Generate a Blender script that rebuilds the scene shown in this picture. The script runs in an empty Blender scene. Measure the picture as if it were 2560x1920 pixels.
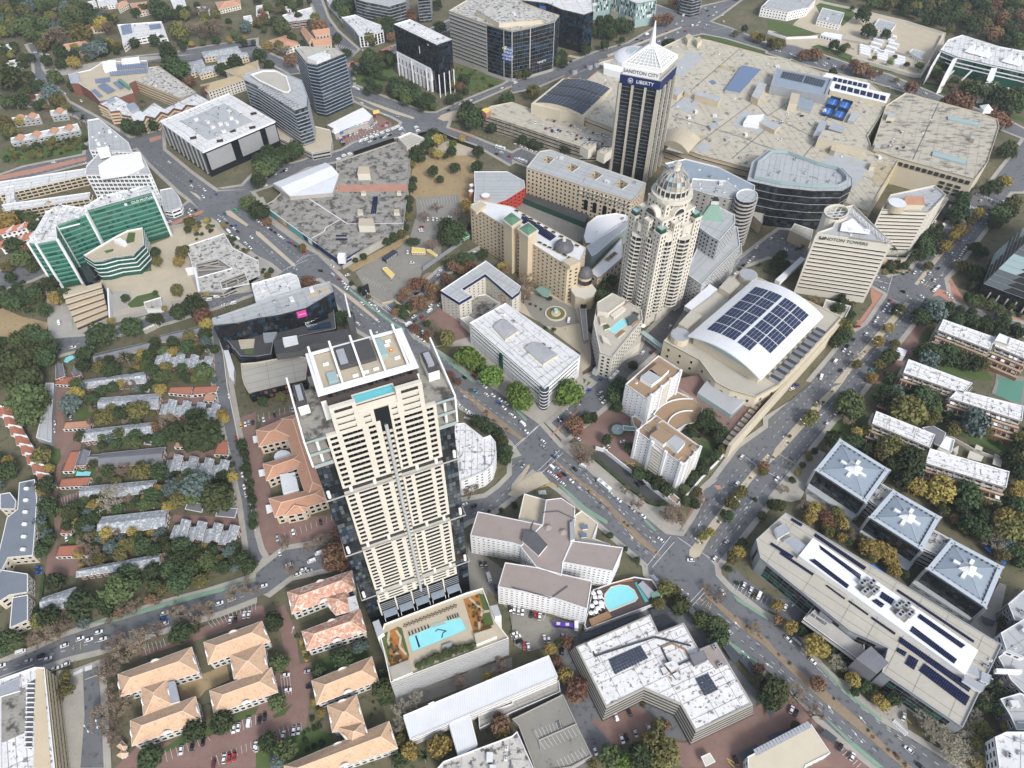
import bpy,bmesh,math,random
from mathutils import Vector,Matrix
from mathutils.geometry import tessellate_polygon
WH,PA,SI,CO,GL,TA,GR,CE,GA,SA,WI,BL='whiteplain','paleCream','silver','concrete','glass_dark','tan','greyroof','cream','grass','sandstone','whitepaint','black'
PU,LA,OF,WT,PE,GS,TN,GE,G_,BR,SL,CA='punch','lawn','office_block','whiteroof','pane','glass_pale','tanroof','greymetal','glass_mid','brickpave','slateplain','category'
BA,DA,WE,RE,RD,SO,LE,LB,PV,GB,HO,BU='band','darkmetal','whitemetal','recess','redpave','solar_pale','lead','label','pave','glass_blue','house','bluegreyroof'
TE,GN,BI,GO,SE,YE,ME,BO,TI,PL,DI,PS='terracotta','glass_green_dark','brick','group','slate','yellow','median','brownroof','timber','plant_room','dirtyconcrete','palestain'
DR,MU,PD,BC,TR,GI,SR,CN,RO,OI,SP,LF='darkroof','mullion','paved_yard','brick_paving','traffic_island','glass_lit','solar_grey','canopy','roof_block','office','spandrel','leaf_mid'
SW,HT,LI,LL,WR,GP,OC,WN,SH,AI='swimming_pool','hotel_annex','lift_room','leaflitter','whiteroof_worn','greenpanel','office_house','window_glass','ShaderNodeHueSaturation','air_conditioner'
R=random.Random(7)
S=bpy.context.scene
COL=S.collection
F,H=1790.0,390.0
TH=math.atan2(F,2548.0-960.0)
cam=bpy.data.objects.new('camera',bpy.data.cameras.new('camera'))
COL.objects.link(cam)
cam.location=(0,0,H)
cam.rotation_euler=(math.pi/2-TH,0,0)
cam.data.sensor_width=36.0
cam.data.lens=36.0*F/2560.0
cam.data.clip_start=1.0
cam.data.clip_end=6000.0
S.camera=cam
SUN_EL,SUN_AZ=math.radians(40),math.radians(150)
world=bpy.data.worlds.new('World')
S.world=world
world.use_nodes=True
nt=world.node_tree
nt.nodes.clear()
sky=nt.nodes.new('ShaderNodeTexSky')
sky.sky_type='NISHITA'
sky.sun_disc=False
sky.sun_elevation=SUN_EL
sky.sun_rotation=SUN_AZ
sky.air_density=1.0
sky.dust_density=2.0
hs=nt.nodes.new(SH)
hs.inputs['Saturation'].default_value=0.6
bg=nt.nodes.new('ShaderNodeBackground')
bg.inputs['Strength'].default_value=0.12
out=nt.nodes.new('ShaderNodeOutputWorld')
nt.links.new(sky.outputs[0],hs.inputs['Color'])
nt.links.new(hs.outputs[0],bg.inputs['Color'])
nt.links.new(bg.outputs[0],out.inputs['Surface'])
sl=bpy.data.lights.new('sun','SUN')
sl.energy=1.5
sl.angle=math.radians(14)
sl.color=(1.0,0.99,0.975)
sun=bpy.data.objects.new('sun',sl)
COL.objects.link(sun)
sun.location=(0,0,600)
sun.rotation_euler=(math.pi/2-SUN_EL,0,math.pi-SUN_AZ)
S.view_settings.view_transform='Standard'
S.view_settings.look='None'
S.view_settings.exposure=0.95
S.view_settings.gamma=1.0
S.view_settings.use_curve_mapping=False
S.cycles.max_bounces=6
S.cycles.diffuse_bounces=3
S.cycles.glossy_bounces=3
S.cycles.transmission_bounces=2
S.cycles.use_denoising=True
CT,ST=math.cos(TH),math.sin(TH)
def pix(t,x,y):
 if t=='G':
  return(x*2560/2212,y*2560/2212)
 return(640*int(t[0])+x/3.456,480*int(t[1])+y/3.456)
def ray(p):
 X=(p[0]-1280)/F;Y=-(p[1]-960)/F
 k=ST-Y*CT
 return(X/k,(CT+Y*ST)/k)
def w1(p,z=0.0):
 r=ray(p)
 return Vector((r[0]*(H-z),r[1]*(H-z)))
def PX(s):
 o=[];t=None
 for k in s.split():
  if',' in k:
   a,b=k.split(',')[:2]
   o.append(pix(t,float(a),float(b)))
  else:
   t=k
 return o
def W(s,z=0.0):
 return[w1(p,z)for p in PX(s)]
def proj(x,y,z):
 dz=z-H
 d=y*CT-dz*ST
 return(1280+F*x/d,960-F*(y*ST+dz*CT)/d)
def hgt(top,base,z0=0.0):
 b=w1(PX(base)[0],z0);u=Vector(ray(PX(top)[0]))
 return H-b.dot(u)/u.dot(u)
def ccw(p):
 a=sum(p[i].x*p[(i+1)%len(p)].y-p[(i+1)%len(p)].x*p[i].y for i in range(len(p)))
 return p if a>0 else p[::-1]
def offs(pl_y,d):
 """outward offset of a ccw polygon"""
 n=len(pl_y);o=[]
 for i in range(n):
  a,b,c=pl_y[i-1],pl_y[i],pl_y[(i+1)%n]
  u=(b-a);v=(c-b)
  if u.length<1e-6 or v.length<1e-6:
   o.append(b.copy());continue
  u.normalize();v.normalize()
  n1=Vector((u.y,-u.x));n2=Vector((v.y,-v.x))
  m=n1+n2
  k=m.dot(n1)
  if m.length<0.3 or k<0.35:
   o.append(b+n1*d)
  else:
   o.append(b+m*(d/k))
 return o
def arc(a,b,bulge,n=8):
 """points strictly between a and b on an arc that bulges to the right of a->b by `bulge` metres"""
 u=b-a;m=Vector((u.y,-u.x)).normalized()
 return[a+u*(i/n)+m*bulge*4*(i/n)*(1-i/n)for i in range(1,n)]
MATS={}
def mat(name,c,rough=0.8,c2=None,scale=0.15,amt=0.5,c3=None,s3=0.6,t3=(0.55,0.7),metal=0.0,spec=0.3,bump=0.0,rnd=0.0,fine=0.0,wave=None,stretch=None,emit=None):
 m=bpy.data.materials.new(name);m.use_nodes=True
 t=m.node_tree;n=t.nodes;L=t.links
 b=n['Principled BSDF']
 b.inputs['Roughness'].default_value=rough
 b.inputs['Metallic'].default_value=metal
 b.inputs['Specular IOR Level'].default_value=spec
 def rgb(v):return(v[0],v[1],v[2],1)
 geo=n.new('ShaderNodeNewGeometry');pos=geo.outputs['Position']
 if stretch:
  mp=n.new('ShaderNodeMapping');mp.inputs['Scale'].default_value=stretch[:3]
  if len(stretch)>3:mp.inputs['Rotation'].default_value=(0,0,math.radians(stretch[3]))
  L.new(pos,mp.inputs[0]);pos=mp.outputs[0]
 cur=None
 def noise(sc,det=4.0):
  q=n.new('ShaderNodeTexNoise');q.inputs['Scale'].default_value=sc;q.inputs['Detail'].default_value=det
  q.inputs['Roughness'].default_value=0.62
  L.new(pos,q.inputs['Vector']);return q.outputs['Fac']
 def mix(fac,a,bb,mode='MIX'):
  q=n.new('ShaderNodeMix');q.data_type='RGBA';q.blend_type=mode
  if hasattr(fac,'links')or hasattr(fac,'is_linked'):L.new(fac,q.inputs[0])
  else:q.inputs[0].default_value=fac
  for v,k in((a,6),(bb,7)):
   if isinstance(v,tuple):q.inputs[k].default_value=rgb(v)
   else:L.new(v,q.inputs[k])
  return q.outputs[2]
 def ramp(f,lo,hi):
  q=n.new('ShaderNodeMapRange');q.inputs[1].default_value=lo;q.inputs[2].default_value=hi
  L.new(f,q.inputs[0]);return q.outputs[0]
 cur=tuple(c)
 if c2:
  f=ramp(noise(scale,6.0),0.5-amt*0.5,0.5+amt*0.5)
  cur=mix(f,tuple(c),tuple(c2))
 if c3:
  f=ramp(noise(s3,5.0),t3[0],t3[1])
  cur=mix(f,cur,tuple(c3))
 if wave:
  q=n.new('ShaderNodeTexWave');q.wave_type='BANDS';q.bands_direction=wave[0]
  q.inputs['Scale'].default_value=wave[1];q.inputs['Distortion'].default_value=wave[3]if len(wave)>3 else 0.0
  L.new(pos,q.inputs['Vector'])
  cur=mix(ramp(q.outputs['Fac'],0.0,1.0),cur,tuple(x*wave[2]for x in c),'MIX')if False else cur
  hv=n.new(SH);
  vv=ramp(q.outputs['Fac'],0,1);mr=vv.node;mr.inputs[3].default_value=wave[2];mr.inputs[4].default_value=1.08
  L.new(vv,hv.inputs['Value'])
  if isinstance(cur,tuple):hv.inputs['Color'].default_value=rgb(cur)
  else:L.new(cur,hv.inputs['Color'])
  cur=hv.outputs[0]
 if fine:
  vv=ramp(noise(1.7,5.0),0.2,0.8);mr=vv.node;mr.inputs[3].default_value=1-fine;mr.inputs[4].default_value=1+fine
  hv=n.new(SH);L.new(vv,hv.inputs['Value'])
  if isinstance(cur,tuple):hv.inputs['Color'].default_value=rgb(cur)
  else:L.new(cur,hv.inputs['Color'])
  cur=hv.outputs[0]
 if rnd:
  oi=n.new('ShaderNodeObjectInfo')
  vv=ramp(oi.outputs['Random'],0,1);mr=vv.node;mr.inputs[3].default_value=1-rnd;mr.inputs[4].default_value=1+rnd
  hv=n.new(SH);L.new(vv,hv.inputs['Value'])
  vh=ramp(oi.outputs['Random'],0,1);mh=vh.node;mh.inputs[3].default_value=0.5-rnd*0.06;mh.inputs[4].default_value=0.5+rnd*0.05
  L.new(vh,hv.inputs['Hue'])
  if isinstance(cur,tuple):hv.inputs['Color'].default_value=rgb(cur)
  else:L.new(cur,hv.inputs['Color'])
  cur=hv.outputs[0]
 if isinstance(cur,tuple):b.inputs['Base Color'].default_value=rgb(cur)
 else:L.new(cur,b.inputs['Base Color'])
 if bump:
  bp=n.new('ShaderNodeBump');bp.inputs['Strength'].default_value=bump;bp.inputs['Distance'].default_value=0.3
  L.new(noise(1.2,5.0),bp.inputs['Height']);L.new(bp.outputs[0],b.inputs['Normal'])
 MATS[name]=m
 return m
def g(v):return(v,v,v)
mat('soil',(.083,.090,.048),1,(.180,.150,.098),.05,.5,(.035,.05,.02),.25,bump=.3)
mat(GA,(.06,.10,.03),1,(.095,.13,.045),.12,.6,(.14,.135,.07),.35,(.6,.74),bump=.3)
mat('asphalt',(.115,.12,.127),.9,(.175,.178,.18),.06,.6,(.075,.08,.085),.3,(.56,.66),fine=.14)
mat('asphalt_dark',g(.05),.9,g(.08),.1,.6,fine=.12)
mat('lot',(.20,.19,.165),.95,(.28,.265,.23),.07,.6,(.12,.115,.1),.3,(.58,.75),fine=.12)
mat(PV,(.30,.28,.25),.9,(.42,.39,.33),.12,.6,(.2,.19,.17),.5,(.6,.75),fine=.12)
mat(BR,(.19,.115,.095),.9,(.26,.17,.14),.12,.6,(.14,.10,.09),.5,(.6,.75),fine=.12)
mat(RD,(.36,.17,.12),.9,(.45,.25,.18),.15,.6,fine=.12)
mat('dirt',(.38,.28,.16),1,(.28,.21,.11),.09,.6,(.13,.13,.06),.3,(.58,.72),fine=.15,bump=.3)
mat(LL,(.30,.225,.15),1,(.21,.165,.115),.25,.6,fine=.2)
mat(TA,(.50,.43,.32),.9,(.40,.35,.26),.09,.6,(.22,.19,.15),.5,(.62,.76),fine=.1)
mat('greenlane',(.16,.30,.20),.8,(.24,.31,.25),.2,.7,fine=.1)
mat('paint',g(.75),.7,g(.55),.6,.6)
mat('yellowpaint',(.62,.42,.08),.7,(.5,.38,.15),.6,.6)
mat(CO,(.42,.40,.36),.9,(.32,.30,.27),.12,.7,(.2,.19,.17),.5,(.6,.78),fine=.08)
mat(DI,(.22,.21,.185),.95,(.34,.32,.28),.09,.6,(.07,.066,.06),.2,(.48,.62),fine=.25)
mat(PS,(.56,.54,.49),.95,(.36,.345,.32),.12,.5,(.11,.105,.1),.28,(.52,.61),fine=.2)
mat(WT,(.68,.68,.67),.7,(.54,.54,.53),.1,.6,(.27,.255,.24),.33,(.57,.68),fine=.12)
mat(WR,(.75,.745,.74),.8,(.58,.57,.55),.15,.5,(.21,.185,.16),.42,(.55,.63),fine=.16)
mat(WE,(.66,.67,.68),.5,(.58,.59,.6),.15,.5,fine=.05,wave=('X',.35,.94))
mat(WI,(.80,.79,.76),.7,(.72,.71,.68),.15,.6,(.5,.49,.46),.4,(.66,.8))
mat(WH,(.76,.76,.755),.6,(.69,.69,.69),.2,.6)
mat(CE,(.58,.52,.40),.85,(.51,.45,.34),.1,.6,(.38,.33,.25),.4,(.64,.8),fine=.05)
mat(PA,(.60,.565,.49),.85,(.52,.485,.415),.12,.6,(.42,.385,.32),.4,(.64,.8),fine=.06)
mat(SA,(.50,.41,.28),.85,(.57,.47,.33),.1,.6,(.36,.29,.2),.4,(.62,.8),fine=.06)
mat('malldeck',(.50,.455,.36),.9,(.40,.37,.30),.05,.6,(.2,.185,.155),.16,(.55,.68),fine=.2)
mat('malldeck_worn',(.47,.43,.34),.9,(.37,.34,.28),.05,.6,(.17,.155,.13),.1,(.5,.64),fine=.2,stretch=(1,2.2,1,30))
mat(GR,(.34,.355,.36),.7,(.42,.43,.43),.12,.6,(.24,.25,.25),.3,(.62,.78),fine=.05)
mat(BU,(.22,.265,.31),.5,(.27,.315,.36),.1,.6,fine=.04)
mat(TN,(.46,.43,.36),.85,(.38,.355,.3),.12,.6,(.28,.26,.22),.4,(.62,.78),fine=.08)
mat(DR,g(.055),.8,g(.085),.15,.6,fine=.1)
mat(BO,(.27,.185,.115),.9,(.33,.23,.15),.15,.6,fine=.1)
mat('taupe',(.27,.225,.2),.9,(.32,.27,.245),.1,.6,(.2,.17,.16),.3,(.6,.78),fine=.1)
mat(TE,(.50,.28,.18),.9,(.43,.23,.145),.2,.6,(.30,.16,.11),.5,(.6,.75),fine=.22)
mat('peachtile',(.58,.40,.265),.9,(.50,.335,.215),.25,.6,(.38,.25,.16),.6,(.56,.7),fine=.3)
mat('pinktile',(.60,.36,.26),.9,(.42,.19,.125),.45,.35,(.72,.56,.46),.5,(.52,.6),fine=.3)
mat('rusttile',(.42,.17,.10),.9,(.33,.13,.09),.3,.6,fine=.2)
mat('khakitile',(.40,.32,.2),.9,(.34,.27,.17),.25,.6,fine=.15)
mat('ridgecap',(.72,.52,.38),.9)
mat(SE,(.33,.345,.36),.85,(.21,.225,.24),.35,.5,(.52,.53,.53),.6,(.52,.6),fine=.35)
mat(SL,(.15,.15,.165),.8,(.19,.19,.2),.2,.6,fine=.06)
mat(BI,(.17,.075,.055),.9,(.22,.10,.075),.3,.6,fine=.15)
mat(GE,(.30,.32,.34),.5,(.36,.38,.40),.2,.6,metal=.2)
mat(DA,(.045,.05,.055),.5)
mat('darkmetalroof',(.15,.17,.195),.5,(.19,.21,.235),.1,.6,fine=.06)
mat('rimmetal',(.40,.44,.48),.5,(.46,.5,.54),.2,.6)
mat(SI,(.55,.56,.57),.35,(.45,.46,.47),.3,.6,metal=.5)
mat(BL,g(.012),.45,spec=.5)
mat(GL,(.010,.013,.017),.12,spec=.8)
mat(G_,(.03,.04,.048),.12,spec=.9)
mat(GI,(.09,.105,.11),.2,spec=.6)
mat(GB,(.02,.04,.07),.12,spec=.9)
mat('glass_green',(.028,.12,.09),.2,(.045,.16,.12),.2,.6,spec=.6)
mat(GN,(.01,.07,.05),.12,spec=.9)
mat(GP,(.10,.235,.175),.5)
mat(GS,(.30,.40,.40),.15,spec=.8)
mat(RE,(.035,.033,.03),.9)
mat('solar',(.012,.017,.05),.5,spec=.1)
mat(SR,(.045,.055,.08),.5,spec=.2)
mat(SO,(.13,.18,.29),.3,spec=.3)
mat('water',(.22,.60,.64),.08,(.27,.66,.69),.3,.6,spec=.5)
mat('water_deep',(.10,.42,.46),.08,(.14,.48,.52),.4,.6,spec=.5)
mat('copper',(.15,.26,.21),.7,(.2,.31,.25),.5,.6)
mat('coppergreen',(.08,.18,.11),.7,(.11,.22,.14),.6,.6,fine=.2)
mat(LE,(.08,.082,.085),.5,(.12,.12,.125),.5,.6)
mat(TI,(.30,.19,.10),.8,(.22,.14,.08),.6,.6)
mat('decking',(.075,.055,.05),.8,(.1,.08,.07),.6,.6)
mat('red',(.45,.04,.03),.5);mat('darkred',(.24,.035,.03),.6,(.3,.06,.05),.3,.6)
mat('blue',(.03,.12,.42),.5,(.04,.16,.5),.2,.6);mat('navy',(.008,.02,.085),.5)
mat('teal',(.10,.34,.33),.6);mat('green',(.06,.35,.1),.6);mat('orange',(.62,.22,.04),.6)
mat('magenta',(.6,.06,.3),.5);mat(YE,(.68,.5,.14),.6);mat('bannerblue',(.05,.12,.36),.6)
mat('bark',(.10,.075,.055),.95);mat('palebark',(.3,.26,.22),.95)
mat('shade',(.055,.065,.075),.8,(.075,.085,.095),.3,.6)
mat('leaf_dark',(.034,.054,.024),.85,(.062,.085,.036),.35,.6,rnd=.35,spec=.2)
mat(LF,(.058,.078,.030),.85,(.095,.115,.048),.35,.6,rnd=.35,spec=.2)
mat('leaf_olive',(.106,.106,.035),.85,(.163,.144,.056),.35,.6,rnd=.3,spec=.2)
mat('leaf_bright',(.085,.14,.028),.85,(.12,.18,.04),.35,.6,rnd=.2,spec=.2)
mat('leaf_yellow',(.25,.19,.05),.85,(.32,.25,.08),.4,.6,rnd=.2,spec=.2)
mat('leaf_rust',(.16,.09,.055),.9,(.21,.13,.08),.4,.6,rnd=.25,spec=.1)
mat('leaf_brown',(.188,.138,.100),.95,(.250,.194,.138),.4,.6,rnd=.25,spec=.1)
mat('leaf_blue',(.078,.111,.098),.9,(.130,.163,.150),.4,.6,rnd=.2,spec=.1)
mat('leaf_pale',(.26,.235,.17),.95,(.34,.31,.23),.4,.6,rnd=.2,spec=.1)
mat('flowers',(.28,.10,.02),.9,(.42,.19,.05),.5,.6,(.09,.12,.05),.7,(.55,.65),fine=.2)
for nme,c in dict(white=(.78,.78,.77),silver=(.42,.43,.45),black=(.012,.012,.014),grey=(.10,.105,.11),red=(.38,.02,.02),blue=(.03,.10,.30),teal=(.05,.3,.36),green=(.05,.3,.14),yellow=(.65,.45,.1),purple=(.07,.03,.3),darkred=(.15,.02,.02)).items():
 mat('car_'+nme,c,.3,spec=.6)
mat('tyre',g(.02),.9)
mat('skin_a',(.12,.06,.04),.7);mat('cloth_a',(.05,.06,.12),.9);mat('cloth_b',(.5,.5,.5),.9);mat('cloth_c',(.3,.05,.05),.9);mat('cloth_d',g(.03),.9)
hm=bpy.data.materials.new('haze');hm.use_nodes=True;hm.node_tree.nodes.clear()
hv=hm.node_tree.nodes.new('ShaderNodeVolumePrincipled');hv.inputs['Density'].default_value=.00006;hv.inputs['Color'].default_value=(.82,.91,1,1);hv.inputs['Anisotropy'].default_value=.2
ho=hm.node_tree.nodes.new('ShaderNodeOutputMaterial');hm.node_tree.links.new(hv.outputs[0],ho.inputs['Volume']);MATS['haze']=hm
class MB:
 def __init__(s):s.v=[];s.f=[];s.m=[];s.ms=[]
 def mi(s,m):
  if m not in s.ms:s.ms.append(m)
  return s.ms.index(m)
 def face(s,pts,m):
  k=len(s.v);s.v+=[tuple(p)for p in pts];s.f.append(tuple(range(k,k+len(pts))));s.m.append(s.mi(m));return s
 def cap(s,pl_y,z,m,holes=None,flip=False):
  loops=[[Vector((p.x,p.y,0))for p in pl_y]]+[[Vector((p.x,p.y,0))for p in h]for h in(holes or[])]
  if not holes and len(pl_y)==4:
   q=[(p.x,p.y,z)for p in pl_y]
   return s.face(q[::-1]if flip else q,m)
  flat=[p for l in loops for p in l]
  k=len(s.v);s.v+=[(p.x,p.y,z)for p in flat]
  for t in tessellate_polygon(loops):
   a,b,c=(flat[i]for i in t)
   up=(b-a).cross(c-a).z>0
   t=tuple(k+i for i in t)
   s.f.append(t if up!=flip else t[::-1]);s.m.append(s.mi(m))
  return s
 def side(s,pl_y,z0,z1,m,closed=True,inward=False):
  n=len(pl_y)
  for i in range(n if closed else n-1):
   a,b=pl_y[i],pl_y[(i+1)%n]
   q=[(a.x,a.y,z0),(b.x,b.y,z0),(b.x,b.y,z1),(a.x,a.y,z1)]
   s.face(q[::-1]if inward else q,m)
  return s
 def pr(s,pl_y,z0,z1,m,top=None,holes=None,bottom=False):
  pl_y=ccw(list(pl_y));hs=[ccw(list(h))for h in(holes or[])]
  s.side(pl_y,z0,z1,m)
  for h in hs:s.side(h,z0,z1,m,inward=True)
  s.cap(pl_y,z1,top or m,hs)
  if bottom:s.cap(pl_y,z0,m,hs,flip=True)
  return s
 def rg(s,pl_y,z0,z1,t,m,under=True):
  """band of thickness t outside (t>0) or inside (t<0) the ccw polygon"""
  q=offs(pl_y,t)
  o,i=(q,pl_y)if t>0 else(pl_y,q)
  s.side(o,z0,z1,m);s.side(i,z0,z1,m,inward=True)
  n=len(pl_y)
  for k in range(n):
   a,b,c,d=o[k],o[(k+1)%n],i[(k+1)%n],i[k]
   s.face([(a.x,a.y,z1),(b.x,b.y,z1),(c.x,c.y,z1),(d.x,d.y,z1)],m)
   if under:s.face([(d.x,d.y,z0),(c.x,c.y,z0),(b.x,b.y,z0),(a.x,a.y,z0)],m)
  return s
 def bx(s,c,sx,sy,sz,m,rot=0.0,top=None):
  """box standing on point c (x,y,z)"""
  ca,sa=math.cos(rot),math.sin(rot)
  P=[Vector((c[0]+ca*x-sa*y,c[1]+sa*x+ca*y))for x,y in((-sx/2,-sy/2),(sx/2,-sy/2),(sx/2,sy/2),(-sx/2,sy/2))]
  return s.pr(P,c[2],c[2]+sz,m,top,bottom=True)
 def bea(s,a,b,w,m,h=None):
  """square bar from a to b"""
  a=Vector(a);b=Vector(b);d=(b-a)
  if d.length<1e-5:return s
  d.normalize()
  u=d.cross(Vector((0,0,1)))
  if u.length<.05:u=Vector((1,0,0))
  u.normalize();v=u.cross(d)
  u*=w/2;v*=(h or w)/2
  A=[a-u-v,a+u-v,a+u+v,a-u+v];B=[p+(b-a)for p in A]
  for i in range(4):
   j=(i+1)%4
   s.face([A[i],A[j],B[j],B[i]],m)
  s.face(A[::-1],m);s.face(B,m)
  return s
 def tub(s,c,r0,r1,z0,z1,m,n=10,capm=None):
  p0=[(c[0]+r0*math.cos(2*math.pi*i/n),c[1]+r0*math.sin(2*math.pi*i/n),z0)for i in range(n)]
  p1=[(c[0]+r1*math.cos(2*math.pi*i/n),c[1]+r1*math.sin(2*math.pi*i/n),z1)for i in range(n)]
  for i in range(n):
   j=(i+1)%n
   s.face([p0[i],p0[j],p1[j],p1[i]],m)
  if r1>.01:s.face(p1,capm or m)
  return s
 def mesh(s,name,o=(0,0,0),smooth=False):
  me=bpy.data.meshes.new(name)
  me.from_pydata([(x-o[0],y-o[1],z-o[2])for x,y,z in s.v],[],s.f)
  for m in s.ms:me.materials.append(MATS[m])
  if len(s.ms)>1:me.polygons.foreach_set('material_index',s.m)
  if smooth:me.polygons.foreach_set('use_smooth',[True]*len(s.f))
  me.update()
  return me
 def bd(s,name,parent=None,smooth=False,**tags):
  if not s.f:return None
  o=(0,0,0)
  if parent is not None:o=wloc(parent)
  ob=bpy.data.objects.new(name,s.mesh(name,o,smooth))
  COL.objects.link(ob)
  if parent is not None:ob.parent=parent
  for k,v in tags.items():ob[k]=v
  return ob
def wloc(o):
 v=Vector((0,0,0))
 while o is not None:
  v+=o.location;o=o.parent
 return v
def thg(name,label,cat,loc,group=None):
 o=bpy.data.objects.new(name,None);COL.objects.link(o)
 o.location=(loc[0],loc[1],loc[2]if len(loc)>2 else 0)
 o.empty_display_size=1
 o[LB]=label;o[CA]=cat
 if group:o[GO]=group
 return o
def inst(name,mesh,parent,loc,rz=0.0,scale=None):
 o=bpy.data.objects.new(name,mesh);COL.objects.link(o)
 p=wloc(parent)if parent is not None else Vector((0,0,0))
 o.parent=parent
 o.location=(loc[0]-p.x,loc[1]-p.y,loc[2]-p.z)
 if rz:o.rotation_euler=(0,0,rz)
 if scale:o.scale=scale
 return o
def cen(pl_y):
 return sum(pl_y,Vector((0,0)))/len(pl_y)
MESHC={}
def wm_(w,h,frame,glass,kind='window'):
 key=(round(w,2),round(h,2),frame,glass,kind)
 if key in MESHC:return MESHC[key]
 m=MB();x,z=w/2,h/2
 if kind==PE:
  m.bx((0,-.05,-z),w,.14,h,glass)
 else:
  t=.14
  m.face([(-x,-.05,-z),(x,-.05,-z),(x,-.05,z),(-x,-.05,z)],glass)
  m.bx((0,-.05,z),w+2*t,.1,t,frame);m.bx((0,-.12,-z-t),w+2*t,.24,t,frame)
  for s in(-1,1):m.bx((s*(x+t/2),-.05,-z),t,.1,h,frame)
  if kind==MU:
   m.bx((0,-.08,-z),.12,.12,h,frame)
 MESHC[key]=m.mesh(kind)
 return MESHC[key]
class Bld:
 """one building: an Empty with its wall, roof, windows and roof gear as parts"""
 def __init__(s,name,label,c,cat='building',group=None):
  s.e=thg(name,label,cat,(c.x,c.y,0),group);s.q={}
 def add(s,name,me,loc,rz=0.0):s.q.setdefault(name,[]).append((me,Vector(loc),rz))
 def flu(s):
  for name,L in s.q.items():
   L.sort(key=lambda t:(t[1].x**2+t[1].y**2+(t[1].z-H)**2))
   for me,loc,rz in L[:300]:inst(name,me,s.e,loc,rz)
   if len(L)>300:
    m=MB()
    for me,loc,rz in L[300:]:
     M=Matrix.Translation(loc)@Matrix.Rotation(rz,4,'Z');k=len(m.v)
     m.v+=[tuple(M@v.co)for v in me.vertices]
     names=[x.name for x in me.materials]
     for p in me.polygons:
      m.f.append(tuple(k+i for i in p.vertices));m.m.append(m.mi(names[p.material_index]))
    m.bd(name+'_rows',s.e,kind='stuff')
  s.q={}
 def face(s,a,b,z0,z1,style,fl=3.6,bay=3.6,wf=.5,hf=.5,frame=WI,glass=GL,nm=None,mx=.6):
  u=b-a;Ln=u.length
  if Ln<1.5 or z1-z0<1.5:return
  mid=(a+b)/2;nrm=Vector((u.y,-u.x)).normalized()
  if nrm.dot(-mid.normalized())<-.25:return
  rz=math.atan2(u.y,u.x);u=u/Ln
  nz=max(1,round((z1-z0)/fl));fh=(z1-z0)/nz
  n=max(1,round((Ln-2*mx)/bay));cw=(Ln-2*mx)/n
  gl=glass if isinstance(glass,(list,tuple))else[glass]
  if style in(PU,MU,PE):
   kind={PU:'window',MU:MU,PE:PE}[style]
   for j in range(nz):
    for i in range(n):
     p=a+u*(mx+cw*(i+.5))
     me=wm_(cw*wf,fh*hf,frame,R.choice(gl),kind)
     s.add(nm or(PE if style==PE else'window'),me,(p.x,p.y,z0+fh*(j+.5)),rz)
  elif style==BA:
   for j in range(nz):
    zc=z0+fh*(j+.5);p=mid
    key=(BA,round(Ln,1),round(fh*hf,2),frame,gl[0])
    if key not in MESHC:
     m=MB();w=Ln-2*mx;h=fh*hf
     m.bx((0,-.03,-h/2),w,.1,h,gl[0])
     m.bx((0,-.15,-h/2-.2),w,.4,.2,frame)
     m.bx((0,-.15,h/2),w,.4,.2,frame)
     for k in range(1,n):m.bx((-w/2+k*cw,-.07,-h/2),.12,.16,h,frame)
     MESHC[key]=m.mesh('window_band')
    s.add(nm or'window_band',MESHC[key],(p.x,p.y,zc),rz)
  elif style=='balc':
   for j in range(nz):
    for i in range(n):
     p=a+u*(mx+cw*(i+.5))
     key=('balc',round(cw,2),round(fh,2),frame,gl[0],wf)
     if key not in MESHC:
      m=MB();w=cw*wf
      m.bx((0,-.03,.2),w*.9,.1,fh*.62,gl[0])
      m.bx((0,-.7,-.1),w,1.5,.2,frame)
      m.bx((0,-1.38,.1),w,.12,.95,frame)
      m.bx((-w/2+.06,-.7,.1),.12,1.4,.95,frame);m.bx((w/2-.06,-.7,.1),.12,1.4,.95,frame)
      MESHC[key]=m.mesh('balcony')
     s.add(nm or'balcony',MESHC[key],(p.x,p.y,z0+fh*j+.1),rz)
  elif style=='ribs':
   for i in range(n):
    p=a+u*(mx+cw*(i+.5))
    key=('rib',round(cw*wf,2),round(z1-z0,1),frame)
    if key not in MESHC:MESHC[key]=MB().bx((0,-.25,0),cw*wf,.5,z1-z0,frame).mesh('fin')
    s.add(nm or'fin',MESHC[key],(p.x,p.y,z0),rz)
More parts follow.
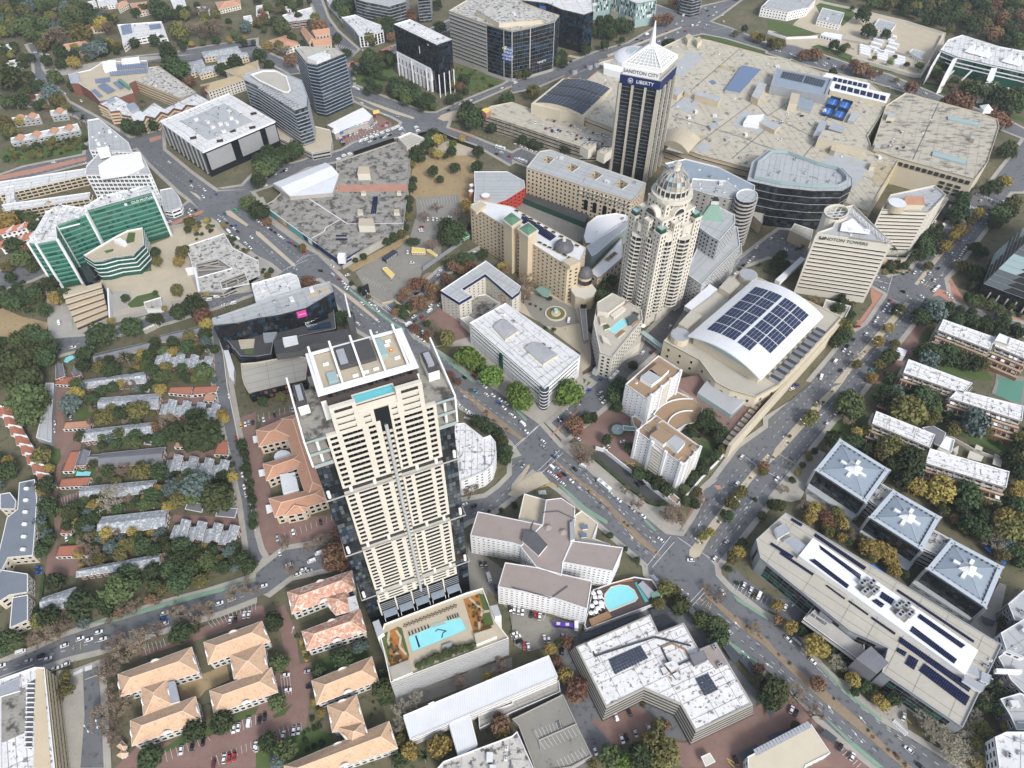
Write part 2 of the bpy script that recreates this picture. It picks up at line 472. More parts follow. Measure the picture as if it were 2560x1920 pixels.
def bld(name,label,roof,h,wall,roofm=WT,style=PU,z0=0.0,par=1.0,holes=None,world=None,st=None,gf=0.6,cap=WH,kit=0,cat='building',group=None,hz=0,parent=None,flu=True,wallname='wall',**kw):
 """generic block: roof = its roof outline as measured at height h; st overrides the facade style of single edges"""
 if isinstance(h,str):h=hgt(*h.split('|'))
 pl_y=ccw(list(world)if world else W(roof,h))
 hl=[ccw(W(q,h))for q in(holes or[])]
 B=parent or Bld(name,label,cen(pl_y),cat,group)
 m=MB();m.side(pl_y,z0,h,wall)
 for q in hl:m.side(q,z0,h,wall,inward=True)
 m.bd(wallname,B.e)
 if par:
  m=MB();m.rg(pl_y,h-par,h+.02,-.4,cap)
  for q in hl:m.rg(q,h-par,h+.02,.4,cap)
  m.bd('parapet',B.e)
 MB().cap(offs(pl_y,-.2)if par else pl_y,h-par,roofm,[offs(q,.2)for q in hl]).bd('roof',B.e)
 if hl:
  for q in hl:
   MB().cap(offs(q,.3),z0+.3,'lot').bd('courtyard_floor',B.e)
 if roofm in SEAM:seams(B,pl_y,h-par+.03,SEAM[roofm])
 n=len(pl_y)
 for i in range(n):
  a,b=pl_y[i],pl_y[(i+1)%n]
  sty=(st or{}).get(i,style)
  k=dict(kw)
  if isinstance(sty,tuple):k.update(sty[1]);sty=sty[0]
  if sty and sty!='none':B.face(a,b,z0+gf,h-par-.1-hz,sty,**k)
 for q in hl:
  for i in range(len(q)):
   if style and style!='none':B.face(q[(i+1)%len(q)],q[i],z0+gf,h-par-.1,style,**kw)
 if kit:rk(B,pl_y,h-par,kit)
 B.pl_y=pl_y;B.h=h
 if flu and parent is None:B.flu()
 return B
SEAM=dict(whiteroof=5,whiteroof_worn=4.5,greyroof=5,tanroof=6,palestain=6,malldeck=8,malldeck_worn=8,dirtyconcrete=7,concrete=5)
def seams(B,pl_y,z,step):
 """welded joints and upstands across a flat roof, clipped to its outline"""
 u=max(((pl_y[i]-pl_y[i-1])for i in range(len(pl_y))),key=lambda v:v.length).normalized();m=MB();q=offs(pl_y,-.8)
 for d,st in((u,step),(Vector((-u.y,u.x)),step*3)):
  n=Vector((-d.y,d.x));s=[p.dot(n)for p in q];t=min(s)+st*.6
  while t<max(s):
   x=[]
   for i in range(len(q)):
    a,b=s[i-1],s[i]
    if(a>t)!=(b>t):x.append((q[i-1]+(q[i]-q[i-1])*((t-a)/(b-a))).dot(d))
   x.sort()
   for a,b in zip(x[::2],x[1::2]):
    if R.random()<.85:m.bea(V3(d*a+n*t,z),V3(d*b+n*t,z),.22,'lot',.1)
   t+=st*R.choice((.8,1,1,1.3))
 m.bd('roof_seam',B.e,kind='stuff')
def V3(p,z):return(p.x,p.y,z)
def inside(p,pl_y):
 c=False;n=len(pl_y)
 for i in range(n):
  a,b=pl_y[i],pl_y[i-1]
  if(a.y>p.y)!=(b.y>p.y)and p.x<(b.x-a.x)*(p.y-a.y)/(b.y-a.y)+a.x:c=not c
 return c
def um_(k):
 key=('unit',k)
 if key in MESHC:return MESHC[key]
 m=MB()
 if k==0:
  m.bx((0,0,.25),2.6,1.8,1.5,SI)
  for x in(-.65,.65):m.tub((x,0),.5,.45,1.75,1.95,BL,8)
  for x in(-1,1):
   for y in(-.6,.6):m.bx((x,y,0),.15,.15,.25,DA)
 elif k==1:
  m.bx((0,0,0),1.6,1.6,.9,WH);m.tub((0,0),.6,.55,.9,1.15,GE,8)
 elif k==2:
  m.bx((0,0,.3),6.5,.7,.7,SI)
  for x in(-2.8,0,2.8):m.bx((x,0,0),.2,.6,.3,DA)
  m.bx((3.0,.8,.3),.7,2.2,.7,SI)
 elif k==3:
  m.bx((0,0,0),4.2,3.0,2.2,WT);m.bx((0,-1.55,.1),1.0,.1,1.9,GE)
 elif k==4:
  m.bx((0,0,0),.3,5.0,.25,GE);m.bx((0,2,0),.5,.5,.6,SI)
 MESHC[key]=m.mesh((AI,'roof_vent','duct',PL,'pipe')[k])
 return MESHC[key]
def rk(B,pl_y,z,n,kinds=(0,0,1,1,2,3,4),marg=3.0):
 q=offs(pl_y,-marg);xs=[p.x for p in pl_y];ys=[p.y for p in pl_y]
 u=max(((pl_y[(i+1)%len(pl_y)]-pl_y[i])for i in range(len(pl_y))),key=lambda v:v.length)
 rz=math.atan2(u.y,u.x);rr=random.Random(int(abs(xs[0]*13+ys[0]*7)))
 used=[]
 for _ in range(n*12):
  if len(used)>=n:break
  p=Vector((rr.uniform(min(xs),max(xs)),rr.uniform(min(ys),max(ys))))
  if not inside(p,q)or any((p-o).length<4.5 for o in used):continue
  used.append(p);k=rr.choice(kinds)
  inst((AI,'roof_vent','duct',PL,'pipe')[k],um_(k),B.e,(p.x,p.y,z),rz+rr.choice((0,math.pi/2)))
def bo(B,s,z,h,m,name=PL,top=None):
 """box or prism on a roof: outline measured at its own top"""
 p=ccw(W(s,z+h))
 mm=MB();mm.pr(p,z,z+h,m,top)
 if h>.8:mm.rg(p,z+h-.02,z+h+.18,.12,top or m)
 return mm.bd(name,B.e)
def sol(B,s,z,nx,ny,m='solar',gap=.12,rise=.25,name='solar_panel',rises=None):
 """nx by ny panels over the measured quad (first edge carries nx)"""
 if isinstance(s,str):
  a,b,c,d=W(s,z)
 else:a,b,c,d=s
 u=((b-a)+(c-d))/2/nx;v=((d-a)+(c-b))/2/ny
 flip=u.x*v.y-u.y*v.x<0
 g1=1-gap
 mm=MB();P=[Vector((0,0)),u*g1,u*g1+v*g1,v*g1]
 mm.pr([p-(u+v)*g1/2 for p in P],0,.12,SI if m!='solar' else'solar',m)
 me=mm.mesh('solar_panel')
 for i in range(nx):
  for j in range(ny):
   f,k=(i+.5)/nx,(j+.5)/ny
   p=(a*(1-f)+b*f)*(1-k)+(d*(1-f)+c*f)*k
   B.add(name,me,(p.x,p.y,z+rise),0.0)
def hpr(B,q,z,rise,m,kind='hip',over=.7,cap=None,wall=None,z0=0.0,fl=3.2,style=PU,**kw):
 """tiled roof over the rectangle q (world points of its eaves)"""
 q=ccw(list(q));c=cen(q)
 e1=(q[1]-q[0])+(q[2]-q[3]);e2=(q[2]-q[1])+(q[3]-q[0])
 if e2.length>e1.length:q=q[1:]+q[:1];e1,e2=e2,-e1
 L,D=e1.length/2,e2.length/2
 if wall:
  wq=offs(q,-over)
  MB().pr(wq,z0,z,wall).bd('wall',B.e)
  for i in range(4):
   if style:B.face(wq[i],wq[(i+1)%4],z0+.4,z-.3,style,fl=fl,**kw)
 run=D/2 if kind=='hip' else 0
 if kind=='hip' and L-D<.5:run=L/2-.01
 m0,m1=(q[0]+q[3])/2,(q[1]+q[2])/2
 dr=(m1-m0).normalized()
 r0,r1=m0+dr*run,m1-dr*run
 A=[Vector((p.x,p.y,z))for p in q];R0=Vector((r0.x,r0.y,z+rise));R1=Vector((r1.x,r1.y,z+rise))
 mm=MB()
 mm.face([A[0],A[1],R1,R0],m);mm.face([A[2],A[3],R0,R1],m)
 gm=m if kind=='hip' else(wall or m)
 mm.face([A[1],A[2],R1],gm);mm.face([A[3],A[0],R0],gm)
 mm.cap(q,z-.02,wall or m,flip=True)
 mm.rg(q,z-.25,z,.12,WI if wall else m)
 mm.bd('roof',B.e)
 if cap:
  k=MB();up=Vector((0,0,.06))
  k.bea(R0+up,R1+up,.45,cap,.2)
  if kind=='hip':
   for p,r in((A[0],R0),(A[3],R0),(A[1],R1),(A[2],R1)):k.bea(p+up,r+up,.4,cap,.2)
  k.bd('ridge_cap',B.e)
TXT=[]
def txt(B,s,size,loc,rz,m,tilt=math.pi/2,ext=.1,name='lettering',align='CENTER',sx=1.0):
 c=bpy.data.curves.new(name,'FONT');c.body=s;c.size=size;c.extrude=ext;c.align_x=align;c.align_y='CENTER'
 c.materials.append(MATS[m])
 t=bpy.data.objects.new(name,c);me=bpy.data.meshes.new_from_object(t);bpy.data.objects.remove(t)
 o=bpy.data.objects.new(name,me);COL.objects.link(o)
 o.parent=B.e;p=wloc(B.e)
 o.location=Vector(loc)-p;o.rotation_euler=(tilt,0,rz);o.scale=(sx,1,1)
 return o
ZC=[0.0]
def pch(name,m,s,raised=0.0,grow=0.0,pl_y=None):
 """flat area traced on the ground; each sheet lies a few millimetres above the one before"""
 ZC[0]+=.005
 p=ccw(pl_y or W(s))
 if grow:p=offs(p,grow)
 z=ZC[0]+raised
 mb=MB()
 if raised:mb.pr(p,0,z,m)
 else:mb.cap(p,z,m)
 o=mb.bd(name);o['kind']='structure'
 return z
gm=MB();gm.cap([Vector((-2600,-300)),Vector((2600,-300)),Vector((2600,4200)),Vector((-2600,4200))],0,'soil')
gm.bd('ground',kind='structure')
BLK=[(PD,PV,'01 1420,290 1600,200 1860,230 11 -90,500 240,690 01 2212,880 1650,960 1000,1130 470,1290 410,1000 380,700 520,840 900,760 1300,690 1480,420'),('plaza',TA,'01 1500,310 1880,260 1940,350 1600,470 1650,560 1620,660 1700,850 1740,900 1450,950 950,1060 940,830 600,860 540,850 880,760 1310,680 1290,460 1500,380'),('grey_plaza',CO,'01 955,860 1130,850 1130,990 960,1050'),(LA,GA,'01 1100,970 1180,900 1350,860 1390,910 1220,990 1130,1000'),(PD,PV,'11 -80,80 60,40 140,200 540,520 620,560 740,600 730,670 640,660 400,470 170,310'),('vacant_field','dirt','10 1350,1380 1480,1340 1900,1330 1900,1659 11 1830,60 1790,110 1380,60 1330,30 10 1340,1600'),('bare_track',TA,'10 1560,1230 1760,1215 1900,1270 1900,1340 1480,1350'),('car_park','lot','11 1330,390 1390,190 1380,50 1750,20 1770,190 1690,330 1600,470 1600,560 1450,650 1400,780 1210,930 1090,955 960,860 860,690 1000,600 1220,500'),('bare_track','dirt','11 790,650 1320,370 1330,400 1220,490 1060,570 840,690'),('street_garden',LL,'11 1210,920 1400,780 1470,700 1620,680 1640,740 1560,830 1580,930 1330,1060 1250,1080'),(BC,BR,'11 1460,1100 1590,1000 1840,1170 1850,1260 1700,1320 1560,1310 1480,1190'),('street_garden','soil','11 1480,1110 1530,1100 1700,1290 1560,1330 1490,1230'),('forecourt',PV,'11 1530,1340 1850,1330 12 2212,290 22 60,300 230,350 370,300 600,110 21 700,1540 620,1659 590,1420 300,1400 0,1000 11 1850,1250'),('forecourt',TA,'21 90,800 500,930 580,1000 600,1150 700,1240 680,1500 600,1560 590,1390 250,1130 0,1000 80,850'),('hotel_forecourt','lot','21 130,870 330,900 550,1010 580,1130 420,1170 290,1160 170,1080 100,960'),('square','lot','21 60,90 660,280 620,420 480,440 0,110'),('hotel_garden','soil','22 800,170 950,60 1100,300 1060,650 22 1500,380 1640,240 1900,430 1450,960 1380,980 1060,740'),(BC,BR,'22 560,470 620,310 790,180 830,230 1050,290 1090,420 1030,640 1060,720 870,620 730,560 610,520'),(LA,GA,'22 1600,490 1770,500 1780,600 1680,690 1590,640'),(PD,PV,'22 420,480 560,530 1200,1020 1360,1070 1480,1210 1480,1320 1340,1310 900,960 460,600'),('service_ramp','asphalt_dark','22 690,590 760,580 1340,985 1330,1040 1190,1030 980,900'),(PD,RD,'22 1480,1210 1640,920 1680,990 1600,1150 1500,1290'),(PD,RD,'31 890,810 1030,900 860,1150 600,1370 590,1290 780,1100 880,980'),('flower_bed','soil','31 830,860 880,860 900,960 790,1110 690,1080 640,1290 540,1340 580,1180 680,1000'),(LA,GA,'31 690,1100 780,1130 700,1190 670,1160'),(PD,RD,'31 1640,640 1720,540 1700,640 1580,740 1690,930 2212,1110 2212,1180 1660,980 1540,860 1530,760'),('flower_bed','dirt','31 960,670 1000,590 1200,600 1230,690 1130,740'),(LA,'soil','31 1280,1100 1420,930 1640,1020 2212,1250 32 2212,1600 2212,1659 1100,700 460,500 560,300 31 880,1650 1130,1270'),('garden_path',BR,'31 1160,1300 1250,1170 1330,1130 1420,1140 1320,1220 1290,1320 1240,1420 980,1659 880,1659 1110,1440'),(LA,GA,'31 1330,1240 1370,1170 1440,1200 1370,1320 1320,1310'),(LA,GA,'31 960,1659 1060,1560 1150,1550 1140,1659 32 1140,0 950,170 870,120'),(LA,GA,'31 1470,1480 1700,1480 1900,1560 1960,1640 1600,1600 32 1400,100 1250,80'),(LA,GA,'32 540,360 640,270 850,290 870,400 760,450 520,410'),(LA,GA,'32 1250,340 1500,250 1700,420 2000,440 2120,510 2080,600 1860,560 1620,430 1440,360'),(LA,GA,'32 400,960 600,1040 640,1130 430,1050'),(PD,PV,'32 -40,960 260,580 420,560 500,600 330,900 280,1000 200,1020 60,1000'),(PD,CO,'32 330,900 470,960 650,1130 800,1260 840,1330 700,1320 560,1190 330,1010'),('car_park','asphalt','22 1960,1620 1990,1659 23 2212,170 33 330,240 240,420 0,290 23 2212,380 1870,60 22 1850,1560'),(PD,PV,'33 0,330 240,440 270,430 450,760 800,1000 1020,1130 1190,1090 1210,1390 970,1260 700,1050 430,780 200,490 0,390'),('flower_bed','soil','33 270,430 420,500 560,640 700,760 850,900 1000,1010 1170,1090 1010,1160 860,1080 700,920 450,750 330,560'),('flower_bed','soil','33 1280,1210 1560,1170 1800,1330 2010,1500 1990,1659 1640,1659 1300,1420'),('yard',CO,'33 1800,330 2000,60 2060,80 1950,560 1760,470 1700,400'),(BC,BR,'33 0,1200 100,1090 300,1100 460,1180 640,1420 1000,1659 400,1659 150,1659 0,1500'),('hotel_car_park','lot','12 1830,1370 2212,1659 13 2212,520 22 -10,1659 23 0,250 340,360 620,420 560,520 330,600 130,660 20,600 13 2190,300 2000,120 1830,1659'),('lot','asphalt','23 390,700 560,520 1200,250 1500,330 1700,500 2110,1000 2100,1200 1500,1420 1050,1340 690,1570 640,1659 130,1659 400,1000'),(BC,BR,'23 690,1260 1000,1080 1150,1160 1240,1260 1230,1350 1040,1450 870,1460'),(BC,BR,'23 1200,1430 1500,1440 1900,1250 2150,1100 2212,1200 2212,1659 1480,1659'),('yard','lot','13 1180,1060 2212,700 2212,820 1240,1170'),('gardens','soil','13 980,300 1200,1050 1300,1480 1700,1659 1180,1659 1000,600'),(BC,BR,'03 990,1659 1190,1470 1400,1440 1780,1400 2212,1180 2212,1659'),(BC,BR,'13 0,1180 200,780 260,720 210,480 110,300 250,250 340,470 380,760 490,740 490,900 470,1000 440,1290 330,1440 0,1560'),(BC,BR,'03 1780,430 2212,260 13 60,250 120,430 0,420 03 2212,400 1950,480 1230,700 1190,650 1500,570'),(LA,GA,'13 140,1210 320,1100 250,1200 160,1230'),(LA,GA,'13 0,1520 250,1400 440,1310 660,1370 680,1440 450,1540 240,1640 0,1659'),(LA,GA,'13 480,760 660,680 1000,660 1010,690 620,840 500,880'),(LA,GA,'03 1390,1500 1560,1400 2060,1190 2212,1150 2212,1190 1420,1530'),('courtyard','dirt','03 1530,920 1740,850 1960,770 1990,900 1780,990 1720,1060 1570,1080'),(BC,PV,'03 490,820 690,800 720,1000 700,1659 480,1659 470,1100'),('parking_yard',BR,'12 -10,500 60,300 350,210 380,330 60,640 180,1180 640,1130 720,1250 600,1420 250,1450 0,1480'),('parking_yard',BR,'02 2040,310 2212,240 2212,1140 2150,700 2060,450'),('complex_ground',BR,'02 470,60 500,0 700,20 560,260 560,400 830,400 700,540 690,590 540,700 490,1000 690,920 690,1040 560,1100 520,1240 480,1500 700,1500 690,1659 390,1659 410,1500 530,1330 480,1400 460,1000 500,640 460,540 450,300'),('complex_court',BR,'02 1410,140 1880,90 1900,180 1420,170'),('complex_court',BR,'02 1470,590 1840,560 1960,620 1990,640 1450,640'),('complex_court',BR,'02 1500,1130 2040,1150 2090,1240 1490,1190'),('verge',PV,'02 1920,440 2000,460 2030,600 1990,650 1960,560'),('verge',PV,'02 2020,880 2060,960 2110,1140 2040,1120 1990,1040'),(LA,GA,'02 650,270 710,190 830,230 820,300 640,310'),(LA,GA,'02 440,560 520,560 530,640 480,740 430,690'),(LA,GA,'02 640,740 830,710 830,790 800,850 640,820'),(LA,GA,'02 590,1290 790,1310 790,1380 600,1390'),(LA,GA,'02 1900,1480 2070,1420 2080,1510 1960,1560'),(LA,GA,'02 410,1170 470,1160 460,1380 400,1380'),(LA,GA,'01 1190,1460 1270,1440 1270,1560 1180,1550'),(LA,GA,'01 1640,1600 1800,1570 1790,1659 1600,1659'),('sand_lot','dirt','01 0,1000 200,1080 420,1130 400,1230 230,1290 0,1360'),('verge',PV,'01 0,1440 480,1270 480,1300 0,1490'),('parking_apron',CO,'01 430,1000 620,980 630,1200 480,1290 430,1280 410,1110'),('court_ground','lot','31 1960,1659 1970,1560 2212,1600 32 2212,200 2130,170 1930,80'),('tennis_court',GP,'32 1960,100 1990,0 31 1980,1600 2212,1640 32 2180,170 2080,140'),('embassy_ground',TA,'30 430,0 620,40 870,110 1200,190 1530,280 1520,380 1340,640 1200,640 740,490 600,430 640,330 440,290 0,280 0,190 200,230'),(LA,GA,'30 0,170 160,200 420,290 200,310 0,260'),(LA,GA,'30 480,460 740,540 1250,640 1300,660 700,560 400,420'),(LA,GA,'20 1620,310 1740,300 2212,430 2212,470 1740,350'),(LA,GA,'30 410,50 500,0 700,60 760,130 640,230 600,180 440,110'),('park',GA,'30 1330,720 1500,730 1900,900 2212,1020 2212,1050 1900,970 1500,840 1330,770'),('park',GA,'30 1690,150 2212,200 2212,330 1900,280 1750,220'),('vacant_field',GA,'00 90,1260 760,1140 760,1290 720,1330 200,1410 0,1370 0,1330'),('garden',GA,'10 830,600 1200,480 1190,660 1090,740 850,720'),('garden',GA,'10 1700,590 1860,580 2130,720 1990,800 1860,790 1710,720'),('verge',GA,'10 1130,840 1200,820 1580,890 1560,940 1450,960 1160,870'),('forecourt',BR,'10 720,1130 990,1050 1060,1000 1170,1060 1180,1110 790,1270 690,1210'),(LA,GA,'00 1080,1170 1390,1100 1400,1150 1150,1200'),('terrace',TA,'30 0,380 480,290 640,340 620,430 480,440 380,420 330,430 230,390'),]
for n_,m_,s_ in BLK:pch(n_,m_,s_)
ROADS=['00 1150,1230 1400,1150 1410,1300 1650,1500 1870,1659 01 2150,-20 2212,60 11 -30,110 60,220 200,330 440,500 530,545 640,655 820,830 1030,970 1180,1080 1260,1140 1350,1260 1520,1370 1720,1500 1900,1620 12 1990,0 2212,160 22 0,185 230,350 400,540 600,700 900,980 1150,1150 1330,1300 1480,1320 1640,1460 1750,1570 23 1760,0 1880,130 2212,385 33 0,370 240,500 430,780 700,1050 980,1270 1210,1390 1640,1659 1660,1800 980,1800 960,1659 640,1400 440,1220 0,830 23 2212,830 1880,570 1700,440 1540,250 1290,60 1180,-20 22 1170,1560 900,1330 640,1090 410,900 290,820 150,720 12 2212,500 1950,290 1790,200 1680,60 11 1640,1659 1500,1560 1250,1400 1000,1260 880,1190 790,1080 700,970 640,810 560,745 230,690 130,610 0,545 01 1940,340 1880,255 1830,230 1740,170 1640,60 00 1560,1659 1420,1530 1285,1400','00 1870,1645 01 2150,-20 10 -40,1659 180,1585 440,1450 700,1395 840,1325 1190,1190 1300,1170 1400,1150 1470,1030 1270,1060 1240,1090 850,1240 750,1300 600,1345 480,1365 390,1400 0,1490 00 2100,1610','01 1830,230 1640,90 1560,150 1420,210 1100,280 800,400 0,690 0,850 280,760 900,480 1450,300 1500,290','01 0,1460 460,1270 800,1245 1000,1190 1480,1020 1660,940 2212,860 11 240,690 560,745 200,800 01 1860,1000 1480,1120 1000,1240 780,1340 510,1410 300,1440 0,1500','11 1230,1150 1560,965 1620,930 21 -60,820 11 1900,760 1640,960 1590,1000 1460,1090 1330,1200','11 1090,1000 1200,950 1400,850 1600,670 1900,510 1900,560 1620,720 1450,870 1300,920 1190,1080','22 340,340 600,110 740,-10 21 660,1600 1110,1400 1170,1230 1480,930 1600,860 1800,720 2212,400 31 100,330 340,350 330,480 480,560 940,690 1050,750 1030,880 900,810 380,620 0,560 21 2000,640 1760,830 1500,1000 1290,1330 1000,1600 22 950,30 800,190 470,470','22 1480,1320 1500,1290 1590,1150 1670,1000 1650,930 1750,840 1960,560 2212,380 32 0,310 390,-20 31 360,1659 700,1250 860,1150 1030,900 1050,740 1230,690 1530,310 1690,90 1790,0 30 1870,1659 2000,1490 2150,1300 2212,1210 2300,1210 2300,1500 2200,1659 31 2090,0 1900,280 1640,620 1520,750 1540,860 1600,960 2212,1150 2212,1240 1640,1060 1420,930 1280,1090 1000,1440 800,1659 32 860,-10 660,240 560,300 0,980 22 2212,1020 1960,1330 1770,1550 1640,1470','03 0,770 300,650 560,530 950,400 1350,270 1800,150 2212,20 02 2212,1640 12 250,1440 560,1390 720,1330 1100,1290 1560,1170 1790,1020 1990,985 2100,905 2212,790 22 0,650 150,600 200,720 0,900 12 2212,975 2060,1090 1830,1180 1600,1330 1100,1440 620,1590 300,1659 13 100,150 0,190 03 2212,190 1900,310 1500,430 1200,530 850,640 600,700 330,790 0,895','03 720,830 850,780 870,1000 900,1659 700,1659 735,1200','02 1890,140 1870,20 01 1840,1180 1900,1150 1960,1659 02 1975,0 2060,480 2150,1000 2200,1300 12 30,1450 60,1500 02 2180,1640 2090,1000 2000,620','00 240,390 330,370 360,600 580,880 800,1000 1000,1120 1170,1230 1130,1290 950,1140 560,960 450,820 310,670 290,480','00 310,640 350,620 570,600 1100,500 1500,460 1700,420 2212,340 10 0,400 120,470 330,560 380,630 300,640 40,500 00 2212,390 1700,470 1100,550 580,640 360,680','00 0,1520 200,1450 740,1340 760,1240 1130,1200 1400,1130 1400,1210 1150,1290 770,1400 0,1600','10 490,0 560,0 620,160 700,270 880,430 780,570 1200,400 1670,180 1700,240 1200,450 830,640 840,740 1000,800 1200,880 1470,980 1560,980 1760,890 2140,735 2212,690 20 0,690 390,590 520,540 740,450 1000,380 1230,250 1300,190 1240,150 1250,50 1430,110 1560,130 1650,60 1900,0 2000,-20 1800,130 1700,190 1860,240 2212,380 30 0,370 230,400 480,480 730,570 1040,650 1200,720 1300,760 1500,840 2040,1030 2212,1120 2212,1200 1990,1110 1700,1000 1300,830 1170,790 880,700 600,630 440,590 230,530 0,460 20 2212,440 1850,330 1640,290 1480,330 1200,410 760,520 430,660 200,760 0,800 10 2212,740 1800,920 1690,980 1640,1110 1850,1180 2212,1330 20 80,1290 320,1390 200,1460 0,1380 10 2212,1430 1900,1250 1550,1130 1420,1150 1300,1160 1240,1090 1270,1060 1180,1010 1000,940 850,870 800,700 780,570 700,390 560,210 480,20','00 330,640 300,690 240,660 0,760 0,700 230,640',]
for s_ in ROADS:pch('verge',PV,s_,grow=3.5)
for s_ in ROADS:pch('road','asphalt',s_)
ISL=[(ME,TA,'11 0,340 30,350 330,620 350,650 310,640 0,370'),(ME,TA,'11 640,790 690,810 870,940 1060,1110 1030,1110 840,960'),(ME,LL,'11 1500,1420 1720,1659 12 2000,220 2212,390 22 120,490 90,500 12 2150,400 1960,260 1760,60'),(ME,LL,'22 320,640 350,640 560,810 800,990 930,1130 1290,1490 1270,1500 1090,1370 900,1170 830,1080 540,830'),(ME,LL,'23 1620,90 1660,90 1690,150 1900,330 2212,560 33 60,640 300,840 600,1080 900,1350 1100,1560 1250,1659 1160,1659 860,1400 500,1110 200,840 0,640 23 2140,580 1900,400 1680,190'),(ME,TA,'22 1530,1490 1530,1440 1640,1300 1800,1090 1930,930 2100,720 2212,600 2212,660 2120,780 1960,980 1820,1180 1700,1350 1620,1490 1570,1510'),(ME,TA,'32 0,700 60,560 320,260 560,30 640,0 560,100 330,350 110,600'),(ME,TA,'31 560,1659 700,1500 880,1290 1020,1130 1180,960 1220,970 1080,1150 940,1310 830,1420 700,1570 640,1659'),(ME,TA,'31 1260,800 1330,710 1500,490 1650,290 1800,130 1830,140 1680,330 1530,520 1350,740 1290,810'),(TR,RD,'31 1410,910 1470,840 1530,860 1600,940 1560,950 1470,900'),(TR,TA,'22 -40,960 100,830 210,770 250,760 330,850 110,950 30,990'),('painted_island',PV,'22 0,870 140,700 155,720 20,920 -10,920'),(TR,RD,'22 340,440 560,230 580,245 350,445'),(TR,RD,'01 1480,270 1740,165 1770,170 1740,190 1490,295'),(TR,TA,'01 1950,170 1990,165 2150,290 2130,300 1960,200'),(TR,TA,'01 1640,0 1700,20 1740,60 1720,65'),('busway',RD,'00 0,1560 300,1500 750,1390 750,1360 300,1460 0,1525'),('busway',RD,'00 1290,1200 1395,1175 1395,1205 1300,1235'),('busway',RD,'10 790,550 1000,470 1180,390 1180,430 1000,510 795,590'),(TR,TA,'10 830,830 1000,890 1200,960 1370,1020 1360,1035 1190,985 1000,910'),(TR,TA,'10 1570,1030 1600,1000 1720,960 1760,990 1750,1040 1620,1050'),('busway',RD,'10 1640,1110 1700,1120 1900,1190 1890,1200'),(ME,TA,'20 500,480 590,500 575,510 480,490'),(ME,TA,'20 820,480 1100,370 1460,235 1470,245 1100,390 830,500'),('kerb_garden',GA,'30 370,410 430,390 700,480 740,540 480,440'),(TR,RD,'22 1740,880 1790,880 1810,910 1770,920'),]
for n_,m_,s_ in ISL:pch(n_,m_,s_,raised=.14)
for s_ in['11 800,830 830,850 1020,1000 1190,1130 1290,1190 1280,1210 1170,1140 1000,1020 810,860','11 1510,1350 1560,1370 1740,1500 1910,1640 1900,1659 1860,1640 1700,1510','22 0,210 20,200 130,310 120,330','22 395,870 430,880 640,1070 830,1190 820,1220 620,1100','22 1130,1180 1160,1180 1250,1270 1230,1275','33 435,780 470,790 700,1020 980,1240 970,1265 690,1040','33 450,1190 500,1230 760,1460 1000,1659 940,1659 700,1450','23 1900,160 1960,200 2212,360 2212,390 1940,220','23 1870,560 2170,780 2160,810 1870,600','03 640,430 1000,370 1400,240 1900,110 2212,20 2212,50 1880,150 1400,280 1000,400','10 2080,1290 2130,1270 2120,1305']:
 pch('cycle_lane','greenlane',s_)
MK=MB();MKY=MB()
def stp(a,b,w,mb=None,z=None):
 u=(b-a)
 if u.length<.2:return
 u.normalize();n=Vector((-u.y,u.x))*(w/2)
 z=z if z is not None else ZC[0]+.03
 (mb or MK).face([(p.x,p.y,z)for p in(a-n,b-n,b+n,a+n)],'paint' if mb is not MKY else'yellowpaint')
def line(s,w=.2,mb=None,z=None):
 p=W(s,z or 0)
 for a,b in zip(p,p[1:]):stp(a,b,w,mb,z)
def dsh(s,on=2.2,gap=3.6,w=.22,mb=None):
 p=W(s)
 for a,b in zip(p,p[1:]):
  L=(b-a).length;u=(b-a)/L;t=gap*.5
  while t+on<L:stp(a+u*t,a+u*(t+on),w,mb);t+=on+gap
def zebra(s,n,w=.6):
 """n bars across the crossing whose two long sides start at the corner points given"""
 a,b,c,d=W(s)
 for i in range(n):
  f=(i+.5)/n;stp(a*(1-f)+b*f,d*(1-f)+c*f,w)
def bays(s,n,mb=None,z=None,w=.16):
 """n+1 short lines between two roughly parallel rows a-b and d-c"""
 a,b,c,d=W(s,z or 0)
 for i in range(n+1):
  f=i/n;stp(a*(1-f)+b*f,d*(1-f)+c*f,w,mb,z)
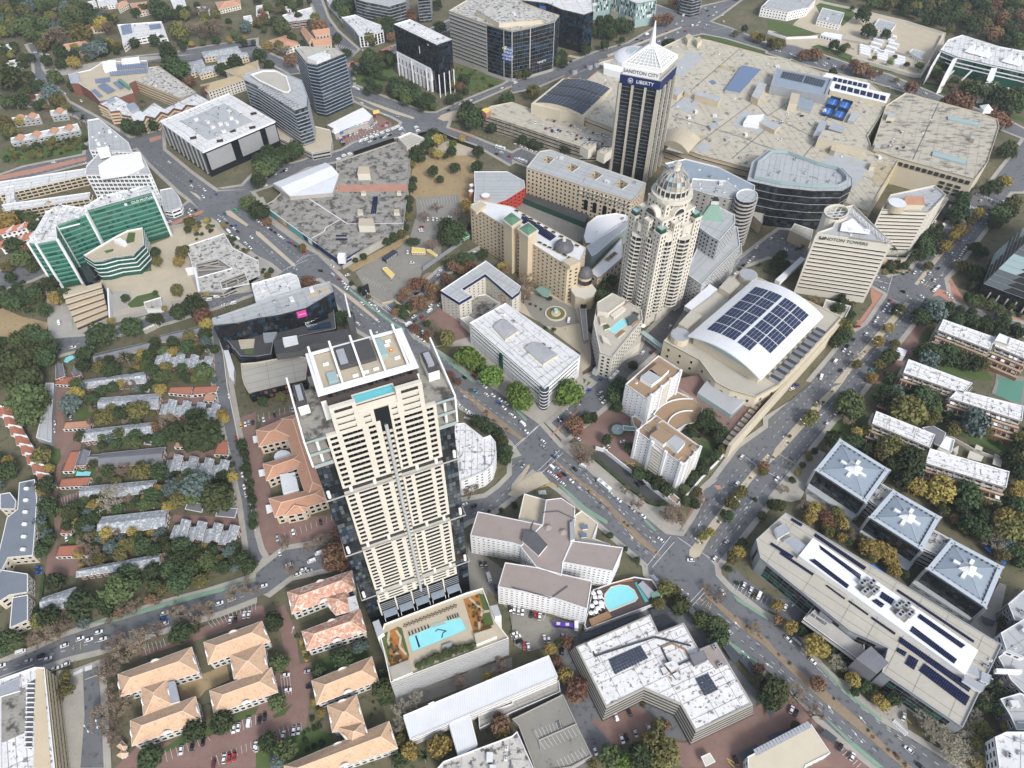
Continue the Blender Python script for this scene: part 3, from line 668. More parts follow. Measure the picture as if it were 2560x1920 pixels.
for s_ in['11 0,420 360,760','11 30,310 430,620','11 70,280 500,580','11 700,760 1200,1160','11 740,740 1080,1000','11 680,870 1000,1130 1300,1300','11 1340,1260 1600,1440 1900,1659','12 1800,60 2212,350','12 1700,20 2000,240','12 2060,0 2212,120','22 0,230 150,380','22 0,330 100,420','22 430,790 640,950 900,1180 1130,1420 1250,1520','22 400,700 560,850 800,1030','22 560,870 760,1040 860,1130','22 420,640 700,860 900,1040 1100,1210 1330,1370','22 560,720 1060,1120','22 1000,1180 1280,1420','22 940,1270 1200,1500','22 1570,1300 1750,1070 2212,520','22 1530,1350 1700,1090','22 1740,1470 2100,1010 2212,860','22 1700,1440 2060,980','22 1600,1180 1980,700','32 0,400 480,-100','32 30,480 500,-20','32 60,880 620,180 800,-30','32 30,800 560,160','31 480,1620 850,1190 1020,990','31 540,1659 900,1240 1060,1040','31 720,1620 1100,1170 1330,890','31 680,1659 1200,1040','31 1360,800 1600,480 1900,100','31 1410,830 1660,490 2000,60','31 1300,660 1560,330 1750,90','23 1560,210 1700,340 1950,540 2212,740','23 1600,180 1750,310 2000,500 2212,660','33 0,720 240,930 600,1230 1000,1580','33 60,800 400,1120 800,1480','33 100,500 340,720 600,960 900,1230 1300,1540','33 200,520 450,830 800,1140 1200,1440 1500,1659','03 0,830 400,690 900,560 1500,370 2212,150','03 200,770 700,610','03 310,745 460,690','10 850,800 1400,1000','10 880,840 1300,1000','10 1600,980 2212,730','20 0,740 600,520 1200,320','20 560,500 1100,330','20 1700,150 1900,40','10 -20,1560 400,1420 1200,1150','10 1700,1080 2212,1270','00 1300,1380 1700,1659','00 1450,1380 1800,1659','12 1850,1140 2060,1040 2212,880','22 -20,730 120,640','31 0,440 400,560 900,720','31 0,400 400,520','30 0,420 300,480 700,600 1200,740 2000,1060','00 0,1570 740,1410','00 0,1530 740,1360','00 380,680 620,910','01 500,1370 1500,1070 2212,880']:
 dsh(s_)
for s_ in['11 350,610 410,560 530,545','11 230,690 440,560','11 240,680 450,590','22 110,470 220,370','22 0,580 220,380','22 220,760 410,580','22 260,770 440,600','22 -10,570 240,360','22 1170,1570 1370,1320','22 1210,1590 1400,1370','22 1640,1465 1760,1540','22 1430,1330 1560,1420','32 90,610 240,700','32 0,770 110,830','31 1310,790 1440,840','31 920,770 1060,800','31 1030,870 1070,740','31 880,740 1030,800','31 1040,920 1170,980','23 1540,230 1650,110','23 1550,270 1660,150','10 1240,1060 1300,1160','20 1430,110 1640,160','20 1640,200 1760,240','20 1730,270 1860,240','03 740,900 850,860','03 0,880 300,770','22 2020,640 2150,740','22 1690,900 1770,830','01 1880,200 1970,260','01 1650,0 1740,80','33 1050,1250 1210,1390','12 1690,1180 1700,1130']:
 line(s_,.3)
for s_,n_ in[('11 1110,1000 1180,1050 1190,1030 1130,980',6),('03 640,870 720,830 720,800 640,840',7),('03 740,790 800,770 800,810 740,830',6),('33 1060,1270 1180,1390 1210,1360 1090,1240',10),('23 1190,0 1240,50 1270,40 1220,-10',6),('31 1790,10 2010,90 2010,110 1790,30',16),('31 1740,120 1900,190 1900,210 1740,140',12),('33 200,540 280,610 290,590 220,530',7),('22 230,960 300,960 290,920 225,930',6),('10 700,380 870,450 850,470 690,400',9),('12 1790,300 1850,320 1860,300 1800,285',5)]:
 zebra(s_,n_)
for s_,n_ in[('22 400,420 470,370 490,390 420,440',3),('31 1370,790 1440,830 1400,870 1340,820',3),('32 110,620 240,700 200,740 90,650',4),('23 1660,200 1720,240 1700,300 1600,240',3),('22 1190,1380 1270,1300 1240,1290 1180,1360',2),('03 640,600 700,580 700,640 640,650',1)]:
 bays(s_,n_,MKY,w=.25)
for s_ in['22 15,930 130,760 150,700','22 250,900 350,860 410,910','22 280,890 350,875 400,900','22 970,700 1060,690','22 985,670 1055,720','23 1860,1600 1920,1659','23 1850,1580 1960,1640','33 1190,1230 1230,1280']:
 line(s_,.5,MKY)
for s_,n_ in(('03 1800,400 2212,240 2212,300 1840,450',12),('03 1250,600 1480,520 1500,580 1270,690',7),('03 1430,1510 1800,1390 1820,1430 1450,1610',8),('03 1980,1290 2212,1210 2212,1290 2010,1380',6),('03 1830,1570 2212,1420 2212,1480 1860,1659',9),('13 215,860 290,845 310,1020 235,1040',3),('13 200,1320 390,1270 400,1350 230,1430',5),('23 0,260 290,330 270,390 0,320',8),('23 0,480 130,600 100,650 0,560',4),('12 20,270 340,180 340,240 30,330',7),('12 200,1310 700,1120 700,1170 220,1370',11),('02 530,980 690,940 680,1090 560,1110',6),('33 620,1470 800,1620 760,1659 580,1500',6),('23 1930,60 2212,190 2180,250 1900,130',8),('10 790,1200 1040,1080 1060,1110 810,1250',12),('11 1420,80 1720,40 1730,100 1440,150',12),('11 950,740 1130,830 1110,860 920,770',8)):bays(s_,n_)
def arw(s,L=4.5):
 a,b=W(s);u=(b-a).normalized();n=Vector((-u.y,u.x));z=ZC[0]+.035
 stp(a,a+u*L*.62,.3)
 MK.face([(p.x,p.y,z)for p in(a+u*L*.6-n*.75,a+u*L*.6+n*.75,a+u*L)],'paint')
for s_ in['22 1010,1300 1050,1350','22 1630,1190 1610,1230','22 2050,1040 2090,1000','22 2000,1100 2020,1080','22 1940,1270 1960,1240','32 430,290 460,270','11 930,1080 900,1060','11 150,540 130,510','33 560,1190 520,1130','33 840,1280 790,1220','33 40,800 10,780','23 1970,450 1940,420','23 1910,500 1880,480','22 610,930 580,900','22 890,980 860,950','12 1830,130 1800,110','31 1510,710 1490,740','13 310,500 320,470','33 240,230 220,250']:
 arw(s_)
def front_tower():
 ang=math.radians(22.2);U=Vector((math.cos(ang),math.sin(ang)));N=Vector((-U.y,U.x));A=Vector((-70.5,161.8))
 def q(s,d):return A+U*s+N*d
 def rect(s0,s1,d0,d1):return[q(s0,d0),q(s1,d0),q(s1,d1),q(s0,d1)]
 B=Bld('residential_tower','tallest cream gridded tower with rooftop pool rising from the foreground podium',q(22,18))
 e=B.e
 pod=ccw(W('13 1075,520 1110,420 1820,150 1960,110 2060,380 2185,545 1165,930',22))
 m=MB();m.side(pod,0,23.2,CO);m.bd('podium_wall',e)
 m=MB();m.rg(pod,22,23.2,-.4,WI);m.bd('podium_parapet',e)
 MB().cap(offs(pod,-.3),22,TA).bd('pool_deck',e)
 a,b=pod[0],pod[1]
 for k in range(8):
  for i in range(len(pod)):
   u0,u1=pod[i],pod[(i+1)%len(pod)]
   if(u1-u0).length>20 and Vector(((u1-u0).y,-(u1-u0).x)).dot(-u0)>0:
    mm=MB();n=Vector(((u1-u0).y,-(u1-u0).x)).normalized()*.18
    mm.bea(V3(u0+n,2+k*2.5),V3(u1+n,2+k*2.5),.4,GE,.5);mm.bd('wall_louvre',e)
 def deckpatch(name,mm,s,dz):
  MB().cap(ccw(W(s,22+dz)),22+dz,mm).bd(name,e)
 deckpatch('planted_bed','flowers','13 1110,500 1215,440 1325,690 1310,740 1160,780',.05)
 deckpatch('planted_bed','flowers','13 1790,200 1930,150 2040,450 1880,490',.05)
 deckpatch(LA,GA,'13 1080,520 1130,480 1160,720 1150,760',.07)
 deckpatch(LA,GA,'13 1215,435 1260,450 1325,690 1300,680',.07)
 deckpatch(LA,GA,'13 1920,150 1970,160 2020,290 1970,310',.07)
 deckpatch(LA,GA,'13 1960,330 2020,310 2055,420 1960,450',.08)
 for s in('13 1150,480 1140,560 1170,630 1230,680 1250,750','13 1210,470 1250,530 1240,610 1300,680','13 1840,190 1900,240 1960,300 1930,380 1930,470','13 1960,310 2020,300'):
  p=W(s,22.1);mm=MB()
  for c,d in zip(p,p[1:]):stp(c,d,1.2,mm,22.13)
  mm.f and[mm.ms.__setitem__(0,TA)];mm.bd('garden_path',e)
 m=MB();pl=ccw(W('13 1320,530 1510,445 1640,390 1770,362 1818,462 1690,520 1560,575 1355,655',22.12));m.cap(pl,22.12,'water');m.bd(SW,e)
 m=MB();m.rg(pl,22.05,22.25,.5,TA);m.bd('pool_edge',e)
 m=MB();m.cap(ccw(W('13 1510,415 1625,385 1640,410 1510,450',22.14)),22.16,GS);m.bd('shallow_pool',e)
 lp=W('13 1375,520 1385,510 1420,610 1405,620',22.2);m=MB();m.cap(ccw(lp),22.2,'navy');m.bd('pool_lane_line',e)
 sp=W('13 1550,480 1570,460 1620,470 1645,475 1615,490 1605,535',22.2);m=MB()
 for c,d in zip(sp,sp[1:]):stp(c,d,.5,m,22.2)
 m.ms[0]='navy';m.bd('pool_mosaic',e)
 lg=MB();lg.bx((0,0,.25),.75,1.9,.12,DA);lg.bx((0,.8,.35),.75,.35,.3,DA)
 for x in(-.3,.3):
  for y in(-.8,.8):lg.bx((x,y,0),.08,.08,.25,DA)
 lm=lg.mesh('sun_lounger')
 def row(s,n):
  a,b=W(s,22)
  for i in range(n):
   p=a+(b-a)*(i/(n-1));o=inst('sun_lounger',lm,None,(p.x,p.y,22.05),ang)
   o[CA]='sun lounger';o[GO]='dark sun loungers round the podium pool';LAB.append((o,'dark sun lounger beside the podium pool',p,22))
 row('13 1325,500 1490,440',7);row('13 1660,370 1745,340',5)
 tb=MB();tb.bx((0,0,.7),1.0,1.0,.06,TI);tb.bx((0,0,0),.12,.12,.7,DA)
 for x,y in((-.9,0),(.9,0),(0,.9),(0,-.9)):tb.bx((x,y,0),.5,.5,.45,DA)
 tm=tb.mesh('dining_set')
 a,b=W('13 1290,430 1720,262',22)
 for i in range(14):
  p=a+(b-a)*(i/13);o=inst('dining_set',tm,None,(p.x,p.y,22.05),ang+.3)
  o[CA]='table set';o[GO]='dining sets along the podium terrace';LAB.append((o,'dark table and chairs in front of the podium canopies',p,22))
 for s in('13 1005,400 1060,375 1105,490 1050,530','13 2020,260 2085,245 2120,340 2065,350'):
  MB().pr(W(s,26),0,26,WI,GR).bd('stair_head',e)
 MB().pr(W('13 1605,600 1690,570 1700,640 1620,670',23.5),22,23.5,GE).bd('pool_pavilion',e)
 MB().pr(W('13 1885,500 2050,445 2080,520 1905,590',25),22,25,WI,TA).bd('gym_block',e)
 MB().pr(W('13 1150,790 1325,720 1355,830 1180,900',24),22,24,WI,PV).bd('bar_terrace',e)
 D0,D1=0,34
 core=rect(.9,44.5,1.4,D1);MB().pr(core,0,176,GL,DI).bd('shaft',e)
 fl=rect(-6,51.4,3.0,30);MB().pr(fl,0,161,GL,CO).bd('flank',e)
 gls=[GL,GL,G_,G_,GB,GI]
 zs=[(22.5,44),(50.5,90.5),(96.5,137),(142.5,161)]
 for z0,z1 in zs:
  for a_,b_ in((q(-6,3),q(.9,3)),(q(44.5,3),q(51.4,3)),(q(-6,30),q(-6,3)),(q(51.4,3),q(51.4,30))):
   B.face(a_,b_,z0,z1,PE,fl=3.35,bay=1.75,wf=.9,hf=.86,glass=gls,mx=.15)
 for z0,z1 in((44.6,50),(90.8,96),(137.4,142)):
  m=MB();r_=rect(-6.3,51.8,-.2,31);m.rg(ccw(r_),z0,z0+.7,.3,CO);m.bd('setback_slab',e)
  for s in(-4.6,4.5,14.5,33,41.5,49.8):MB().tub(q(s,.9),.75,.75,z0+.8,z1+.2,WI,8).bd('column',e)
 fl_h={0:3.35}
 win={'narrow':(2.9,1.75),'wide':(7.2,1.75)}
 def lattice(s0,s1,z0,z1,cols):
  """cols: list of (centre, half width) of openings"""
  n=round((z1-z0)/3.35);fh=(z1-z0)/n
  edges=[s0]
  for c,hw in cols:edges+=[c-hw,c+hw]
  edges.append(s1)
  for i in range(0,len(edges),2):
   m=MB();m.pr(rect(edges[i],edges[i+1],-.25,1.5),z0,z1,PA);m.bd('pier',e)
  m=MB();m.pr(rect(s0,s1,-.1,1.5),z1-.6,z1+.9,PA);m.bd('coping',e)
  for c,hw in cols:
   w=hw*2
   key=('spand',round(w,2),round(fh,2))
   if key not in MESHC:
    mm=MB();mm.bx((0,-.05,-.75),w,.3,1.5,PA);mm.bx((0,.75,-.75),w,1.4,.3,'lot');MESHC[key]=mm.mesh(SP)
   key2=('balcg',round(w,2))
   if key2 not in MESHC:
    mm=MB();mm.bx((0,-.1,.75),w,.08,.35,G_);mm.bx((0,1.25,-.4),w*.96,.12,2.3,GL)
    for k in range(1,max(2,int(w/1.6))):mm.bx((-w/2+k*w/max(2,int(w/1.6)),1.1,-.4),.14,.14,2.3,CO)
    MESHC[key2]=mm.mesh('balcony_window')
   for j in range(n):
    p=q(c,0)
    B.add(SP,MESHC[key],(p.x,p.y,z0+j*fh+.6),ang)
    B.add('balcony_window',MESHC[key2],(p.x,p.y,z0+j*fh+.6),ang)
 LC=[(3.8,1.35),(11.0,3.9),(18.6,1.35)];RC=[(28.4,1.2),(34.9,3.6),(41.6,1.35)]
 for z0,z1 in((36,44.5),(50.4,90.3),(96.6,137)):
  lattice(1.4,22,z0,z1,LC);lattice(26.2,44.3,z0,z1,RC)
 lattice(1.4,22,142.6,176.5,LC);lattice(26.2,44.3,142.6,176.5,RC)
 lattice(5.2,14.8,176.9,191,[(10,3.3)]);lattice(14.8,20.5,176.9,184,[(17.7,1.35)])
 lattice(29.8,40,176.9,191,[(35,3.3)]);lattice(26.2,29.8,176.9,184,[(28.2,1.1)])
 m=MB();m.tub(q(23.9,-.2),.75,.75,22,174,GR,8);m.bd('riser',e)
 key=MB();key.bx((0,.8,0),4.2,1.9,.25,PA);key.bx((-1.1,.3,.25),1.5,.12,.8,PA);key.bx((1.1,.3,.25),1.5,.12,.8,PA)
 rm=key.mesh('recess_balcony')
 for j in range(40):
  z=38+j*3.35
  if z<172:p=q(24.1,.2);B.add('recess_balcony',rm,(p.x,p.y,z),ang)
 MB().pr(rect(20.5,26.2,.0,3),174,184.5,GL,TA).bd('bay_window',e)
 for i in range(5):
  s0=1.5+i*8.8
  m=MB();m.face([V3(q(s0,-.5),34),V3(q(s0+7.9,-.5),34),V3(q(s0+7.9,-1.6),28.5),V3(q(s0,-1.6),28.5)][::-1],'shade');m.face([V3(q(s0,-.5),34),V3(q(s0+7.9,-.5),34),V3(q(s0+7.9,-1.6),28.5),V3(q(s0,-1.6),28.5)],'shade')
  for k in range(4):m.bea(V3(q(s0,-.6-k*.27),33.9-k*1.5),V3(q(s0+7.9,-.6-k*.27),33.9-k*1.5),.25,SI)
  m.bd('lobby_screen',e)
  m=MB();m.pr(rect(s0+.3,s0+7.6,-5.2,-1.2),26.6,26.9,BU)
  for k in range(8):m.bea(V3(q(s0+.6+k*.95,-5.2),26.95),V3(q(s0+.6+k*.95,-1.2),26.95),.1,GE)
  for s in(s0+.4,s0+7.5):m.bea(V3(q(s,-5),22),V3(q(s,-5),26.6),.2,WI)
  m.bd(CN,e)
  m=MB();m.pr(rect(s0-.9,s0-.1,-1.0,1.4),22,36.5,PA);m.bd('pier',e)
 MB().pr(rect(-6.2,1.2,-.3,26),161,162,CO).bd('terrace_slab',e)
 MB().pr(rect(44.3,51.8,-.3,26),161,162,CO).bd('terrace_slab',e)
 MB().pr(rect(-6.2,1.2,0,24),168.5,169.3,CO).bd('terrace_slab',e)
 MB().pr(rect(44.3,51.8,0,24),168.5,169.3,CO).bd('terrace_slab',e)
 MB().pr(rect(-6.2,5.5,.2,26),176,177,DI).bd('roof_terrace',e)
 MB().pr(rect(39.5,51.8,.2,26),176,177,DI).bd('roof_terrace',e)
 for s0,s1 in((-6.2,1.2),(44.3,51.8)):
  for z in(162,169.3,177):
   m=MB();m.pr(rect(s0,s1,-.3,-.15),z,z+1.1,GS);m.bd('balustrade',e)
  for d in(1.5,14):MB().tub(q((s0+s1)/2,d),.6,.6,162,176,WI,8).bd('column',e)
 for s in(-7.0,51.9):
  m=MB();A_,B_=[(q(s+t,0),q(s+t,31))for t in(0,.7)]
  for x0,x1 in((A_,B_),(B_,A_)):m.face([V3(x0[0],162),V3(x0[1],162),V3(x0[1],182),V3(x0[0],178)],WI)
  m.face([V3(A_[0],178.5),V3(B_[0],178.5),V3(B_[1],182),V3(A_[1],182)],WI);m.face([V3(A_[0],162),V3(B_[0],162),V3(B_[0],178.5),V3(A_[0],178.5)],WI);m.bd('side_fin',e)
 MB().pr(rect(3.2,41,8,30),176,188,WI,'decking').bd('penthouse',e)
 MB().pr(rect(5.2,40,.5,9),176,188.6,PA,'decking').bd('penthouse',e)
 MB().cap(rect(14.7,29.7,1.6,5.6),188.95,'water_deep').bd('rooftop_pool',e)
 m=MB();m.rg(ccw(rect(14.7,29.7,1.6,5.6)),188.6,189.1,.5,PA);m.bd('pool_edge',e)
 B.face(q(5,8),q(40,8),188,192,PE,fl=3.8,bay=3,glass=[GL,G_])
 roof=rect(2.8,41,7,29.5);hole=rect(5.6,38.4,9.6,28.6)
 m=MB();m.pr(roof,192,193,WH,holes=[hole],bottom=True);m.bd('crown_roof',e)
 MB().cap(ccw(hole),191.7,TA).bd('roof_deck',e)
 MB().pr(rect(13.5,27.5,17,28),191.6,193.6,DR,DR).bd(PL,e)
 MB().pr(rect(29,32,17,26),191.6,193.8,GS).bd('rooflight',e)
 MB().pr(rect(8,11.5,11,16),191.6,193.6,GS).bd('rooflight',e)
 MB().pr(rect(14,17,18,26),191.7,194,SI).bd('rooflight',e)
 for s in(4.6,12.6,20.7,28.8,37.6):
  m=MB();m.bea(V3(q(s,8),193),V3(q(s,30),195.5),.8,WI,.9);m.bea(V3(q(s,30),193),V3(q(s,30),195.5),.6,WI);m.bd('roof_rib',e)
 so=MB();so.bx((0,0,0),2.2,.9,.45,WI);so.bx((0,.35,.45),2.2,.25,.4,WI)
 ro=MB();ro.tub((0,0),.9,.9,0,.5,'orange',8);ro.tub((0,0),.45,.45,.5,.55,WI,8)
 sm,rm2=so.mesh('sofa'),ro.mesh('round_seat')
 for s,d,k in((9.5,13,1),(9,16.5,1),(11.5,14.5,0),(34,20,1),(33,23,0),(35,15,0),(18,12,0),(22,12.3,0),(26,12.4,0),(9,22,0),(34,25,0)):
  p=q(s,d);o=inst('ottoman' if k else'sofa',rm2 if k else sm,None,(p.x,p.y,191.75),ang)
  o[CA]='seat';o[GO]='seats on the front tower roof deck';LAB.append((o,('round orange seat' if k else'white sofa')+' on the front tower roof deck',p,189))
 for s0,d0,s1,d1 in((-5.4,14,-1.5,26),(45.5,12,50,24)):
  MB().pr(rect(s0,s1,d0,d1),177,182,WI,DR).bd(PL,e)
  MB().pr(rect(s0+1,s1-1,d0+3,d1-2),182,183.5,SI).bd('chiller',e)
 B.flu()
LAB=[]
front_tower()
def spire_tower():
 Z=100.0
 c=ccw(W('20 935,640 1285,705 1425,570 1075,515',Z));z0=0
 B=Bld('office_tower','dark glass tower with concrete fins and white lattice spire above the shopping centre',cen(c));e=B.e
 core=offs(c,-1.2);MB().pr(core,0,Z-1,GL,TN).bd('shaft',e)
 m=MB();m.rg(c,Z-8,Z,-1.0,'navy');m.bd('sign_band',e)
 m=MB();m.rg(offs(c,.05),Z,Z+.8,-1.6,CO);m.bd('parapet',e)
 for i in range(4):
  a,b=c[i],c[(i+1)%4];u=b-a;rz=math.atan2(u.y,u.x)
  vis=Vector((u.y,-u.x)).dot(-a)>0
  for f in(.035,.34,.66,.965):
   p=a+u*f
   m=MB();m.bx(V3(p,0),1.9,2.4,Z-7.8,TN,rz);m.bd('fin',e)
  if vis:
   a2,b2=core[i],core[(i+1)%4]
   B.face(a2,b2,14,Z-8,PE,fl=3.6,bay=1.6,wf=.72,hf=.5,glass=[GL,G_,GL,BU]if i%2 else[GL,G_],mx=1)
   for k in range(22):
    z=14+k*3.6
    mm=MB();n_=Vector((u.y,-u.x)).normalized();mm.bea(V3(a+u*.04-n_*.7,z),V3(b-u*.04-n_*.7,z),.45,LE,.7);mm.bd('floor_ledge',e)
 mid=cen(c);inn=[mid+(p-mid)*.86 for p in c]
 m=MB();m.pr(inn,Z,Z+7,CO,TN);m.bd('crown_base',e)
 m=MB();m.rg(ccw([mid+(p-mid)*.98 for p in c]),Z+7,Z+10.5,-1.2,WI);m.bd('crown_beam',e)
 up=Vector((mid.x,mid.y,Z+24));base=[mid+(p-mid)*.93 for p in c]
 m=MB()
 for i in range(4):
  a,b=base[i],base[(i+1)%4]
  m.face([V3(a*.97+mid*.03,Z+9.9),V3(b*.97+mid*.03,Z+9.9),tuple(up-Vector((0,0,.6)))],GR)
 m.bd('pyramid_infill',e)
 m=MB()
 for i in range(4):
  a,b=base[i],base[(i+1)%4]
  m.bea(V3(a,Z+10),up,1.1,WH)
  for k in range(1,8):
   f=k/8
   pa=Vector((*(a*(1-f)+b*f),Z+10))
   m.bea(pa,up,.45,WH)
   ra=Vector((*a,Z+10))*(1-f)+up*f;rb=Vector((*b,Z+10))*(1-f)+up*f
   m.bea(ra,rb,.45,WH)
   rm=(Vector((*a,Z+10))*(1-f)+up*f)
   m.bea(rm,Vector((*(a*(1-f)+b*f),Z+10)),.16,WI);m.bea(Vector((*b,Z+10))*(1-f)+up*f,Vector((*(b*(1-f)+a*f),Z+10)),.16,WI)
 m.bd('pyramid_lattice',e,kind='stuff')
 m=MB();m.tub((mid.x,mid.y),3.0,.5,Z+21,Z+42,WH,6)
 for k in range(10):m.tub((mid.x,mid.y),2.0-k*.17,2.0-k*.17,Z+23+k*2,Z+23.25+k*2,'taupe',6)
 m.bd('spire',e)
 i=max(range(4),key=lambda i:Vector((c[(i+1)%4].y-c[i].y,-(c[(i+1)%4].x-c[i].x))).normalized().dot(Vector((-.3,-1)).normalized()))
 a,b=c[i],c[(i+1)%4];u=(b-a).normalized();n=Vector((u.y,-u.x));rz=math.atan2(u.y,u.x);L=(b-a).length
 p=a+u*L*.63+n*.15;txt(B,'LIBERTY',4.4,V3(p,Z-4),rz,WH)
 p=a+u*L*.27+n*.1
 m=MB();k=20;m.face([(p.x+u.x*2.4*math.cos(2*math.pi*j/k),p.y+u.y*2.4*math.cos(2*math.pi*j/k),Z-4+2.4*math.sin(2*math.pi*j/k))for j in range(k)],WH);p2=p+n*.06
 m.face([(p2.x+u.x*2*math.cos(2*math.pi*j/k),p2.y+u.y*2*math.cos(2*math.pi*j/k),Z-4+2*math.sin(2*math.pi*j/k))for j in range(k)],'navy')
 for t in(-1,-.35,.35,1):
  p3=p+n*.14;m.bea(V3(p3+u*t*.5,Z-5),V3(p3+u*t*1.1,Z-3.1),.32,WH)
 m.bd('emblem',e)
 MB().pr([a+n*.02+u*2,b+n*.02-u*2,b-n*.5-u*2,a-n*.5+u*2],Z+.8,Z+7.2,WH).bd('sign_panel',e);p=(a+b)/2+n*.2
 txt(B,'SANDTON CITY',4.3,V3(p,Z+4),rz,DA)
 B.flu()
spire_tower()
def domed_tower():
 ang=math.radians(35);U=Vector((math.cos(ang),math.sin(ang)));N=Vector((-U.y,U.x));A=Vector((103,406.4))
 def q(s,d):return A+U*s+N*d
 B=Bld('domed_tower','tall stepped cream apartment tower with glazed dome and curved balconies',q(18,15));e=B.e
 def rect(s0,s1,d0,d1):return[q(s0,d0),q(s1,d0),q(s1,d1),q(s0,d1)]
 def blk(s0,s1,d0,d1,z0,z1,style=PU,**k):
  P=rect(s0,s1,d0,d1);MB().pr(P,z0,z1,PA).bd('wall',e)
  m=MB();m.rg(ccw(P),z1-.2,z1+.9,.35,PA);m.bd('cornice',e)
  for i in range(4):
   if style:B.face(P[i],P[(i+1)%4],max(z0,8)+.5,z1-1,style,fl=3.5,frame=PA,**k)
 blk(0,37,0,30,0,84,bay=6.2,wf=.3,hf=.55)
 blk(3,34,3,27,84,95,bay=4.4,wf=.4,hf=.6)
 blk(-1.3,5.5,-1.3,5.5,0,88,bay=3.2,wf=.4,hf=.5)
 blk(11,17,-1.5,2,0,92,bay=3.0,wf=.4,hf=.5);blk(31.5,38,-1.5,6,0,88,bay=3.2,wf=.4,hf=.5)
 blk(-1.5,2,11,16,0,92,bay=2.5,wf=.4,hf=.5);blk(-1.3,6,25,31.3,0,88,bay=3.2,wf=.4,hf=.5)
 blk(7.5,30,6.5,24,95,104,bay=3.6,wf=.4,hf=.55)
 def bow(c,r,z0,z1,n=9,step=3.5,a0=0,a1=2*math.pi):
  P=[c+Vector((math.cos(a0+(a1-a0)*i/n),math.sin(a0+(a1-a0)*i/n)))*r for i in range(n)]
  MB().pr(P,z0,z1,GL,PA).bd('bay_glazing',e)
  key=('bow',round(r,2),n)
  if key not in MESHC:
   mm=MB();pp=[Vector((math.cos(2*math.pi*i/n),math.sin(2*math.pi*i/n)))*r for i in range(n)]
   mm.rg(ccw(pp),0,.9,.75,PA)
   mm.rg(ccw(pp),1.15,1.75,.08,G_)
   MESHC[key]=mm.mesh('curved_balcony')
  z=z0+step*.2
  while z<z1-1:B.add('curved_balcony',MESHC[key],(c.x,c.y,z),0);z+=step
  m=MB()
  for i in range(n):m.bea(V3(P[i],z0),V3(P[i],z1),.3,PA)
  m.bd('bay_mullion',e)
 for s,d,r,z1 in((8.3,1.2,4.4,80),(24.5,.8,6,76),(1.2,8.2,3.6,80),(.6,20.5,5.6,76),(36.5,11,3.5,74)):bow(q(s,d),r,12,z1)
 for s,d in((8.3,1),(24.5,1),(1.2,20.5)):
  MB().tub(q(s,d),3.6,3.2,80,86,PA,10).bd('copper_canopy',e)
 for s,d,w in((2.2,2.2,5),(34.5,2.2,5),(2.2,28,5)):
  P=rect(s-w/2,s+w/2,d-w/2,d+w/2);m=MB();m.pr(P,88,91.5,GN,GS);m.rg(ccw(P),91.3,91.8,.3,'coppergreen');m.bd('roof_pavilion',e)
 for i,(s,d,rz)in enumerate(((18.5,2.8,ang),(2.6,15,ang+math.pi/2))):
  m=MB();p=q(s,d);ca,sa=math.cos(rz),math.sin(rz)
  pts=[(p.x+ca*x,p.y+sa*x,95+z)for x,z in[(6*math.cos(math.pi*k/10),6*math.sin(math.pi*k/10))for k in range(11)]]
  o=(-sa*8,ca*8)if i==0 else(sa*-8,ca*8)
  back=[(x+N.x*8 if i==0 else x+U.x*8,y+N.y*8 if i==0 else y+U.y*8,z)for x,y,z in pts]
  for k in range(10):m.face([pts[k],pts[k+1],back[k+1],back[k]],PA)
  m.face(pts,PA);m.face(back[::-1],PA)
  m.bd('arched_gable',e)
  m=MB();f=-.1;nn=-N if i==0 else-U
  m.face([(x*.75+p.x*.25+nn.x*.15,y*.75+p.y*.25+nn.y*.15,95+(z-95)*.75)for x,y,z in pts],GL);m.bd('arched_window',e)
 c=q(19,14.5);c=Vector((111.5,431));
 m=MB();m.tub(c,14.5,14.5,104,107,PA,20);m.tub(c,11.5,11.5,107,112.5,PA,20);m.bd('drum',e)
 MB().tub(c,11.7,11.7,108,111.5,G_,20).bd('drum_glazing',e)
 for k in range(20):
  a=2*math.pi*k/20;MB().bea((c.x+11.9*math.cos(a),c.y+11.9*math.sin(a),107),(c.x+11.9*math.cos(a),c.y+11.9*math.sin(a),112.5),.6,PA).bd('column',e)
 def dome(r,h,z,segs,rings):
  return[[(c.x+r*math.cos(t)*math.cos(2*math.pi*i/segs),c.y+r*math.cos(t)*math.sin(2*math.pi*i/segs),z+h*math.sin(t))for i in range(segs)]for t in[math.pi/2*k/rings*.93 for k in range(rings+1)]]
 D=dome(10.6,11,112.5,20,5);m=MB()
 for k in range(5):
  for i in range(20):
   j=(i+1)%20;m.face([D[k][i],D[k][j],D[k+1][j],D[k+1][i]],R.choice([GI,'taupe',TN,GS]))
 m.bd('dome_glazing',e)
 D=dome(10.9,11.3,112.5,20,5);m=MB()
 for k in range(5):
  for i in range(20):
   m.bea(D[k][i],D[k+1][i],.4,CO)
   if k in(0,2,4):m.bea(D[k][i],D[k][(i+1)%20],.35,CO)
 m.bd('dome_ribs',e)
 m=MB();m.tub(c,2.6,2.2,123,127,PA,10);m.tub(c,3.0,3.0,127,127.8,PA,12);m.tub(c,2.6,.3,127.8,130,CO,12);m.bd('lantern',e)
 pod=ccw(W('21 735,950 865,870 985,930 1120,1020 1130,1100 870,1425 760,1385 705,1130',24))
 m=MB();m.side(pod,0,24,PA);m.bd('podium_wall',e)
 m=MB();m.rg(pod,22.8,24,-.6,PA);m.bd('podium_parapet',e);MB().cap(offs(pod,-.4),22.8,TN).bd('podium_roof',e)
 for i in range(len(pod)):B.face(pod[i],pod[(i+1)%len(pod)],1,22,PU,fl=3.6,bay=4,wf=.45,hf=.55,frame=PA)
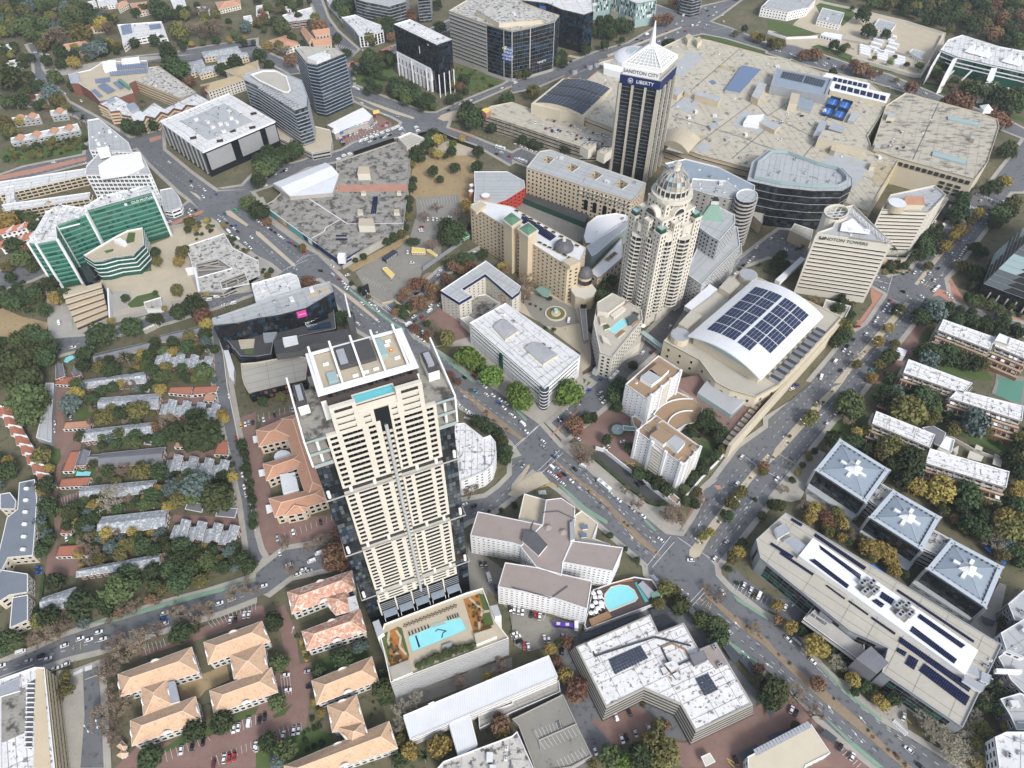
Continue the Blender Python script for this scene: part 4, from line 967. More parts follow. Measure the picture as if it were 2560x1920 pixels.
 P=ccw(W('21 735,960 865,880 975,945 830,1050 740,1040',27));MB().pr(P,22.8,27,PA,TN).bd('podium_block',e)
 m=MB();m.rg(P,27,27.8,-.4,PA);m.bd('podium_parapet',e)
 P=ccw(W('21 840,1190 955,1095 1005,1125 890,1220',23));MB().cap(P,23.05,'water').bd(SW,e)
 m=MB();m.rg(P,22.8,23.2,.6,PA);m.bd('pool_edge',e)
 P=ccw(W('21 990,1090 1060,1050 1090,1090 1010,1140',25));MB().pr(P,22.8,25,DR,GI).bd('pool_pavilion',e)
 t=W('21 870,1040 1000,950',25);m=MB()
 for k in range(9):
  p=t[0]+(t[1]-t[0])*k/8;m.bea(V3(p,25),V3(p+Vector((4,3)),25),.3,TI)
 m.bd('pergola',e)
 for s_,h_,m_ in(('21 850,1060 950,985 985,1005 880,1085',2.5,PA),('21 755,1080 800,1070 815,1130 765,1140',2,TA),('21 790,1150 830,1140 850,1170 800,1190',1.2,LF),('21 1050,1030 1100,1050 1090,1075 1040,1055',1.5,LF),('21 900,1240 960,1190 980,1205 915,1260',1.4,TI),('21 1030,1140 1090,1095 1105,1110 1050,1160',1.2,BO),('21 770,1230 830,1270 860,1330 790,1290',3,PA)):
  P=ccw(W(s_,22.8+h_));m=MB();m.pr(P,22.8,22.8+h_,PA,m_);m.bd('terrace_block',e)
 lo=ccw(W('21 740,1390 860,1410 1120,1230 1110,1300 870,1470 760,1420',9));MB().pr(lo,0,9,PA,TN).bd('street_terrace',e)
 for s in('21 760,1290','21 830,1330','21 930,1320','21 1000,1270','21 1050,1220','21 1130,1150'):
  p=W(s,12)[0];m=MB();m.tub(p,2.4,.1,11.6,12.4,WI,8);m.bea(V3(p,9),V3(p,12),.15,TI)
  o=m.bd('parasol');o[CA]='parasol';o[GO]='white parasols on the domed tower terrace';LAB.append((o,'round white parasol on the domed tower street terrace',p,12))
 B.flu()
domed_tower()
def ev(B,s,z,dz=.06):
 return[p for p in ccw(W(s,z))],z+dz
def flat(B,name,m,s,z,dz=.06):
 p=ccw(W(s,z));mb=MB();mb.cap(p,z+dz,m);return mb.bd(name,B.e)
def ef(B,d):
 P=B.pl_y;d=Vector(d).normalized()
 return max(range(len(P)),key=lambda i:Vector((P[(i+1)%len(P)].y-P[i].y,-(P[(i+1)%len(P)].x-P[i].x))).normalized().dot(d))
def ae(B,i,f,out=.2):
 a,b=B.pl_y[i],B.pl_y[(i+1)%len(B.pl_y)];u=(b-a).normalized();n=Vector((u.y,-u.x))
 return a+(b-a)*f+n*out,math.atan2(u.y,u.x),u,n,(b-a).length
def slab_hotel(label,roof,z,txt=None):
 B=bld('hotel_tower',label,roof,z,PA,GR,BA,fl=3.55,bay=400,hf=.34,glass=BL,frame=PA,mx=1.5,gf=5,par=1.6,cap=PA,hz=5.5 if txt else 1,flu=False)
 B.flu();return B
B=slab_hotel('cream triangular slab hotel with rooftop name sign beside the solar vaulted hall','31 420,350 1075,440 740,110 640,130 560,300',60,1)
i=ef(B,(-.1,-1));p,rz,u,n,L=ae(B,i,.38,.25)
txt(B,'SANDTON TOWERS',3.9,V3(p,55.8),rz,DA)
p,rz,u,n,L=ae(B,i,.10,.3);m=MB()
for k in range(-3,4):
 a=math.pi*(k/7.0)-math.pi/2
 m.bea(V3(p+u*2.0*math.cos(a)*(1 if k else .9),56.4+2*math.sin(a)+.6),V3(p+u*2.0*math.cos(a+.4),56.4+2*math.sin(a+.4)+.6),.8,DA)
m.bd('emblem',B.e)
P=[w1(pix('31',595+112*math.cos(t),165+62*math.sin(t)),63)for t in[2*math.pi*k/18 for k in range(18)]]
m=MB();P=ccw(P);m.side(P,0,63,PA);m.rg(P,61.5,63,-1.2,PA);m.cap(P,57,GR);m.bd('stair_drum',B.e)
m=MB();c=cen(P)
for k in range(0,18,3):m.bea(V3(P[k],60.8),V3(P[(k+8)%18],60.8),.3,WI)
m.bd('drum_bracing',B.e)
flat(B,'roof_sheeting',WH,'31 640,270 730,230 880,370 620,340',60,.3)
m=MB();t=W('31 700,130 1050,430',62);u=(t[1]-t[0]);nn=Vector((-u.y,u.x)).normalized()*3
for k in range(13):
 f=k/12;m.bea(V3(t[0]+u*f,58.5),V3(t[0]+u*f,62),.25,WI)
 if k<12:m.bea(V3(t[0]+u*f,62),V3(t[0]+u*(f+1/12)-nn*0,58.6),.2,WI);m.bea(V3(t[0]+u*f,62),V3(t[0]+u*f-nn*0+nn,58.6),.2,WI)
m.bea(V3(t[0],62),V3(t[1],62),.3,WI);m.bd('roof_truss',B.e)
rk(B,offs(B.pl_y,-6),58.4,5)
bld(HT,'low cream base under the triangular slab hotel','31 500,925 660,970 720,985 650,1120 610,1080 470,1010',9,PA,TN,None)
B=slab_hotel('tan triangular slab hotel with round water tank, behind the one with the rooftop sign','31 980,150 1400,165 1540,20 1440,-60 1060,20',46)
m=MB();c=W('31 1115,100',50)[0];m.tub(c,7,7,44.5,51,TA,18,WE);m.bd('water_tank',B.e)
bo(B,'31 1180,110 1350,110 1340,40 1180,35',44.6,6,CE,LI,TE);rk(B,B.pl_y,44.5,6)
bld(HT,'low cream base under the tan slab hotel with the water tank','31 1010,560 1190,570 1340,340 1440,200 1540,40 1560,60 1320,420 1200,575',5,CE,TA,None)
def hall():
 B=Bld('exhibition_hall','sandstone convention hall with white barrel roof full of solar panels',W('31 0,1200',20)[0])
 e=B.e
 body=ccw(W('21 1310,1285 1560,1030 1790,825 1980,690 2140,740 31 480,1000 640,1078 300,1450 100,1660 22 2110,110 1890,50 1760,-20 21 1620,1450',19))
 m=MB();m.side(body,0,19,CE);m.bd('wall',e)
 m=MB();m.rg(body,17.8,19,-.6,CE);m.bd('parapet',e);MB().cap(offs(body,-.3),17.8,TN).bd('roof',e)
 for i in range(len(body)):
  B.face(body[i],body[(i+1)%len(body)],3,16,PU,fl=6.5,bay=10,wf=.18,hf=.4,frame=SA)
 z=27.0
 A,D,C,Bk=W('21 1520,1245 2150,1625 31 480,1075 21 2090,755',z)
 Hh=7.0;n=14
 def pt(f,k,dz=0,gr=0):
  k2=k
  l=A+(Bk-A)*f;r=D+(C-D)*f
  p=l+(r-l)*k2
  return Vector((p.x,p.y,z+Hh*(1-(2*k-1)**2)+dz))
 inner=[A+(Bk-A)*.05+(D-A)*.05,D+(C-D)*.05-(D-A)*.05,C-(C-D)*.05-(C-Bk)*.05,Bk-(Bk-A)*.05+(C-Bk)*.05]
 m=MB();m.pr(inner,17,z,CE);m.bd('wall',e)
 m=MB()
 for f,fl in((.04,1),(.96,0)):
  t=[pt(f,k/n,-.4)for k in range(n+1)]
  q=[tuple(p)for p in t]+[(t[-1].x,t[-1].y,z-1),(t[0].x,t[0].y,z-1)]
  m.face(q,GS)
 m.bd('gable_glazing',e)
 m=MB()
 for k in range(n):
  m.face([pt(0,k/n),pt(0,(k+1)/n),pt(1,(k+1)/n),pt(1,k/n)],WE)
  m.face([pt(0,k/n,-1),pt(1,k/n,-1),pt(1,(k+1)/n,-1),pt(0,(k+1)/n,-1)],WH)
  for f in(0,1):m.face([pt(f,k/n,-1),pt(f,(k+1)/n,-1),pt(f,(k+1)/n),pt(f,k/n)][::1 if f==0 else-1],WH)
 for k in(0,1):m.face([pt(0,k,-1),pt(0,k),pt(1,k),pt(1,k,-1)],WH)
 m.bd('roof',e)
 m=MB();up=Vector((0,0,.1))
 for k in range(0,41):m.bea(pt(0,k/40)+up*.5,pt(1,k/40)+up*.5,.12,WH,.12)
 m.bd('standing_seam',e,kind='stuff')
 for bi in range(6):
  f0,f1=.14+bi*.125,.14+bi*.125+.117
  for(k0,k1,nn)in((.12,.30,4),(.31,.488,4),(.525,.70,4),(.71,.88,4)):
   if bi in(0,)and k0>.7:continue
   for a in range(nn):
    for b in range(2):
     ka,kb=k0+(k1-k0)*(a+.03)/nn,k0+(k1-k0)*(a+.9)/nn
     fa,fb=f0+(f1-f0)*(b+.02)/2,f0+(f1-f0)*(b+.98)/2
     m=MB();m.face([pt(fa,ka,.35),pt(fa,kb,.35),pt(fb,kb,.35),pt(fb,ka,.35)],'solar')
     for c in range(1,6):
      t=fa+(fb-fa)*c/6;m.bea(pt(t,ka,.37),pt(t,kb,.37),.09,SO,.04)
     m.bea(pt(fa,(ka+kb)/2,.37),pt(fb,(ka+kb)/2,.37),.08,SO,.04)
     m.bd('solar_panel',e)
 bo(B,'21 1440,1140 1550,1020 1640,1070 1510,1180',17.8,4,CE,PL,TN)
 bo(B,'21 1790,825 1880,730 1970,790 1880,880',17.8,5,CE,PL,TN)
 for s,r in(('21 1455,1235',7),('21 2045,715',7)):
  c=W(s,23)[0];m=MB();m.tub(c,r,r,17.8,23.5,CE,16,SI);m.bd('roof_drum',e)
 m=MB();P=W('21 1490,985 1710,795 1780,840 1550,1020',22);m.pr(P,17.8,22,SI,WE);m.bd('loading_canopy',e)
 for k in range(10):
  t0=W('31 480,1075 22 2150,-20',24);f=.12+k*.08
  p=t0[0]+(t0[1]-t0[0])*f;u=(t0[1]-t0[0]).normalized();nr=Vector((-u.y,u.x))
  if nr.x<0:nr=-nr
  m=MB();m.pr([p+nr*1,p+nr*9,p+nr*9+u*3.2,p+nr*1+u*3.2],18,21.5+(k%3)*.5,SI,SR);m.bd('chiller',e)
 for k in range(3):
  a,b=W('31 640,1090 22 1870,520',14-k*4);u=(b-a).normalized();nr=Vector((u.y,-u.x));nr=nr if nr.x>0 else-nr
  MB().pr([a,b,b+nr*2.2,a+nr*2.2],0,14-k*4,CE,TA).bd('terrace_wall',e)
 lo=ccw(W('21 1330,1640 1760,1540 22 2100,120 2090,230 1900,500 1650,190 1590,130 1420,20',7));MB().pr(lo,0,7,CE,BR).bd('lower_terrace',e)
 q=W('22 1605,70 1760,-120 2045,120 1895,260',12);m=MB();m.pr(q,6.8,11.3,GS,WH)
 for k in range(10):
  f=k/9;x0=q[0]+(q[1]-q[0])*f;x1=q[3]+(q[2]-q[3])*f
 for k in range(8):
  f0,f1=k/8,(k+1)/8;hz=lambda f:11.4+1.6*(1-(2*f-1)**2)
  a0,a1=q[0]+(q[1]-q[0])*f0,q[0]+(q[1]-q[0])*f1;b0,b1=q[3]+(q[2]-q[3])*f0,q[3]+(q[2]-q[3])*f1
  m.face([V3(a0,hz(f0)),V3(b0,hz(f0)),V3(b1,hz(f1)),V3(a1,hz(f1))],WE);m.face([V3(a0,hz(f0)),V3(a1,hz(f1)),V3(b1,hz(f1)),V3(b0,hz(f0))],WE)
 m.bd('restaurant_vault',e)
 wb=W('22 1850,510 2212,60 31 130,1659',8)
 for a,b in zip(wb,wb[1:]):
  u=(b-a).normalized();n_=Vector((-u.y,u.x))*2
  MB().pr([a-n_,b-n_,b+n_,a+n_],0,8,CE,TI).bd('ramp_wall',e)
  k=0
  while k*5<(b-a).length:MB().bx(V3(a+u*k*5,8),3,4,.7,CE,math.atan2(u.y,u.x)).bd('ramp_beam',e);k+=1
 B.flu()
hall()
B=bld('hotel','sandstone hotel wing with two green-capped towers, dome and silver roof','11 1850,108 1935,70 21 0,125 640,480 590,600 480,640',38,SA,WE,PU,fl=3.7,bay=4.6,wf=.36,hf=.42,frame=SA,par=.6,cap=SA,flu=False)
z=37.5
bo(B,'11 1850,130 1940,80 1990,110 1900,175',z,3,SA,'roof_tower',TA)
bo(B,'21 440,600 520,560 590,600 500,640',z,3.5,SA,'roof_tower',TA)
for s,zz in(('21 -75,225 -5,175 75,235 0,285',50),('21 62,310 140,262 215,322 140,368',50)):
 P=ccw(W(s,zz));m=MB();m.pr(P,0,zz-3,SA);m.rg(P,zz-4,zz-2.5,.8,SA);m.rg(offs(P,.5),zz-2,zz-.6,.6,PA);m.pr(P,zz-3,zz-.5,SA);m.bd('stair_tower',B.e)
 c=cen(P);m=MB()
 for k in range(4):
  a,b=P[k],P[(k+1)%4];m.face([V3(a,zz-.45),V3(b,zz-.45),V3(c,zz+1.6)],'coppergreen')
 m.bd('tower_roof',B.e)
c=W('21 448,455',41)[0];m=MB()
for k in range(6):
 t0,t1=k*.25,(k+1)*.25;m.tub(c,8*math.cos(t0),8*math.cos(t1),38+7*math.sin(t0),38+7*math.sin(t1),LE,20)
m.tub(c,1.6,1.2,45,46.5,PA,8);m.bd('dome',B.e)
sol(B,'21 95,190 385,385 330,425 65,255',37.6,24,7)
for k in range(9):
 p=W('21 40,165 560,465',38);q=p[0]+(p[1]-p[0])*(k/8);MB().bx(V3(q,z),3.4,2.2,1.0,SA,-.55,RE).bd('roof_window',B.e)
for k in range(7):
 p=W('21 240,440 500,570',38);q=p[0]+(p[1]-p[0])*(k/6);MB().bx(V3(q,z),3.4,2.2,1.0,SA,-.55,RE).bd('roof_window',B.e)
B.flu()
bld('hotel_canopy','pale green glass canopy over the sandstone hotel entrance','21 200,840 250,810 345,850 310,905 260,890',6,GS,'copper',None,z0=5,par=0,cat=CN)
c=W('21 615,880',10)[0];B=Bld('rotunda','octagonal sandstone gate pavilion with dark ribbed dome beside the hotel',c)
m=MB();m.tub(c,9.5,9.5,0,14,SA,8,'coppergreen');m.bd('wall',B.e);MB().tub(c,10.2,10.2,13.2,14.3,PA,8).bd('cornice',B.e)
c2=c+Vector((1,7));m=MB();m.tub(c2,5.5,5.5,14,24,SA,12);m.tub(c2,5.9,5.9,17,21,GL,12);m.bd('drum',B.e)
m=MB()
for k in range(6):
 t0,t1=k*.25,(k+1)*.25;m.tub(c2,6.2*math.cos(t0),6.2*math.cos(t1),24+7*math.sin(t0),24+7*math.sin(t1),LE,16)
m.bd('dome',B.e)
MB().bx(V3(c+Vector((0,-9.4)),0),4.5,1,7,RE,0).bd('door',B.e)
B.flu()
B=bld('apartment_block','long sandstone apartment block with arcade and grey stepped roofs','20 125,1445 240,1305 330,1290 720,1430 1160,1580 1110,1659 1040,1735 600,1600',30,SA,GR,PU,fl=4.2,bay=4.2,wf=.42,hf=.5,frame=PA,par=.8,cap=PA,flu=False,holes=['20 250,1380 300,1345 365,1365 320,1410','20 455,1450 510,1410 580,1440 525,1480','20 660,1515 720,1475 780,1510 720,1550','20 880,1590 935,1550 1010,1590 950,1630'])
i=ef(B,(-.3,-1));
for f in(.12,.3,.5,.68,.86):
 p,rz,u,n,L=ae(B,i,f,.25);pts=[V3(p-u*2,6)]+[V3(p-u*2*math.cos(math.pi*k/8),15+2*math.sin(math.pi*k/8))for k in range(9)]+[V3(p+u*2,6)]
 m=MB();m.face(pts,GL);m.bd('arched_window',B.e)
for k in range(16):
 p,rz,u,n,L=ae(B,i,.03+k*.062,.9);MB().bx(V3(p,22),4.4,1.8,.5,PA,rz).bd('balcony_slab',B.e);MB().bx(V3(p-n*.1,26),4.2,1.6,.4,PA,rz).bd('balcony_slab',B.e)
for s in('20 590,1260 660,1220 730,1250 660,1300','20 735,1310 800,1270 865,1290 800,1340'):
 bo(B,s,29,9,PA,'roof_tower',TA);p=W(s,38)
 for k in range(6):inst(AI,um_(0),B.e,V3(p[0]+(p[2]-p[0])*(.2+.3*(k%3))+(p[1]-p[0])*(.2*(k//3)),38.2),.5)
rk(B,B.pl_y,29,5);B.flu()
bld('arcade','black-roofed restaurant arcade along the sandstone square','21 75,45 110,5 665,200 630,265',6,GN,DR,None,par=0)
bld('market_building','low white-roofed hall with curved corner beside the sandstone square','21 620,385 650,270 730,205 900,180 1000,200 1000,270 720,440 640,440',14,SA,WH,PU,par=.8,bay=6,kit=2)
bld('market_building','long glazed barrel passage between the square and the domed tower','21 640,470 900,300 1010,235 1010,290 720,540 690,555',17,GS,SI,None,par=.3)
bld('market_building','white flat roofed sandstone wing with one oblong roof light by the rotunda','21 670,690 760,600 960,380 960,560 770,730 740,740',15,SA,WH,PU,par=1,bay=6,fl=6,wf=.4,cap=SA,holes=['21 800,580 885,515 910,530 830,595'])
B=bld('theatre','angular grey roofed hall with red side walls beside the vacant field','10 1885,1480 2170,1480 20 105,1560 115,1620 -60,1730 -250,1790 -330,1740 10 1890,1640',16,'red',GR,PU,par=.6,bay=5,wf=.4,frame=RD)
sol(B,'10 1945,1475 2060,1475 2060,1500 1945,1500',15.6,10,2)
for s in('10 1865,1590 0','10 1860,1640 0','11 1985,60 0'):
 c=W(s.rsplit(' ',1)[0],14)[0];MB().tub(c,4 if'1985' in s else 2.5,4 if'1985' in s else 2.5,0,18 if'1985' in s else 13,TE,14,WH).bd('brick_drum',B.e)
B=bld(OF,'grey granite stepped office with green glass pyramid roof','21 1600,240 1760,110 1925,195 1930,260 1790,420 1720,380 1610,300',48,GR,GR,PU,fl=3.7,bay=3.4,wf=.5,hf=.5,frame=GR,glass=GL,flu=False)
q=W('21 1625,200 1740,85 1830,225 1640,235',49);P=ccw(W('21 1625,215 1690,95 1790,110 1835,230',50));c=cen(P)
m=MB()
tp=[c+(p-c)*.32 for p in P]
for k in range(4):m.face([V3(P[k],47),V3(P[(k+1)%4],47),V3(tp[(k+1)%4],58),V3(tp[k],58)],'copper')
m.pr(tp,58,61,PA,GL);m.bd('pyramid_roof',B.e);B.flu()
bld('office_wing','white gridded stepped wing below the green pyramid office','21 1600,480 1640,380 1760,400 1900,280 1950,300 1970,460 1740,690 1640,800 1500,700',30,SI,GR,PU,fl=3.7,bay=3.3,wf=.5,hf=.5,frame=WI)
bld('office_wing','lower grey shop base under the green pyramid office','21 1475,760 1500,690 1640,790 1760,690 1980,440 1990,520 1770,760 1600,860',12,GR,GR,MU,fl=4,bay=4,wf=.7,hf=.6,frame=GR)
P=ccw([w1(pix('21',2030+95*math.cos(t),30+60*math.sin(t)),50)for t in[2*math.pi*k/14 for k in range(14)]])
B=bld('round_office','rounded banded glass office tower beside the granite office','',50,GL,GR,None,world=P,flu=False)
for k in range(13):MB().rg(P,3+k*3.6,4.1+k*3.6,.9,CO).bd(SP,B.e)
B.flu()
bld('slab_office','plain concrete slab office with small square windows behind the domed tower','21 1540,-30 1560,-120 1850,-100 1990,0 1960,60 1880,60 1700,20',46,CO,GR,PU,fl=3.6,bay=5,wf=.3,hf=.4,frame=CO,kit=8)
bld('banded_office','curved office with solar covered roof and white fins behind the dome','20 1320,1410 1500,1370 1780,1440 2100,1600 2090,1659 1900,1640 1530,1560 1400,1480',44,CO,BU,BA,fl=3.6,bay=3,hf=.5,kit=9)
B=bld(OF,'black glass oval office with steel crown in front of the shopping centre roofs','30 -140,1400 0,1290 170,1300 440,1400 640,1450 730,1540 730,1600 640,1650 400,1650 100,1620 -180,1560',40,BL,GR,None,flu=False,par=.6,cap=SI)
for i in range(len(B.pl_y)):B.face(B.pl_y[i],B.pl_y[(i+1)%len(B.pl_y)],1,39,PE,fl=3.6,bay=3.2,wf=.94,hf=.9,glass=[BL,GL,GL,G_])
P=offs(B.pl_y,-5)
for k in range(len(P)):
 a,b=P[k],P[(k+1)%len(P)]
 m=MB();m.pr([a,b,b*.97+cen(P)*.03,a*.97+cen(P)*.03],40,43,GS,SI);m.bd('crown_screen',B.e)
rk(B,offs(P,-2),39.4,16,kinds=(0,2,2,4),marg=2)
for z in(10,18,26,33):MB().rg(B.pl_y,z,z+.5,.25,SI).bd('trim_band',B.e)
B.flu()
bld('gate_block','cream portal building with dark doorway below the black oval office','31 190,330 230,270 390,325 370,420',12,SA,TN,None,par=.6)
bld('gate_block','cream portal shop with white sign beside the rounded glass tower','21 2050,170 2060,110 2190,140 2160,270',12,SA,TN,None,par=.6)
B=Bld('footbridge','white tube footbridge from the triangular slab hotel to the convention hall',W('31 190,680',8)[0],'bridge')
a,b=W('31 80,780 300,580',9);m=MB();u=(b-a).normalized();n=Vector((-u.y,u.x))*2.2;m.pr([a-n,b-n,b+n,a+n],7,10.5,WI,WE,bottom=True);m.bd('deck',B.e)
for f in(.2,.8):MB().bx(V3(a+(b-a)*f,0),1.2,1.2,7,CO).bd('pier',B.e)
B=Bld('footbridge','steel and glass footbridge over the street below the domed tower',W('21 1200,1250',8)[0],'bridge')
a,b=W('21 1120,1205 1300,1340',9);m=MB();u=(b-a).normalized();n=Vector((-u.y,u.x))*2;m.pr([a-n,b-n,b+n,a+n],6,6.5,GE,bottom=True);m.bd('deck',B.e)
m=MB();m.pr([a-n,b-n,b+n,a+n],9,9.3,GS,GS,bottom=True);m.bd('roof',B.e)
for k in range(9):
 p=a+(b-a)*k/8
 for s in(-1,1):MB().bea(V3(p+n*s,6.5),V3(p+n*s,9),.2,GE).bd('post',B.e)
bld('glazed_canopy','silver glass canopy at the street corner below the pool terrace','21 700,1530 800,1420 860,1420 730,1590 690,1570',5,GS,SI,None,z0=4.6,par=0,cat=CN)
bld('covered_ramp','dark covered escalator ramp beside the domed tower','21 680,1280 720,1260 840,1410 780,1450 700,1500',4,BL,DR,None,par=0,cat='ramp')
bld('covered_ramp','pale concrete ramp from rotunda down to the forecourt','21 580,990 640,990 660,1270 620,1280',4,CO,CO,None,par=0.6,cat='ramp')
P=ccw(W('11 1595,850 1985,592 21 78,815 60,860 11 2212,905 1980,705 1775,835 1858,890 1755,950',21.5))
B=bld('ring_hotel','cream courtyard hotel with navy roof band and pale flat roof','',21.5,PA,GR,PU,world=P,fl=3.0,bay=4.6,wf=.26,hf=.36,frame=PA,par=.7,cap=WH,flu=False,mx=1)
m=MB();m.rg(P,18.6,20.9,.3,'navy');m.bd('roof_band',B.e)
i=ef(B,(-1,-.55));p,rz,u,n,L=ae(B,i,.68,.2)
for k in range(14):
 t=2*math.pi*k/14;m=MB();m.bx((p.x+u.x*3.6*math.cos(t),p.y+u.y*3.6*math.cos(t),11+3.6*math.sin(t)),1.0,.25,1.0,'orange',rz);m.bd('wall_emblem',B.e)
B.flu()
B2=bld(HT,'low stained terrace block in the courtyard of the cream ring hotel','11 1830,1070 1860,900 1985,880 2110,960 1900,1110',4,PA,DI,None)
bld(HT,'cream service wing below the navy banded courtyard hotel','11 1760,1090 1830,1070 1900,1110 1850,1170',7,PA,PA,None)
B=bld(OF,'white box office with ribbed facade at the main crossroads','G 1014,697 1092,654 1254,768 1176,838',21.5,WI,WT,BA,fl=3.6,bay=2.4,hf=.45,frame=WH,flu=False,par=1.0,kit=9,mx=3)
i=ef(B,(-1,-.7));p,rz,u,n,L=ae(B,i,.5,.3)
for i in range(4):
 B.face(B.pl_y[i],B.pl_y[(i+1)%4],0,9,'ribs',bay=1.5,wf=.35,frame=WH,nm='fin')
 a,b=B.pl_y[i],B.pl_y[(i+1)%4]
 m=MB();m.pr(offs([a,b,b-(b-a)*.01,a],0.0),0,.1,BL)
i=ef(B,(-.6,-1));p,rz,u,n,L=ae(B,i,.45,.5);MB().bx(V3(p,0),3.5,1.2,18,GN,rz).bd('entrance_glazing',B.e)
c=min(B.pl_y,key=lambda v:v.y);m=MB();m.tub(c+Vector((0,1.2)),3.4,3.4,0,20,G_,14);m.bd('corner_bay',B.e)
for k in range(6):MB().tub(c+Vector((0,1.2)),3.6,3.6,2+k*3.4,2.5+k*3.4,WH,14).bd('bay_ring',B.e)
for s in('21 110,1340 230,1290 400,1400 270,1480','11 2050,1160 2150,1090 21 60,1190 -60,1270'):
 q=W(s,23);m=MB();m.pr(q,20.5,22.5,CE,GR);u=q[1]-q[0]
 for k in range(6):
  f0,f1=k/6,(k+1)/6;hz=lambda f:22.5+1.5*(1-(2*f-1)**2);a0,a1=q[0]+(q[1]-q[0])*f0,q[0]+(q[1]-q[0])*f1;b0,b1=q[3]+(q[2]-q[3])*f0,q[3]+(q[2]-q[3])*f1
  m.face([V3(a0,hz(f0)),V3(a1,hz(f1)),V3(b1,hz(f1)),V3(b0,hz(f0))],WE);m.face([V3(a0,hz(f0)),V3(b0,hz(f0)),V3(b1,hz(f1)),V3(a1,hz(f1))],WE)
 m.bd('rooflight_vault',B.e)
B.flu()
c=W('21 377,1055',0)[0];B=Bld('fountain','round tiered stone fountain in the hotel forecourt',c,'fountain')
MB().tub(c,8.6,8.6,0,.9,CE,20,PA).bd('basin',B.e);MB().tub(c,7.4,7.4,.9,1.0,CE,20,'leaf_olive').bd('pool',B.e);MB().tub(c,4,3.6,.9,2,CE,14,TA).bd('bowl',B.e);MB().tub(c,1.8,1.2,2,4.2,CE,10,'water').bd('bowl',B.e);MB().tub(c,.4,1.6,4.2,5,CE,10,'water').bd('bowl',B.e)
def white_block(label,roof,z=28):
 B=bld('hotel_block',label,roof,z,WH,BO,PU,fl=2.9,bay=3.6,wf=.26,hf=.36,frame=WH,par=1.2,cap=WH,flu=False,mx=1.2)
 P=B.pl_y
 for i in range(4):
  a,b=P[i],P[(i+1)%4];u=(b-a).normalized();n=Vector((u.y,-u.x));rz=math.atan2(u.y,u.x);L=(b-a).length
  if n.dot(-a)<0:continue
  for f in(.04,.36,.64,.96):MB().bx(V3(a+u*L*f+n*.3,0),L*.05,1.6,z+1.4,WH,rz).bd('buttress',B.e)
  for f in(.5,):
   for k in range(9):MB().bx(V3(a+u*L*f+n*.6,1.6+k*2.9),L*.2,1.3,1.0,PA,rz).bd('balcony',B.e)
 ins=[cen(P)+(p-cen(P))*.5 for p in P]
 q=[(ins[0]*(1-f)+ins[1]*f)for f in(0,.45)];r_=[(ins[3]*(1-f)+ins[2]*f)for f in(0,.45)]
 return B
B=white_block('white ten-storey hotel block with brown roof, nearer of the twin pair','22 1072,400 1245,268 1632,540 1480,702')
bo(B,'22 1195,440 1290,370 1400,440 1310,520',26.8,4.5,WH,LI,BO);bo(B,'22 1340,500 1410,440 1500,500 1430,580',26.8,4,WH,LI,GR)
for s in('22 1140,370 1170,350 1210,385 1180,405','22 1240,300 1270,285 1300,310 1270,330','22 1400,620 1430,590 1470,620 1440,650','22 1540,540 1570,520 1600,550 1570,570'):bo(B,s,26.8,1.2,WH,'roof_wall',BO)
rk(B,B.pl_y,26.8,4,kinds=(0,1,4));B.flu()
B=white_block('white hotel block with brown roof, farther of the twin pair','21 980,1659 1265,1410 1465,1540 22 1190,110 1165,130')
bo(B,'21 1110,1600 1200,1530 1290,1600 1210,1659',26.8,4,WH,LI,GR);bo(B,'21 1180,1540 1270,1470 1360,1530 1290,1600',26.8,4,WH,LI,BO);rk(B,B.pl_y,26.8,3,kinds=(0,1));B.flu()
B=bld(HT,'fan shaped brown terrace linking the twin white hotel blocks','22 1190,220 1420,60 1560,120 1650,200 1640,260 1600,330 1500,350 1420,400 1250,290',5,WH,BO,None,cap=WH,flu=False)
c=W('22 1560,400',5)[0]
for r in(28,40,17):
 m=MB();
 P=[c+Vector((math.cos(t),math.sin(t)))*r for t in[math.radians(d)for d in range(80,185,8)]]
 for a,b in zip(P,P[1:]):
  if inside((a+b)/2,B.pl_y):m.bea(V3(a,5.3),V3(b,5.3),.7,WH,.9)
 m.bd('curved_parapet',B.e)
B.flu()
bld('porte_cochere','green glass entrance canopy at the twin hotel fountain','22 955,355 1080,370 1080,405 965,400',5,'copper','copper',None,z0=4.4,par=.4,cat=CN)
bld(HT,'curved brown canopy wing between twin white blocks','22 1030,285 1060,270 1130,320 1100,400 1070,400',5,WH,BO,None)
for s,r,lab in(('22 912,398',4.2,'round driveway fountain before the twin white hotel blocks'),):
 c=W(s)[0];B=Bld('fountain',lab,c,'fountain');MB().tub(c,6.5,6.5,0,.5,'flowers',16,'soil').bd('planter',B.e);MB().tub(c,r,r,.5,1,WH,16,GS).bd('basin',B.e);MB().tub(c,.6,.4,1,2,WH,8).bd('spout',B.e)
def wall(label,s,h,m_,w=.5,name='boundary_wall',cat='wall',top=None):
 p=W(s,h);B=thg(name,label,cat,(p[0].x,p[0].y,0))
 mb=MB()
 for a,b in zip(p,p[1:]):
  u=(b-a);L=u.length
  if L<.3:continue
  u.normalize();n=Vector((-u.y,u.x))*w/2
  mb.pr([a-n,b-n,b+n,a+n],0,h,m_,top or m_)
 mb.bd('wall_panel',B)
 return B
wall('white garden wall between the twin hotel blocks and the ramp','22 725,540 800,560 900,640 1340,985 1460,1030',3.5,WH,.6)
wall('white garden wall of the twin hotel along the wide avenue','22 1460,1010 1660,780 1780,660 2050,330',3.5,WH,.6)
bld('gatehouse','small brown roofed gatehouse at the hotel garden corner','22 1345,975 1385,935 1460,1000 1430,1045',5,WH,BO,None)
